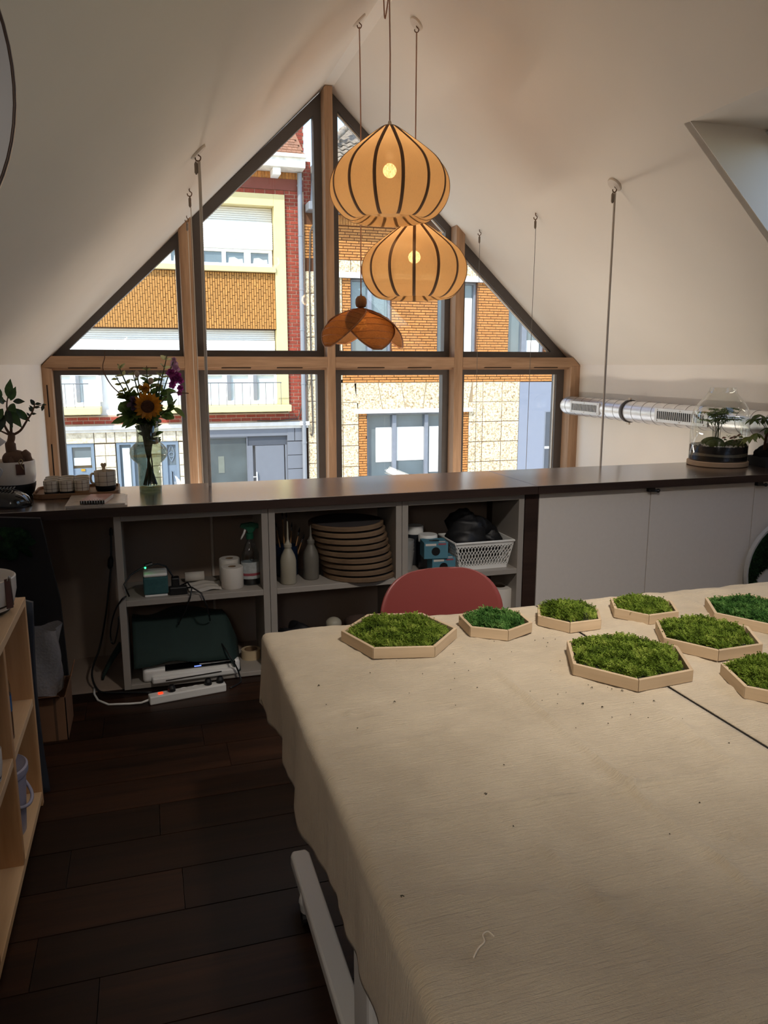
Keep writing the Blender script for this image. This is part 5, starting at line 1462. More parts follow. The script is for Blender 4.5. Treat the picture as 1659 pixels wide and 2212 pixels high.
# added up-lights on the thick cords, unseen behind the counter, brighten the ceiling
M_barlit = emit('added_bar_glow', (255, 232, 200), 4.0)
for nm, x in (('hanging_cord', 0.312), ('hanging_cord.003', 2.933)):
    pt = bpy.data.objects[nm]
    bar = build('added_bar', MB().box(x - 0.05, x + 0.05, 4.62, 6.62, 0.20, 0.25), M_gcord, pt, bevel=0.004)
    build('fill_diffuser', MB().box(x - 0.042, x + 0.042, 4.64, 6.60, 0.2502, 0.253), M_barlit, bar)
    for k, an in enumerate((45, 65, 80) if x < 1 else (-22, 15, 50)):
        d = bpy.data.lights.new('bar_fill', 'AREA'); d.shape = 'RECTANGLE'; d.size = 0.09; d.size_y = 1.95
        d.energy = UP_W * (1.1 if x < 1 else 0.9); d.color = (1.0, 0.91, 0.80)
        lo_ = bpy.data.objects.new('bar_fill', d); COL.objects.link(lo_); lo_.parent = pt
        lo_.location = Vector((x, 5.62, 0.30)) - ORG[pt.name]; lo_.rotation_euler = (PI, math.radians(an if x < 1 else -an), 0)

# round dark lamp dish close to the camera, cut by the frame
t = thing('dish_lamp', 'big round dark metal lamp dish cut off at the upper left corner', 'lamp', (-0.237, 0.70, 1.85))
ca = Vector((-0.237, 0.70, 1.848)); axd = (Vector((0, 0, 1.62)) - ca); axd = (axd.normalized() + Vector((0.35, 0.05, 0.1))).normalized()
u_ = axd.cross(Vector((0, 0, 1))).normalized(); w_ = axd.cross(u_)
def dish(profile, n=72):
    mb = MB(); vs = []
    for r, h in profile:
        for k in range(n): vs.append(tuple(ca + (u_ * math.cos(2 * PI * k / n) + w_ * math.sin(2 * PI * k / n)) * r + axd * h))
    fs = [(i * n + k, i * n + (k + 1) % n, (i + 1) * n + (k + 1) % n, (i + 1) * n + k) for i in range(len(profile) - 1) for k in range(n)]
    return mb.add(vs, fs)
build('dish', dish([(0.176 * math.sin(a), -0.10 + 0.10 * (1 - math.cos(a)) ** 1.2) for a in np.linspace(0.01, PI / 2, 14)]), plain('dark_grey_metal', (206, 203, 202), 0.3, 0.2, var=0.06, scale=3), t, smooth=True)
build('rim', dish([(0.176, -0.002), (0.178, 0.0), (0.176, 0.002), (0.1745, 0.0), (0.176, -0.002)]), plain('dark_rim', (70, 52, 42), 0.4, 0.3), t, smooth=True)
build('pale_edge', dish([(0.1775, -0.006), (0.1805, -0.004), (0.1785, -0.0015)]), plain('pale_brass', (206, 178, 140), 0.4, 0.3), t, smooth=True)
hk = ca - axd * 0.1
build('cord', MB().tube([hk, hk + Vector((-0.02, -0.02, 0.06)), (hk.x - 0.02, hk.y - 0.03, sl(hk.x - 0.02))], 0.005, 8), M_black, t, smooth=True)

# ---------------------------------------------------------------- ventilation duct
M_galv = plain('galvanised_metal', (232, 232, 234), 0.36, 0.85, var=0.06, scale=14, stretch=(1, 1, 1))
DX, DZ, DR = 3.99, 1.227, 0.088
t = thing('ventilation_duct', 'galvanised spiral ventilation duct running along the right wall', 'duct', (DX, 4.0, DZ))
def ytube(prof, n=40):                     # prof: (radius, y)
    mb = MB(); vs = []
    for r, y in prof:
        for k in range(n): vs.append((DX + r * math.cos(2 * PI * k / n), y, DZ + r * math.sin(2 * PI * k / n)))
    fs = [(i * n + k, (i + 1) * n + k, (i + 1) * n + (k + 1) % n, i * n + (k + 1) % n) for i in range(len(prof) - 1) for k in range(n)]
    return mb.add(vs, fs)
build('pipe', ytube([(DR, 0.6), (DR, 6.75), (DR * 0.98, 6.78), (DR * 0.86, 6.815), (DR * 0.6, 6.845), (0.001, 6.855)]), M_galv, t, smooth=True, angle=60)
k = 0; y = 6.72
while y > 1.2:
    c = MB(); pts = [(DX + (DR + 0.0006) * math.cos(a), y - 0.06 * (a / (2 * PI)) + 0.015, DZ + (DR + 0.0006) * math.sin(a)) for a in np.linspace(0, 2 * PI, 33)]
    build('spiral_seam', c.tube(pts, 0.0016, 5), plain('seam_grey_metal', (120, 118, 118), 0.4, 0.8), t, smooth=True)  # seams in a darker grey metal than the pipe
    y -= 0.135
for (y0, y1) in ((6.10, 6.60), (4.68, 5.30), (3.0, 3.55)):
    ym = (y0 + y1) / 2
    pl_ = build('vent_plate', MB().box(DX - DR - 0.004, DX - DR + 0.012, y0, y1, DZ - 0.055, DZ + 0.055), plain('pale_zinc_plate', (208, 208, 210), 0.4, 0.4, var=0.03), t, bevel=0.002)
    build('vent_gap', MB().box(DX - DR - 0.0055, DX - DR - 0.004, y0 + 0.045, y1 - 0.03, DZ - 0.031, DZ + 0.031), M_black, pl_)
    yy = y0 + 0.05
    while yy < y1 - 0.035:
        build('vent_slat', MB().obox((DX - DR - 0.0062, yy, DZ - 0.031), (-0.005, 0.001, 0), (0.0, 0.006, 0), (0, 0, 0.062)), MATS['pale_zinc_plate'], pl_); yy += 0.024
    for q in (0.06, 0.5, 0.94):
        for s in (-1, 1):
            build('screw', MB().ball((DX - DR - 0.005, y0 + (y1 - y0) * q, DZ + s * 0.043), 0.0045, 8, 5), M_gcord, pl_)
for y in (5.76, 2.6):
    cl_ = build('clamp_ring', ytube([(DR + 0.001, y - 0.016), (DR + 0.009, y - 0.013), (DR + 0.009, y + 0.013), (DR + 0.001, y + 0.016)]), plain('rubber_lined_clamp', (54, 50, 48), 0.6), t, smooth=True, angle=40)
    build('clamp_band', ytube([(DR + 0.001, y + 0.03), (DR + 0.006, y + 0.032), (DR + 0.006, y + 0.045), (DR + 0.001, y + 0.047)]), M_galv, cl_, smooth=True, angle=40)
    for s in (-1, 1):
        build('bolt', MB().tube([(DX - 0.01, y - 0.02, DZ + s * (DR + 0.018)), (DX - 0.01, y + 0.025, DZ + s * (DR + 0.018))], 0.006, 8).box(DX - 0.018, DX - 0.002, y - 0.012, y + 0.012, DZ + s * DR - 0.002, DZ + s * (DR + 0.026)), M_rose, cl_)
    build('wall_bracket', MB().box(DX + DR + 0.006, XR - 0.002, y - 0.012, y + 0.012, DZ - 0.012, DZ + 0.012), M_galv, t)

# ---------------------------------------------------------------- on the counter, left end
ZC = 0.9505
M_cer = plain('cream_ceramic', (206, 194, 176), 0.45, var=0.02)
M_line = plain('brown_glaze_line', (70, 52, 44), 0.5)
t = thing('serving_tray', 'oval wooden serving tray under the checked cups', 'tray', (-0.365, 4.31, ZC))
def stadium(x0, x1, y0, y1, r, n=8):
    pts = []
    for (cx_, cy_, a) in ((x1 - r, y1 - r, 0), (x0 + r, y1 - r, 1), (x0 + r, y0 + r, 2), (x1 - r, y0 + r, 3)):
        for k in range(n + 1):
            an = a * PI / 2 + k / n * PI / 2; pts.append((cx_ + r * math.cos(an), cy_ + r * math.sin(an)))
    return pts
M_tray = wood('tray_acacia', (112, 78, 52), (152, 112, 78), 'X', 4, 0.5)
build('board', MB().prism_xy(stadium(-0.575, -0.16, 4.165, 4.475, 0.06), ZC, ZC + 0.012), M_tray, t, bevel=0.003)
so, si = stadium(-0.575, -0.16, 4.165, 4.475, 0.06), stadium(-0.567, -0.168, 4.173, 4.467, 0.053)
n = len(so); c = MB()
c.add([(x, y, ZC + 0.012) for x, y in so] + [(x, y, ZC + 0.012) for x, y in si] + [(x, y, ZC + 0.026) for x, y in so] + [(x, y, ZC + 0.026) for x, y in si],
      [f for i in range(n) for f in ((i, (i + 1) % n, 2 * n + (i + 1) % n, 2 * n + i), (n + i, 3 * n + i, 3 * n + (i + 1) % n, n + (i + 1) % n), (2 * n + i, 2 * n + (i + 1) % n, 3 * n + (i + 1) % n, 3 * n + i))])
build('tray_rim', c, M_tray, t)
def cup(x, y, base, label, R=0.0355, H=0.076, big=False):
    t = thing('checked_cup' if not big else 'checked_pot', label, 'cup' if not big else 'pot', (x, y, ZC + 0.0125), 'checked ceramic cups on the tray' if not big else None)
    z0 = ZC + 0.0125
    build('body', MB().lathe([(R * 0.98, H * 0.28), (R, H * 0.5), (R * 1.02, H - 0.002), (R * 1.0, H), (R * 0.93, H - 0.002), (R * 0.9, 0.012), (0.0002, 0.010)], 32, (x, y, z0), False), M_cer, t, smooth=True, angle=50)
    build('base_band', MB().lathe([(R * 0.8, 0), (R * 0.93, 0.006), (R * 0.99, H * 0.282)], 32, (x, y, z0)), base, t, smooth=True, angle=50)
    c = MB(); nz = 2 if not big else 2
    for q in range(nz):
        zz = H * (0.48 + 0.30 * q)
        c.lathe([(R * 1.012 + 0.0004, zz - 0.0008), (R * 1.012 + 0.0004, zz + 0.0008)], 32, (x, y, z0), False)
    for q in range(8):
        a = q * PI / 4 + 0.2
        for s in range(1):
            ca, sa = math.cos(a), math.sin(a); w = 0.0009
            r0, r1 = R * 0.985 + 0.0006, R * 1.02 + 0.0006
            c.add([(x + r0 * ca + sa * w, y + r0 * sa - ca * w, z0 + H * 0.29), (x + r0 * ca - sa * w, y + r0 * sa + ca * w, z0 + H * 0.29), (x + r1 * ca - sa * w, y + r1 * sa + ca * w, z0 + H * 0.97), (x + r1 * ca + sa * w, y + r1 * sa - ca * w, z0 + H * 0.97)], [(0, 1, 2, 3)])
    build('check_lines', c, M_line, t)
    return t
M_b1 = plain('charcoal_base', (58, 52, 48), 0.6); M_b2 = plain('black_base', (18, 17, 18), 0.5); M_b3 = plain('tan_base', (166, 124, 84), 0.6)
col = ['left', 'middle', 'right']; rw = ['front', 'middle', 'back']; bn = ['charcoal', 'black', 'tan']
for j in range(3):
    for i in range(3):
        cup(-0.486 + 0.0725 * i - 0.003 * j, 4.213 + 0.077 * j, [M_b1, M_b2, M_b3][(i + j) % 3], 'checked cup with %s base, %s row, %s column on the tray' % (bn[(i + j) % 3], rw[j], col[i]))
t = cup(-0.228, 4.305, M_b2, 'larger checked pot with black base and wooden scoop beside the cups', 0.054, 0.106, True)
hz = ZC + 0.0125
build('handle', MB().tube(sm([(-0.278, 4.305, hz + 0.088), (-0.293, 4.30, hz + 0.092), (-0.300, 4.30, hz + 0.07), (-0.295, 4.30, hz + 0.045), (-0.280, 4.305, hz + 0.038)]), 0.006, 8), M_cer, t, smooth=True)
sc_ = thing('wooden_scoop', 'pale wooden scoop with heart shaped end standing in the checked pot', 'scoop', (-0.232, 4.30, hz + 0.02))
build('shaft', MB().tube([(-0.225, 4.31, hz + 0.014), (-0.232, 4.30, hz + 0.118)], [0.006, 0.010], 10), M_birch, sc_, smooth=True)
build('heart_end', MB().prism_xz([(-0.232, hz + 0.112), (-0.243, hz + 0.128), (-0.247, hz + 0.141), (-0.241, hz + 0.148), (-0.235, hz + 0.147), (-0.232, hz + 0.142), (-0.229, hz + 0.147), (-0.223, hz + 0.148), (-0.217, hz + 0.141), (-0.221, hz + 0.128)], 4.294, 4.306), M_birch, sc_, bevel=0.003)
# magazines and notebook
M_mag = plain('speckled_cover', (186, 172, 158), 0.3, var=0.22, scale=30, spec=0.6)
def flat(name, label, cat, pts, z0, z1, m, page=True, group=None):
    cx_ = sum(p[0] for p in pts) / len(pts); cy_ = sum(p[1] for p in pts) / len(pts)
    t = thing(name, label, cat, (cx_, cy_, z0), group)
    if page:
        s = 0.985
        ip = [(cx_ + (x - cx_) * s, cy_ + (y - cy_) * s) for x, y in pts]
        build('pages', MB().prism_xy(ip, z0 + 0.001, z1 - 0.001), M_paper, t)
        build('cover', MB().prism_xy(pts, z1 - 0.001, z1), m, t)
        build('cover', MB().prism_xy(pts, z0, z0 + 0.001), m, t)
    return t
flat('magazine', 'lower speckled magazine lying at the front edge of the counter', 'magazine', [(-0.385, 3.855), (-0.112, 3.845), (-0.118, 4.17), (-0.395, 4.165)], ZC, ZC + 0.007, M_mag, True, 'magazines on the counter')
flat('magazine', 'upper speckled magazine under the spiral notebook', 'magazine', [(-0.392, 3.85), (-0.122, 3.86), (-0.128, 4.155), (-0.388, 4.175)], ZC + 0.0075, ZC + 0.0145, M_mag, True, 'magazines on the counter')
M_note = plain('pinkish_cover', (176, 120, 108), 0.3, var=0.12, scale=12, spec=0.6)
t = flat('spiral_notebook', 'small pinkish spiral notebook lying on the magazines', 'notebook', [(-0.325, 3.865), (-0.215, 3.855), (-0.18, 4.045), (-0.288, 4.055)], ZC + 0.015, ZC + 0.034, M_note)
c = MB()
for q in range(9):
    p = Vector((-0.318 + 0.0118 * q, 3.866 - 0.00107 * q, ZC + 0.0245))
    c = MB().tube([p + Vector((0, 0.012 * math.cos(a) + 0.002, 0.0125 * math.sin(a))) for a in np.linspace(-0.5, 2 * PI - 1.4, 12)], 0.0018, 5)
    build('spiral_ring', c, M_chrome, t, smooth=True)
build('spine_card', MB().obox((-0.325, 3.8615, ZC + 0.0162), (0.11, -0.010, 0), (0, 0.003, 0), (0, 0, 0.0165)), plain('dark_card', (52, 48, 44), 0.7), t)

# bouquet in a glass vase
VX, VY = 0.0, 4.32
M_vase = glass('smoky_green_glass', (0.55, 0.59, 0.51), 0.05, 0.55)
t = thing('glass_vase', 'tall smoky green glass vase with a round bulge, holding the bouquet', 'vase', (VX, VY, ZC))
vp = [(0.056, 0.0), (0.0585, 0.004), (0.0585, 0.13), (0.060, 0.148), (0.078, 0.162), (0.094, 0.182), (0.0985, 0.205), (0.094, 0.228), (0.078, 0.248), (0.060, 0.262), (0.0575, 0.28), (0.0575, 0.386), (0.0555, 0.388)]
build('vase_body', MB().lathe(vp, 48, (VX, VY, ZC), False), M_vase, t, smooth=True, angle=60)
build('vase_foot', MB().lathe([(0.055, 0.001), (0.0575, 0.004), (0.0575, 0.018), (0.0001, 0.020)], 40, (VX, VY, ZC), False), glass('thick_glass_base', (0.5, 0.58, 0.48), 0.08, 0.5), t, smooth=True, angle=60)
build('water', MB().lathe([(0.0001, 0.188), (0.090, 0.188)], 40, (VX, VY, ZC), False), glass('water_surface', (0.8, 0.86, 0.78), 0.06, 0.6), t, smooth=True)
M_stem = leafmat('stem_green', (40, 58, 26), (66, 84, 40), 0.1)
M_leafd = leafmat('bouquet_leaf', (62, 88, 44), (104, 130, 66), 0.45)
M_leafy = leafmat('yellow_green_leaf', (112, 118, 44), (150, 150, 62), 0.4)
M_leafv = leafmat('variegated_leaf', (160, 166, 112), (206, 204, 156), 0.4)
def stem_path(tip, twist):
    tip = Vector(tip); a = twist
    f = Vector((VX + 0.035 * math.cos(a), VY + 0.035 * math.sin(a), ZC + 0.03))
    m1 = Vector((VX - 0.012 * math.cos(a), VY - 0.012 * math.sin(a), ZC + 0.21))
    m2 = Vector((VX - 0.02 * math.cos(a) + (tip.x - VX) * 0.12, VY - 0.02 * math.sin(a) + (tip.y - VY) * 0.12, ZC + 0.36))
    return sm([f, m1, m2, m2.lerp(tip, 0.5) + Vector((0, 0, 0.012)), tip], 4)
M_petal = leafmat('sunflower_petal', (196, 122, 22), (226, 160, 40), 0.4)
t = thing('sunflower', 'big sunflower facing the room at the front of the bouquet', 'flower', (0.006, 4.22, 1.405))
S0_ = Vector((0.008, 4.225, 1.408)); fd = Vector((0.02, -1, -0.18)).normalized()
fu = fd.cross(Vector((1, 0, 0))).normalized(); fr_ = fu.cross(fd).normalized()
for ring, (n, r0, L, Wd, til) in enumerate(((18, 0.030, 0.048, 0.021, 0.22), (17, 0.027, 0.043, 0.019, 0.45))):
    for k in range(n):
        a = 2 * PI * (k + 0.5 * ring) / n + random.uniform(-0.07, 0.07)
        rad_ = fr_ * math.cos(a) + fu * math.sin(a)
        build('petal', MB().leaf(S0_ + rad_ * r0 + fd * (0.004 * ring), rad_ * 1.0 + fd * (til - 0.2 + random.uniform(-0.15, 0.15)), fd, L * random.uniform(0.88, 1.1), Wd, random.uniform(-0.1, 0.25), (0.55, 0.95, 1.0, 0.7, 0.05)), M_petal, t, smooth=True)
c = MB(); vs = []
for r, h in ((0.034, 0.0), (0.034, 0.008), (0.030, 0.013), (0.018, 0.012), (0.010, 0.009), (0.0005, 0.009)):
    for k in range(28): vs.append(tuple(S0_ + (fr_ * math.cos(2 * PI * k / 28) + fu * math.sin(2 * PI * k / 28)) * r + fd * h))
c.add(vs, [(i * 28 + k, i * 28 + (k + 1) % 28, (i + 1) * 28 + (k + 1) % 28, (i + 1) * 28 + k) for i in range(5) for k in range(28)])
build('seed_disc', c, plain('sunflower_disc', (78, 44, 22), 0.9, var=0.4, scale=160, bmp=0.6), t, smooth=True)
for k in range(9):
    a = 2 * PI * k / 9; rad_ = fr_ * math.cos(a) + fu * math.sin(a)
    build('sepal', MB().leaf(S0_ + rad_ * 0.02 - fd * 0.006, rad_ - fd * 0.2, fd, 0.04, 0.018), M_leafd, t)
build('stem', MB().tube(stem_path(S0_ - fd * 0.008, 0.4), 0.0055, 8), M_stem, t, smooth=True)
t = thing('yellow_carnation', 'small ruffled yellow flower just above the sunflower', 'flower', (-0.005, 4.28, 1.50))
Y0 = Vector((-0.002, 4.27, 1.497))
for k in range(26):
    d = Vector((random.gauss(0, 1), random.gauss(-0.8, 0.8), random.gauss(0.6, 0.7))).normalized()
    build('petal', MB().leaf(Y0, d, Vector((random.gauss(0, 1), random.gauss(0, 1), 1)), 0.030, 0.026, 0.3, (0.3, 0.8, 1.0, 0.95, 0.6)), leafmat('carnation_yellow', (196, 138, 34), (222, 170, 58), 0.4), t, smooth=True)
build('stem', MB().tube(stem_path(Y0, 1.9), 0.004, 6), M_stem, t, smooth=True)
M_purple = leafmat('purple_blossom', (116, 30, 92), (160, 64, 138), 0.4); M_lilac = leafmat('lilac_blossom', (168, 118, 156), (206, 168, 190), 0.4)
t = thing('purple_stock', 'upright stem of purple blossoms at the right of the bouquet', 'flower', (0.15, 4.36, 1.55))
for k, (dx, dz, m, s) in enumerate([(0.165, 1.625, M_lilac, 0.026), (0.172, 1.598, M_lilac, 0.028), (0.145, 1.575, M_purple, 0.030), (0.178, 1.560, M_purple, 0.030), (0.160, 1.540, M_purple, 0.028), (0.150, 1.512, M_purple, 0.024), (0.193, 1.535, M_purple, 0.024), (0.192, 1.495, M_purple, 0.022), (0.185, 1.470, M_purple, 0.018), (0.166, 1.648, M_lilac, 0.016)]):
    b = build('blossom', MB(), m, t) if False else None
    c = MB(); p = Vector((dx - 0.008, 4.36 + random.uniform(-0.02, 0.02), dz))
    for q in range(5):
        a = 2 * PI * q / 5 + k
        d = Vector((math.cos(a), -0.45, math.sin(a)))
        c.leaf(p, d, (0, -1, 0.2), s, s * 0.85, -0.15, (0.25, 0.85, 1.0, 0.85, 0.35))
    build('blossom', c, m, t, smooth=True)
build('stem', MB().tube(stem_path((0.162, 4.362, 1.66), 3.0), 0.0035, 6), M_stem, t, smooth=True)
def sprig(name, label, tip, twist, m, n, L, Wd, span=0.45, stemr=0.0042, spread=1.0):
    if m is M_leafd: n = int(n * 2.1); L *= 1.12; Wd *= 1.1; span = min(0.75, span * 1.3)
    else: n = int(n * 1.7); L *= 1.1; Wd *= 1.15
    t = thing(name, label, 'foliage', tip)
    path = stem_path(tip, twist)
    build('stem', MB().tube(path, [stemr] * (len(path) - 3) + [stemr * 0.8, stemr * 0.6, stemr * 0.4], 6), M_stem, t, smooth=True)
    k0 = int(len(path) * (1 - span))
    for k in range(n):
        u = k / max(1, n - 1); idx = min(len(path) - 2, k0 + int(u * (len(path) - 1 - k0)))
        p = path[idx]; tdir = (path[idx + 1] - path[idx]).normalized()
        out = Vector((random.gauss(0, 1), random.gauss(-0.2, 0.8), random.gauss(0, 0.8))); out = (out - tdir * out.dot(tdir)).normalized()
        build('leaf', MB().leaf(p, tdir * 0.6 + out * spread, (random.gauss(0, 0.5), -0.6, 0.8), L * random.uniform(0.75, 1.15), Wd * random.uniform(0.85, 1.1), random.uniform(0, 0.35)), m, t, smooth=True)
    return t
random.seed(11)
sprig('leafy_stem', 'broad dark leaves at the lower left of the bouquet', (-0.115, 4.30, 1.37), 0.8, M_leafd, 7, 0.085, 0.045, 0.35)
sprig('leafy_stem', 'broad leaves spreading out at the lower right of the bouquet', (0.145, 4.30, 1.40), 2.2, M_leafd, 8, 0.075, 0.042, 0.4)
sprig('leafy_stem', 'dense green leaves at the left of the bouquet, above the broad leaves', (-0.085, 4.33, 1.46), 1.4, M_leafd, 14, 0.060, 0.036, 0.45)
sprig('leafy_stem', 'dark leaves filling the middle back of the bouquet', (0.025, 4.37, 1.54), 4.4, M_leafd, 16, 0.062, 0.036, 0.5)
sprig('leafy_stem', 'green leaves behind the sunflower on its right', (0.095, 4.35, 1.49), 2.8, M_leafd, 14, 0.060, 0.036, 0.5)
sprig('leafy_stem', 'dark leaves tucked below the sunflower at the vase rim', (0.0, 4.26, 1.37), 5.3, M_leafd, 12, 0.070, 0.042, 0.4)
sprig('leafy_stem', 'dark leaves at vase rim on the left, under the purple flower', (-0.06, 4.28, 1.38), 5.9, M_leafd, 12, 0.07, 0.042, 0.4)
sprig('yellow_sprig', 'yellow green leaves along the left side of the bouquet', (-0.115, 4.31, 1.48), 0.2, M_leafy, 13, 0.038, 0.024, 0.5)
sprig('yellow_sprig', 'small yellow green leaves high on the left twig', (-0.145, 4.33, 1.565), 0.6, M_leafy, 9, 0.030, 0.018, 0.35)
sprig('variegated_sprig', 'pale edged leaves on the tall left sprig of the bouquet', (-0.130, 4.33, 1.625), 1.1, M_leafv, 10, 0.034, 0.018, 0.33)
sprig('variegated_sprig', 'pale edged leaves topping the right side beside purple blossoms', (0.125, 4.36, 1.675), 2.6, M_leafv, 9, 0.034, 0.019, 0.28)
sprig('pale_sprig', 'pale feathery tuft rising from the middle of the bouquet', (0.015, 4.36, 1.615), 4.0, leafmat('pale_tuft', (136, 144, 92), (176, 180, 124), 0.4), 16, 0.026, 0.010, 0.22)
sprig('pale_sprig', 'pale feathery tuft between middle and purple blossoms', (0.085, 4.36, 1.59), 3.6, MATS['pale_tuft'], 16, 0.026, 0.010, 0.22)
sprig('pale_sprig', 'pale feathery tuft left of the white bud', (-0.06, 4.36, 1.59), 1.7, MATS['pale_tuft'], 18, 0.028, 0.010, 0.24)
t = thing('white_bud', 'whitish closed bud at the top centre of the bouquet', 'flower', (-0.033, 4.33, 1.565))
M_bud = leafmat('bud_white', (190, 172, 150), (222, 206, 186), 0.4)
build('bud', MB().ball((-0.036, 4.33, 1.572), 0.014, 14, 10, (0.9, 0.9, 1.35)), M_bud, t, smooth=True)
build('stem', MB().tube(stem_path((-0.034, 4.33, 1.56), 1.2), 0.0035, 6), M_stem, t, smooth=True)
t = thing('white_bud', 'whitish bud right of the yellow carnation', 'flower', (0.03, 4.30, 1.535))
build('bud', MB().ball((0.032, 4.295, 1.537), 0.015, 14, 10, (1, 1, 1.1)), M_bud, t, smooth=True)
build('stem', MB().tube(stem_path((0.032, 4.297, 1.525), 3.4), 0.0035, 6), M_stem, t, smooth=True)
t = thing('purple_flower', 'dim violet flower at the left, below the yellow leaves', 'flower', (-0.06, 4.24, 1.42))
for k in range(22):
    d = Vector((random.gauss(0, 1), random.gauss(-0.8, 0.7), random.gauss(0.2, 0.8))).normalized()
    build('petal', MB().leaf((-0.055, 4.25, 1.42), d, (random.gauss(0, 1), -1, random.gauss(0, 1)), 0.042, 0.026, 0.2, (0.3, 0.8, 1.0, 0.9, 0.4)), leafmat('dim_violet', (74, 56, 82), (104, 82, 112), 0.3), t, smooth=True)
build('stem', MB().tube(stem_path((-0.055, 4.26, 1.41), 0.1), 0.004, 6), M_stem, t, smooth=True)
t = thing('curly_twig', 'thin curly twig arching up out of the left of the bouquet', 'twig', (-0.16, 4.33, 1.6))
M_twig = plain('twig_brown', (112, 84, 66), 0.8)
build('twig', MB().tube(sm([(0.02, 4.34, ZC + 0.03), (0.01, 4.33, 1.16), (-0.02, 4.33, 1.32), (-0.10, 4.34, 1.44), (-0.165, 4.34, 1.51), (-0.200, 4.34, 1.58), (-0.203, 4.34, 1.62), (-0.192, 4.34, 1.655), (-0.190, 4.34, 1.69)], 4), [0.004] * 14 + [0.0035] * 8 + [0.0025] * 8 + [0.0015] * 3, 6), M_twig, t, smooth=True)
t = thing('curly_twig', 'thin pale twig sticking out to the right above the vase', 'twig', (0.17, 4.33, 1.47))
build('twig', MB().tube(sm([(-0.02, 4.30, ZC + 0.03), (0.0, 4.31, 1.16), (0.03, 4.32, 1.34), (0.12, 4.33, 1.462), (0.185, 4.33, 1.470), (0.225, 4.33, 1.468)], 4), 0.0032, 6), M_twig, t, smooth=True)

# potted ficus at the left end
FX, FYY = -0.678, 4.36
t = thing('potted_ficus', 'ficus bonsai with swollen roots in a white and black pot', 'potted plant', (FX, FYY, ZC))
build('pot', MB().lathe([(0.098, 0.055), (0.108, 0.10), (0.109, 0.178), (0.105, 0.182), (0.099, 0.178), (0.095, 0.15), (0.0002, 0.15)], 44, (FX, FYY, ZC), False), plain('white_glaze', (214, 206, 196), 0.3, var=0.02), t, smooth=True, angle=50)
build('pot_base', MB().lathe([(0.078, 0), (0.092, 0.008), (0.1035, 0.05), (0.105, 0.065)], 44, (FX, FYY, ZC)), M_b2, t, smooth=True, angle=60)
build('soil', MB().lathe([(0.0002, 0.166), (0.097, 0.160)], 30, (FX, FYY, ZC), False), plain('potting_soil', (44, 34, 28), 0.95, var=0.3, scale=60, bmp=0.5), t, smooth=True)
M_bark = plain('ficus_bark', (92, 66, 50), 0.8, var=0.15, scale=20, bmp=0.2)
tr_ = build('trunk', MB().ball((FX + 0.015, FYY, ZC + 0.19), 0.055, 22, 14, (1.15, 0.9, 0.85)).tube(sm([(FX + 0.05, FYY, ZC + 0.215), (FX + 0.075, FYY - 0.01, ZC + 0.19), (FX + 0.083, FYY - 0.02, ZC + 0.155)]), [0.030] * 4 + [0.022] * 4 + [0.018], 10).tube(sm([(FX + 0.0, FYY - 0.03, ZC + 0.20), (FX + 0.005, FYY - 0.05, ZC + 0.155)]), 0.018, 10).tube(sm([(FX + 0.0, FYY, ZC + 0.22), (FX - 0.002, FYY, ZC + 0.27), (FX + 0.006, FYY, ZC + 0.30), (FX + 0.005, FYY, ZC + 0.325)]), [0.026] * 5 + [0.018] * 5 + [0.014] * 3, 10), M_bark, t, smooth=True)
def branch(pts, r0, r1):
    p = sm(pts, 4); n = len(p)
    build('branch', MB().tube(p, [r0 + (r1 - r0) * i / (n - 1) for i in range(n)], 8), M_bark, t, smooth=True)
    return p
b0 = Vector((FX + 0.005, FYY, ZC + 0.31))
br1 = branch([b0, (FX + 0.05, FYY, ZC + 0.335), (FX + 0.085, FYY, ZC + 0.385), (FX + 0.115, FYY, ZC + 0.43), (FX + 0.13, FYY, ZC + 0.47)], 0.007, 0.003)
br2 = branch([(FX + 0.125, FYY, ZC + 0.45), (FX + 0.15, FYY, ZC + 0.462), (FX + 0.172, FYY, ZC + 0.466)], 0.003, 0.0012)
br3 = branch([b0, (FX - 0.02, FYY, ZC + 0.36), (FX - 0.03, FYY + 0.01, ZC + 0.44)], 0.008, 0.003)
br4 = branch([b0, (FX + 0.01, FYY - 0.01, ZC + 0.38), (FX + 0.0, FYY - 0.02, ZC + 0.46), (FX + 0.012, FYY, ZC + 0.53)], 0.008, 0.002)
branch([b0, (FX - 0.04, FYY, ZC + 0.335), (FX - 0.075, FYY, ZC + 0.36)], 0.006, 0.002)
M_fic = leafmat('ficus_leaf', (34, 60, 26), (58, 88, 42), 0.25, 0.35); M_ficd = leafmat('ficus_leaf_dark', (28, 40, 28), (44, 58, 40), 0.1, 0.35)
def fleaf(b, d, L, Wd, nrm=(0, -1, 0.25), m=None, curl=0.2):
    build('leaf', MB().leaf(b, d, nrm, L, Wd, curl, (0.05, 0.62, 0.95, 1.0, 0.8, 0.42, 0.04)), m or M_fic, t, smooth=True)
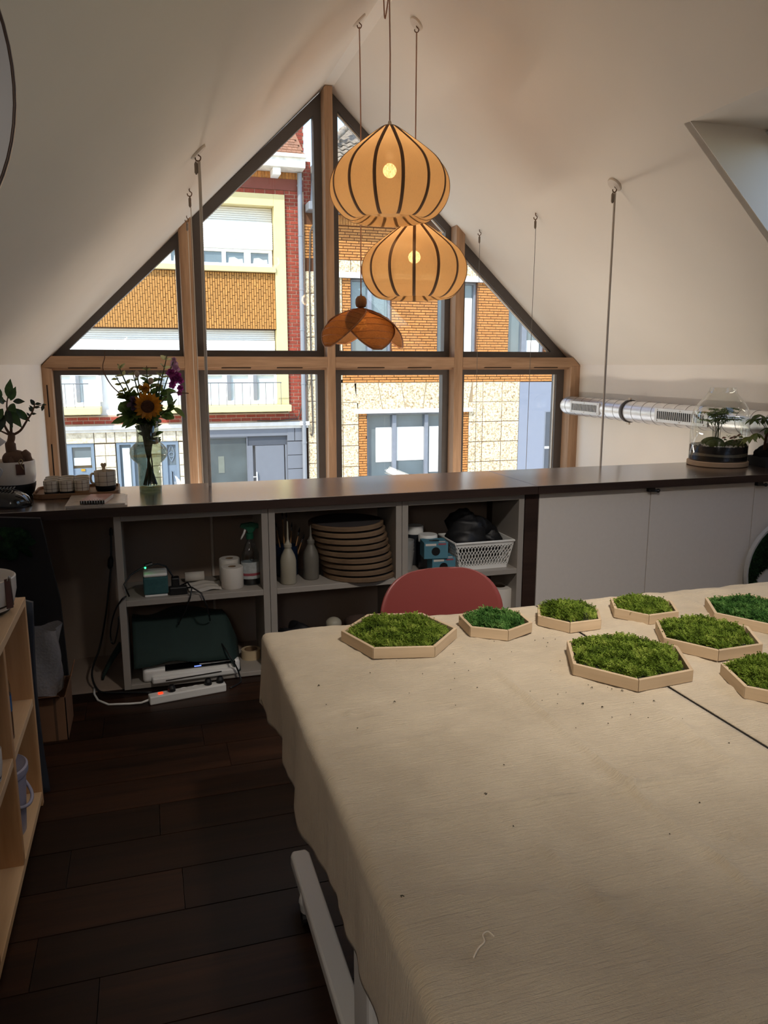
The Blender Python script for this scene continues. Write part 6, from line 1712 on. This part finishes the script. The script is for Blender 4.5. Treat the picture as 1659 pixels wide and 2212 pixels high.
for b, d, L, Wd, m in [((0.012, 0.50), (0.1, 0, 1), 0.10, 0.042, 0), ((-0.03, 0.49), (-0.1, -0.1, 1), 0.085, 0.038, 0), ((0.02, 0.49), (0.35, -0.2, 0.9), 0.075, 0.036, 0), ((0.0, 0.485), (-1, 0, 0.25), 0.085, 0.030, 1),
                      ((0.03, 0.485), (1, 0, 0.05), 0.055, 0.030, 1), ((0.01, 0.46), (0.75, 0, -0.45), 0.07, 0.018, 1), ((0.0, 0.45), (0.55, -0.3, -0.8), 0.115, 0.05, 0), ((0.0, 0.45), (0.15, -0.5, -0.9), 0.10, 0.044, 1),
                      ((-0.02, 0.45), (-0.4, -0.5, -0.6), 0.10, 0.046, 0), ((-0.03, 0.44), (-0.9, -0.2, -0.4), 0.09, 0.042, 0), ((0.005, 0.43), (0.2, -0.3, -1), 0.085, 0.022, 0), ((-0.01, 0.48), (-0.2, -0.6, 0.3), 0.07, 0.04, 0),
                      ((0.015, 0.47), (0.3, -0.8, -0.3), 0.08, 0.044, 0), ((-0.05, 0.46), (-0.6, 0, 0.7), 0.08, 0.036, 0), ((0.03, 0.45), (0.7, 0.1, -0.65), 0.10, 0.04, 0), ((-0.02, 0.42), (-0.2, -0.4, -0.9), 0.09, 0.04, 1)]:
    fleaf((FX + b[0], FYY - 0.015, ZC + b[1]), d, L, Wd, (random.gauss(0, 0.25), -1, random.uniform(0, 0.6)), M_ficd if m else M_fic)
for i, (pp, L) in enumerate([(br1[-1], 0.032), (br1[-1], 0.03), (br1[-2], 0.035), (br1[-3], 0.03), (br1[-4], 0.028), (br1[-5], 0.03), (br1[-6], 0.026), (br1[-1], 0.03), (br2[-1], 0.034), (br2[-3], 0.024), (br1[-7], 0.024)]):
    an = i * 2.1
    fleaf(pp, (math.cos(an), -0.3, abs(math.sin(an)) * 0.9 + 0.1 if i != 8 else -1.2), L, L * 0.5, (0, -1, 0.4), M_ficd)
sx = Vector((FX + 0.045, FYY - 0.105, ZC + 0.165))
tg = build('leather_tag', MB().obox((FX + 0.030, FYY - 0.1085, ZC + 0.118), (0.040, 0.006, 0), (0, -0.002, 0), (0, -0.002, 0.055)), plain('brown_leather', (84, 52, 42), 0.7), t)
build('tag_string', MB().tube(sm([(FX + 0.052, FYY - 0.107, ZC + 0.168), (FX + 0.064, FYY - 0.104, ZC + 0.185), (FX + 0.055, FYY - 0.10, ZC + 0.197), (FX + 0.045, FYY - 0.104, ZC + 0.183), (FX + 0.056, FYY - 0.108, ZC + 0.165), (FX + 0.066, FYY - 0.108, ZC + 0.145)]), 0.0025, 6), plain('jute_string', (140, 118, 84), 0.9), tg, smooth=True)
# glossy black appliance and grey lamp head, both cut by the left edge
t = thing('black_appliance', 'glossy rounded black appliance at the left front corner of the counter', 'appliance', (-0.68, 4.02, ZC))
P = []
for i in range(17):
    u = i / 16; xx = -0.788 + 0.232 * u
    hgt = 0.078 * math.sqrt(max(0.0, 1 - max(0, (u - 0.35) / 0.65) ** 2.4)) ; hw = 0.085 * math.sqrt(max(0.02, 1 - max(0, (u - 0.6) / 0.4) ** 2.2))
    P.append([(xx, 4.03 + hw * math.cos(a), ZC + 0.006 + max(0.004, hgt) * max(0, math.sin(a)) ** 0.6) for a in np.linspace(PI, 0, 15)])
build('shell', MB().grid(P), M_black_gl, t, smooth=True)
build('foot', MB().prism_xy(stadium(-0.786, -0.57, 3.96, 4.10, 0.05), ZC, ZC + 0.012), M_black, t)
for k in range(10):
    build('ridge', MB().tube([(-0.77 + 0.015 * k, 3.985, ZC + 0.082), (-0.763 + 0.015 * k, 4.0, ZC + 0.088), (-0.763 + 0.015 * k, 4.04, ZC + 0.089)], 0.0035, 6), M_black_gl, t, smooth=True)
build('chrome_arc', MB().tube(sm([(-0.615, 3.968, ZC + 0.066), (-0.59, 3.972, ZC + 0.052), (-0.572, 3.985, ZC + 0.025)]), 0.004, 6), M_chrome, t, smooth=True)
t = thing('desk_lamp', 'pale grey cone shaped lamp head at the left edge above the counter', 'lamp', (-0.735, 4.2, ZC))
build('lamp_shade', MB().tube([(-0.765, 4.22, 1.285), (-0.715, 4.22, 1.215)], [0.025, 0.048], 24), plain('pale_grey_paint', (176, 176, 180), 0.4), t, smooth=True, angle=40)
build('arm', MB().tube(sm([(-0.765, 4.22, 1.285), (-0.775, 4.22, 1.2), (-0.745, 4.2, 1.13), (-0.705, 4.2, 1.10), (-0.745, 4.2, 1.03), (-0.755, 4.2, 0.975)]), 0.006, 8), MATS['pale_grey_paint'], t, smooth=True)
build('base', MB().lathe([(0.034, 0), (0.034, 0.012), (0.028, 0.016)], 24, (-0.752, 4.2, ZC)), MATS['pale_grey_paint'], t, smooth=True, angle=40)

# ---------------------------------------------------------------- on the counter, right end
TX, TY = 3.705, 4.32
t = thing('terrarium', 'glass bottle terrarium with fern on a pale wooden base', 'terrarium', (TX, TY, ZC))
build('wood_base', MB().lathe([(0.190, 0), (0.196, 0.004), (0.196, 0.030), (0.190, 0.035)], 48, (TX, TY, ZC)), plain('pale_wood_base', (190, 160, 128), 0.6, var=0.06, stretch=(0.2, 1, 1)), t, smooth=True, angle=40)
zb = ZC + 0.0352
build('glass_jar', MB().lathe([(0.180, 0), (0.187, 0.006), (0.187, 0.25), (0.185, 0.30), (0.172, 0.345), (0.145, 0.385), (0.115, 0.42), (0.094, 0.445), (0.084, 0.47), (0.081, 0.485)], 56, (TX, TY, zb), False), glass('clear_jar_glass', (0.96, 0.97, 0.95), 0.04, 0.55), t, smooth=True, angle=70)
def lay(name, z0, z1, m, amp=0.0, r=0.184):
    vs = []; n = 48; k0 = []
    for k in range(n):
        a = 2 * PI * k / n
        vs.append((TX + r * math.cos(a), TY + r * math.sin(a), zb + z0 + amp * math.sin(3 * a + z0 * 90)))
    for k in range(n):
        a = 2 * PI * k / n
        vs.append((TX + r * math.cos(a), TY + r * math.sin(a), zb + z1 + amp * math.sin(3 * a + z1 * 90)))
    build(name, MB().add(vs, [(k, (k + 1) % n, n + (k + 1) % n, n + k) for k in range(n)] + [tuple(range(n, 2 * n)), tuple(range(n - 1, -1, -1))]), m, t, smooth=True, angle=40)
M_tsoil = plain('black_soil', (22, 21, 22), 0.95, var=0.3, scale=80, bmp=0.4)
lay('soil_layer', 0.001, 0.034, M_tsoil, 0.002)
lay('sand_layer', 0.0345, 0.052, plain('pale_sand', (128, 120, 104), 0.95, var=0.2, scale=90), 0.003)
lay('soil_layer', 0.0525, 0.098, M_tsoil, 0.003)
c = MB()
for k in range(150):
    a = random.uniform(0, 2 * PI); r = 0.18 * (random.random() ** 0.35)
    c.ball((TX + r * math.cos(a), TY + r * math.sin(a), zb + 0.101), random.uniform(0.004, 0.008), 6, 4)
tag(build('white_pebbles', c, plain('white_pebble', (214, 208, 196), 0.8, var=0.1), t), kind='stuff')
for (dx, dy, r, h) in ((-0.075, -0.06, 0.065, 0.045), (0.075, -0.07, 0.075, 0.04), (0.0, 0.06, 0.08, 0.05)):
    build('moss_mound', MB().ball((TX + dx, TY + dy, zb + 0.1), r, 20, 12, (1, 1, h / r)), plain('terrarium_moss', (72, 82, 34), 0.95, var=0.3, scale=60, bmp=0.6), t, smooth=True)
M_fern = leafmat('asparagus_fern', (96, 126, 66), (140, 166, 100), 0.5)
random.seed(5)
for k in range(18):
    bx, by = TX - 0.02 + random.uniform(-0.02, 0.02), TY + random.uniform(-0.02, 0.02)
    a = k * 2.4 + random.uniform(-0.2, 0.2)
    h = random.uniform(0.15, 0.245); ru = random.uniform(0.06, 0.15)
    tip = Vector((TX + ru * math.cos(a), TY + ru * math.sin(a), zb + 0.1 + h))
    pth = sm([(bx, by, zb + 0.1), (bx + 0.01 * math.cos(a), by, zb + 0.1 + h * 0.6), (bx + (tip.x - bx) * 0.4, by + (tip.y - by) * 0.4, zb + 0.1 + h * 0.97), tip], 5)
    fst = build('fern_stem', MB().tube(pth, 0.0016, 5), M_stem, t, smooth=True)
    c = MB()
    for q in range(8, len(pth)):
        for s in (-1, 1):
            for e in range(5):
                d = Vector((-math.sin(a) * s, math.cos(a) * s, random.uniform(-0.1, 0.3))) + Vector((math.cos(a), math.sin(a), 0)) * random.uniform(-0.5, 0.7)
                c.leaf(pth[q], d, (0, 0, 1), random.uniform(0.03, 0.055), 0.008, 0.2)
    build('fern_frond', c, M_fern, fst)
for k in range(26):
    a = random.uniform(-2.6, -0.2); r = random.uniform(0.03, 0.13)
    p = Vector((TX + 0.03 + r * math.cos(a), TY - 0.02 + r * math.sin(a), zb + random.uniform(0.11, 0.165)))
    build('small_leaf', MB().leaf(p, (random.gauss(0, 1), -0.5, random.uniform(0.1, 0.8)), (0, -0.6, 1), 0.03, 0.02, 0.3), [M_leafv, M_leafd, leafmat('pink_fittonia', (150, 96, 84), (190, 150, 130), 0.4)][k % 3], t, smooth=True)
# bonsai on a rock in a black tray
t = thing('umbrella_tree_bonsai', 'small umbrella tree growing on black rock in a square black tray', 'bonsai', (3.97, 4.36, ZC))
build('tray', MB().prism_xy([(3.93, 4.30), (3.905, 4.10), (4.10, 4.08), (4.118, 4.285)], ZC, ZC + 0.062), plain('slate_black', (52, 53, 57), 0.7, var=0.08), t, bevel=0.003)
build('rock', lump((4.0, 4.19, ZC + 0.075), 0.068, (1.15, 1.0, 1.0), 77, 0.3), plain('black_lava_rock', (36, 36, 38), 0.9, var=0.4, scale=40, bmp=0.8), t, smooth=True)
tk = sm([(3.955, 4.17, ZC + 0.09), (3.915, 4.13, ZC + 0.15), (3.88, 4.09, ZC + 0.20), (3.865, 4.07, ZC + 0.25)], 4)
build('trunk', MB().tube(tk, [0.012 - 0.005 * i / len(tk) for i in range(len(tk))], 8), M_bark, t, smooth=True)
build('trunk', MB().tube(sm([(3.97, 4.16, ZC + 0.09), (3.92, 4.11, ZC + 0.18), (3.885, 4.06, ZC + 0.26)]), 0.006, 8), M_bark, t, smooth=True)
build('trunk', MB().tube(sm([(3.985, 4.15, ZC + 0.10), (3.94, 4.07, ZC + 0.19), (3.90, 4.01, ZC + 0.25)]), 0.005, 8), M_bark, t, smooth=True)
M_sch = leafmat('umbrella_leaf', (52, 72, 36), (86, 106, 52), 0.35, 0.35); M_schy = leafmat('umbrella_leaf_pale', (112, 124, 56), (150, 158, 84), 0.4)
for wi, (wx, wy, wz, base_) in enumerate([(3.745, 4.06, 0.330, tk[-1]), (3.775, 4.05, 0.355, tk[-1]), (3.80, 4.03, 0.33, Vector((3.885, 4.06, ZC + 0.26))), (3.84, 4.0, 0.345, Vector((3.885, 4.06, ZC + 0.26))), (3.765, 4.05, 0.235, tk[6]), (3.86, 3.98, 0.29, Vector((3.90, 4.01, ZC + 0.25))), (3.735, 4.08, 0.21, tk[7]), (3.82, 4.0, 0.275, Vector((3.90, 4.01, ZC + 0.25)))]):
    hub = Vector((wx, wy, ZC + wz))
    build('leaf_stalk', MB().tube(sm([base_, Vector(base_).lerp(hub, 0.5) + Vector((0, 0, 0.012)), hub]), 0.0018, 5), M_stem, t, smooth=True)
    for q in range(7):
        a = 2 * PI * q / 7 + wi
        build('leaf', MB().leaf(hub, (math.cos(a), math.sin(a) * 0.8, -0.35 + random.uniform(-0.35, 0.35)), (0, -0.3, 1), random.uniform(0.055, 0.075), 0.024, 0.3, (0.06, 0.6, 1.0, 0.85, 0.06)), M_schy if wi in (4, 6) else M_sch, t, smooth=True)
# round moss picture leaning on the bar front
t = thing('round_moss_picture', 'round white board with dark moss leaning at the right of the bar front', 'picture', (3.88, 3.82, 0.0))
Ccen = Vector((3.885, 3.815, 0.335))
c = MB(); vs = []; n = 64
for yy, r in ((3.83, 0.33), (3.80, 0.33), (3.80, 0.322), (3.806, 0.322)):
    for k in range(n): vs.append((Ccen.x + r * math.cos(2 * PI * k / n), yy, Ccen.z + 0.003 + r * math.sin(2 * PI * k / n)))
c.add(vs, [(i * n + k, (i + 1) * n + k, (i + 1) * n + (k + 1) % n, i * n + (k + 1) % n) for i in range(3) for k in range(n)] + [tuple(range(3 * n, 4 * n)), tuple(range(n - 1, -1, -1))])
build('board', c, plain('board_white', (190, 190, 190), 0.7, var=0.06), t)
mo = MB()
P = []
for i in range(15):
    a = math.radians(100 + 105 * i / 14); P.append([])
    for j in range(9):
        r = 0.318 - (0.10 + 0.045 * math.sin(a * 5) + 0.02 * math.sin(a * 11)) * j / 8
        P[-1].append((Ccen.x + r * math.cos(a), 3.803 - 0.022 * math.sin(PI * (j + 0.5) / 9) * (0.8 + 0.3 * math.sin(i * 2.3 + j * 1.9)), Ccen.z + r * math.sin(a)))
mo.grid(P)
m_ = build('moss', mo, mossmat('dark_cushion_moss', (12, 26, 14), (24, 48, 26), (40, 70, 36)), t, smooth=True); m_['kind'] = 'stuff'
c = MB()
for k in range(900):
    i = random.randrange(14); j = random.randrange(8); p = Vector(P[i][j]).lerp(Vector(P[i + 1][j + 1]), random.random())
    d = Vector((random.gauss(0, 0.6), -1, random.gauss(0, 0.6))); c.leaf(p, d, (random.gauss(0, 1), 0, 1), 0.016, 0.008, 0.3, (0.4, 1, 0.1))
o = build('moss_tufts', c, MATS['dark_cushion_moss'], t); o['kind'] = 'stuff'

# ---------------------------------------------------------------- left wall: bookcase and what stands behind it
BX0, BX1 = -0.786, -0.450
t = thing('low_bookcase', 'low light oak cube bookcase along the left wall', 'bookcase', (BX0, 1.9, 0.0))
TH = 0.028
ys = [2.905, 2.455, 2.005, 1.555, 1.105, 0.655]
build('top_board', MB().box(BX0, BX1, ys[-1], ys[0], 0.777, 0.805), M_oak, t, bevel=0.0015)
build('bottom_board', MB().box(BX0, BX1, ys[-1], ys[0] - TH, 0.03, 0.058), M_oak, t, bevel=0.0015)
build('plinth', MB().box(BX0, BX1 - 0.03, ys[-1], ys[0] - 0.03, 0.0, 0.03), M_oak, t)
for k, y in enumerate(ys):
    if k in (0, len(ys) - 1): build('side_board', MB().box(BX0, BX1, y - TH, y, 0.0, 0.777), M_oak_v, t, bevel=0.0015)
    else: build('divider', MB().box(BX0, BX1, y - TH, y, 0.058, 0.777), M_oak_v, t, bevel=0.0015)
for k in range(len(ys) - 1):
    build('shelf', MB().box(BX0, BX1 - 0.002, ys[k + 1], ys[k] - TH, 0.400, 0.428), M_oak, t, bevel=0.0015)
build('back_board', MB().box(BX0, BX0 + 0.006, ys[-1], ys[0], 0.058, 0.777), M_oak_v, t)
def bowl(name, label, x, y, z, R, H, band, cat, inner=None, m=None):
    t = thing(name, label, cat, (x, y, z))
    m = m or MATS['white_glaze']
    build('body', MB().lathe([(R * 0.93, H * 0.3), (R, H * 0.6), (R * 1.01, H - 0.003), (R * 0.98, H), (R * 0.94, H - 0.004), (R * 0.9, 0.02), (0.0002, 0.018)], 40, (x, y, z), False), m, t, smooth=True, angle=50)
    build('base_band', MB().lathe([(R * 0.66, 0), (R * 0.8, 0.006), (R * 0.935, H * 0.305)], 40, (x, y, z)), band, t, smooth=True, angle=50)
    return t
t = bowl('plant_pot', 'white pot with black base and plant label on the bookcase end', -0.578, 2.74, 0.805, 0.128, 0.125, M_b2, 'pot')
lb = build('plant_label', MB().obox((-0.472, 2.668, 0.835), (0.016, 0.014, 0.0), (0.003, -0.003, 0), (0, 0, 0.10)), plain('brown_leather', (84, 52, 42), 0.7), t)
build('label_clip', MB().tube(sm([(-0.462, 2.665, 0.93), (-0.455, 2.662, 0.946), (-0.452, 2.660, 0.93), (-0.449, 2.659, 0.85)]), 0.002, 6), M_chrome, lb)
bk = bowl('black_bowl', 'black bowl with thin gold rim in front of the white pot', -0.606, 2.50, 0.805, 0.112, 0.09, M_b2, 'bowl', None, M_b2)
build('gold_rim', MB().tube([(-0.606 + 0.112 * math.cos(a), 2.50 + 0.112 * math.sin(a), 0.895) for a in np.linspace(0, 2 * PI, 41)], 0.002, 6), plain('gold_line', (214, 190, 130), 0.3, 0.6), bk, smooth=True)
bowl('white_cup', 'white cup with black base in the middle row of the bookcase', -0.508, 2.26, 0.428, 0.058, 0.115, M_b2, 'cup')
t = thing('seed_bottle', 'clear bottle with blue label and brown seeds in the bookcase', 'bottle', (-0.502, 2.56, 0.428))
build('body', MB().lathe([(0.034, 0), (0.037, 0.006), (0.037, 0.185), (0.03, 0.215), (0.016, 0.235), (0.016, 0.262)], 28, (-0.502, 2.56, 0.428), True), M_clear, t, smooth=True, angle=60)
build('label', MB().lathe([(0.0376, 0.10), (0.0376, 0.155)], 28, (-0.502, 2.56, 0.428), False), plain('blue_label', (44, 92, 140), 0.5), t, smooth=True)
build('seeds', MB().lathe([(0.0335, 0.002), (0.036, 0.006), (0.036, 0.095)], 28, (-0.502, 2.56, 0.428)), plain('brown_seeds', (120, 74, 48), 0.9, var=0.3, scale=120), t, smooth=True, angle=50)
build('cap', MB().lathe([(0.018, 0.262), (0.018, 0.285)], 20, (-0.502, 2.56, 0.428)), M_wht_pl, t)
t = thing('plastic_bucket', 'translucent plastic bucket with lid and handle in the bottom row', 'bucket', (-0.555, 2.63, 0.058))
M_frost = plain('frosted_plastic', (168, 168, 190), 0.45, var=0.03)
build('tub', MB().lathe([(0.082, 0), (0.086, 0.006), (0.099, 0.20), (0.101, 0.215)], 36, (-0.555, 2.63, 0.058)), M_frost, t, smooth=True, angle=50)
build('lid', MB().lathe([(0.105, 0.215), (0.108, 0.22), (0.108, 0.242), (0.102, 0.246), (0.094, 0.240), (0.0002, 0.236)], 36, (-0.555, 2.63, 0.058), False), M_frost, t, smooth=True, angle=40)
build('handle', MB().tube(sm([(-0.555, 2.735, 0.27), (-0.50, 2.74, 0.215), (-0.452, 2.68, 0.175), (-0.45, 2.60, 0.17), (-0.49, 2.53, 0.205), (-0.555, 2.525, 0.27)]), 0.006, 8), M_frost, t, smooth=True)

t = thing('grey_sack', 'folded grey plastic sack squeezed behind the end of the bookcase', 'sack', (-0.6, 2.99, 0.0))
P = [[(-0.77 + 0.325 * u + 0.012 * math.sin(5 * v + 2 * u), 2.965 + 0.018 * math.sin(7 * u + 4 * v), 0.002 + 0.79 * v - 0.05 * max(0, u - 0.75) * 2) for v in np.linspace(0, 1, 17)] for u in np.linspace(0, 1, 11)]
o = build('sheet', MB().grid(P), plain('blue_grey_plastic', (46, 50, 58), 0.5, var=0.08), t, smooth=True); o.modifiers.new('thick', 'SOLIDIFY').thickness = 0.02
t = thing('dark_panel', 'dark panel with a dark moss patch leaning upright behind the bookcase', 'panel', (-0.6, 3.71, 0.0))
build('board', MB().prism_xz([(-0.785, 0.0), (-0.415, 0.0), (-0.428, 0.545), (-0.484, 0.94), (-0.785, 0.965)], 3.70, 3.73), plain('dark_board', (20, 16, 15), 0.9, var=0.15), t)
build('moss_patch', lump((-0.60, 3.70, 0.83), 0.065, (1.1, 0.35, 1.0), 13, 0.5), MATS['dark_cushion_moss'], t, smooth=True)
t = thing('bubble_wrap', 'roll of crumpled bubble wrap standing in the cardboard box', 'bubble wrap', (-0.5, 3.46, 0.17))
P = []
for i in range(29):
    a = 2 * PI * i / 28
    P.append([(-0.515 + (0.085 + 0.012 * math.sin(4 * a + 6 * v) + 0.006 * math.sin(9 * a)) * math.cos(a) + 0.02 * v, 3.47 + (0.06 + 0.01 * math.sin(3 * a + 5 * v)) * math.sin(a), 0.205 + 0.30 * v + 0.012 * math.sin(3 * a)) for v in np.linspace(0, 1, 14)])
mwrap, nt, b = newmat('bubble_film')
b.inputs['Base Color'].default_value = lin((150, 146, 146)); b.inputs['Roughness'].default_value = 0.3; b.inputs['Alpha'].default_value = 0.72
vo = nt.nodes.new('ShaderNodeTexVoronoi'); vo.inputs['Scale'].default_value = 90
tc = nt.nodes.new('ShaderNodeTexCoord'); nt.links.new(tc.outputs['Object'], vo.inputs['Vector']); bump(nt, b, vo.outputs['Distance'], 0.6, 0.004)
o = build('film', MB().grid(P), mwrap, t, smooth=True)
M_kraft = plain('brown_cardboard', (128, 92, 66), 0.85, var=0.08, scale=6)
t = thing('cardboard_box', 'open brown cardboard box on the floor between bookcase and shelves', 'box', (-0.5, 3.55, 0.0))
bx0, bx1, by0, by1, bh = -0.64, -0.405, 3.40, 3.655, 0.20
build('wall', MB().box(bx0, bx1, by0, by0 + 0.004, 0.001, bh), M_kraft, t); build('wall', MB().box(bx0, bx1, by1 - 0.004, by1, 0.001, bh), M_kraft, t)
build('wall', MB().box(bx0, bx0 + 0.004, by0, by1, 0.001, bh), M_kraft, t); build('wall', MB().box(bx1 - 0.004, bx1, by0, by1, 0.001, bh), M_kraft, t)
build('bottom', MB().box(bx0, bx1, by0, by1, 0.0, 0.004), M_kraft, t)
build('flap', MB().obox((bx1 - 0.004, by0 + 0.02, bh), (0.004, 0, 0), (0, by1 - by0 - 0.06, 0), (0.03, 0, 0.09)), M_kraft, t)
build('flap', MB().obox((bx0, by0, bh), (bx1 - bx0 - 0.02, 0, 0), (0, 0.004, 0), (0, -0.05, 0.03)), M_kraft, t)
build('tape', MB().box(bx1 - 0.05, bx1 - 0.04, by0 - 0.0006, by0, 0.001, bh), plain('box_tape', (88, 64, 46), 0.6), t)
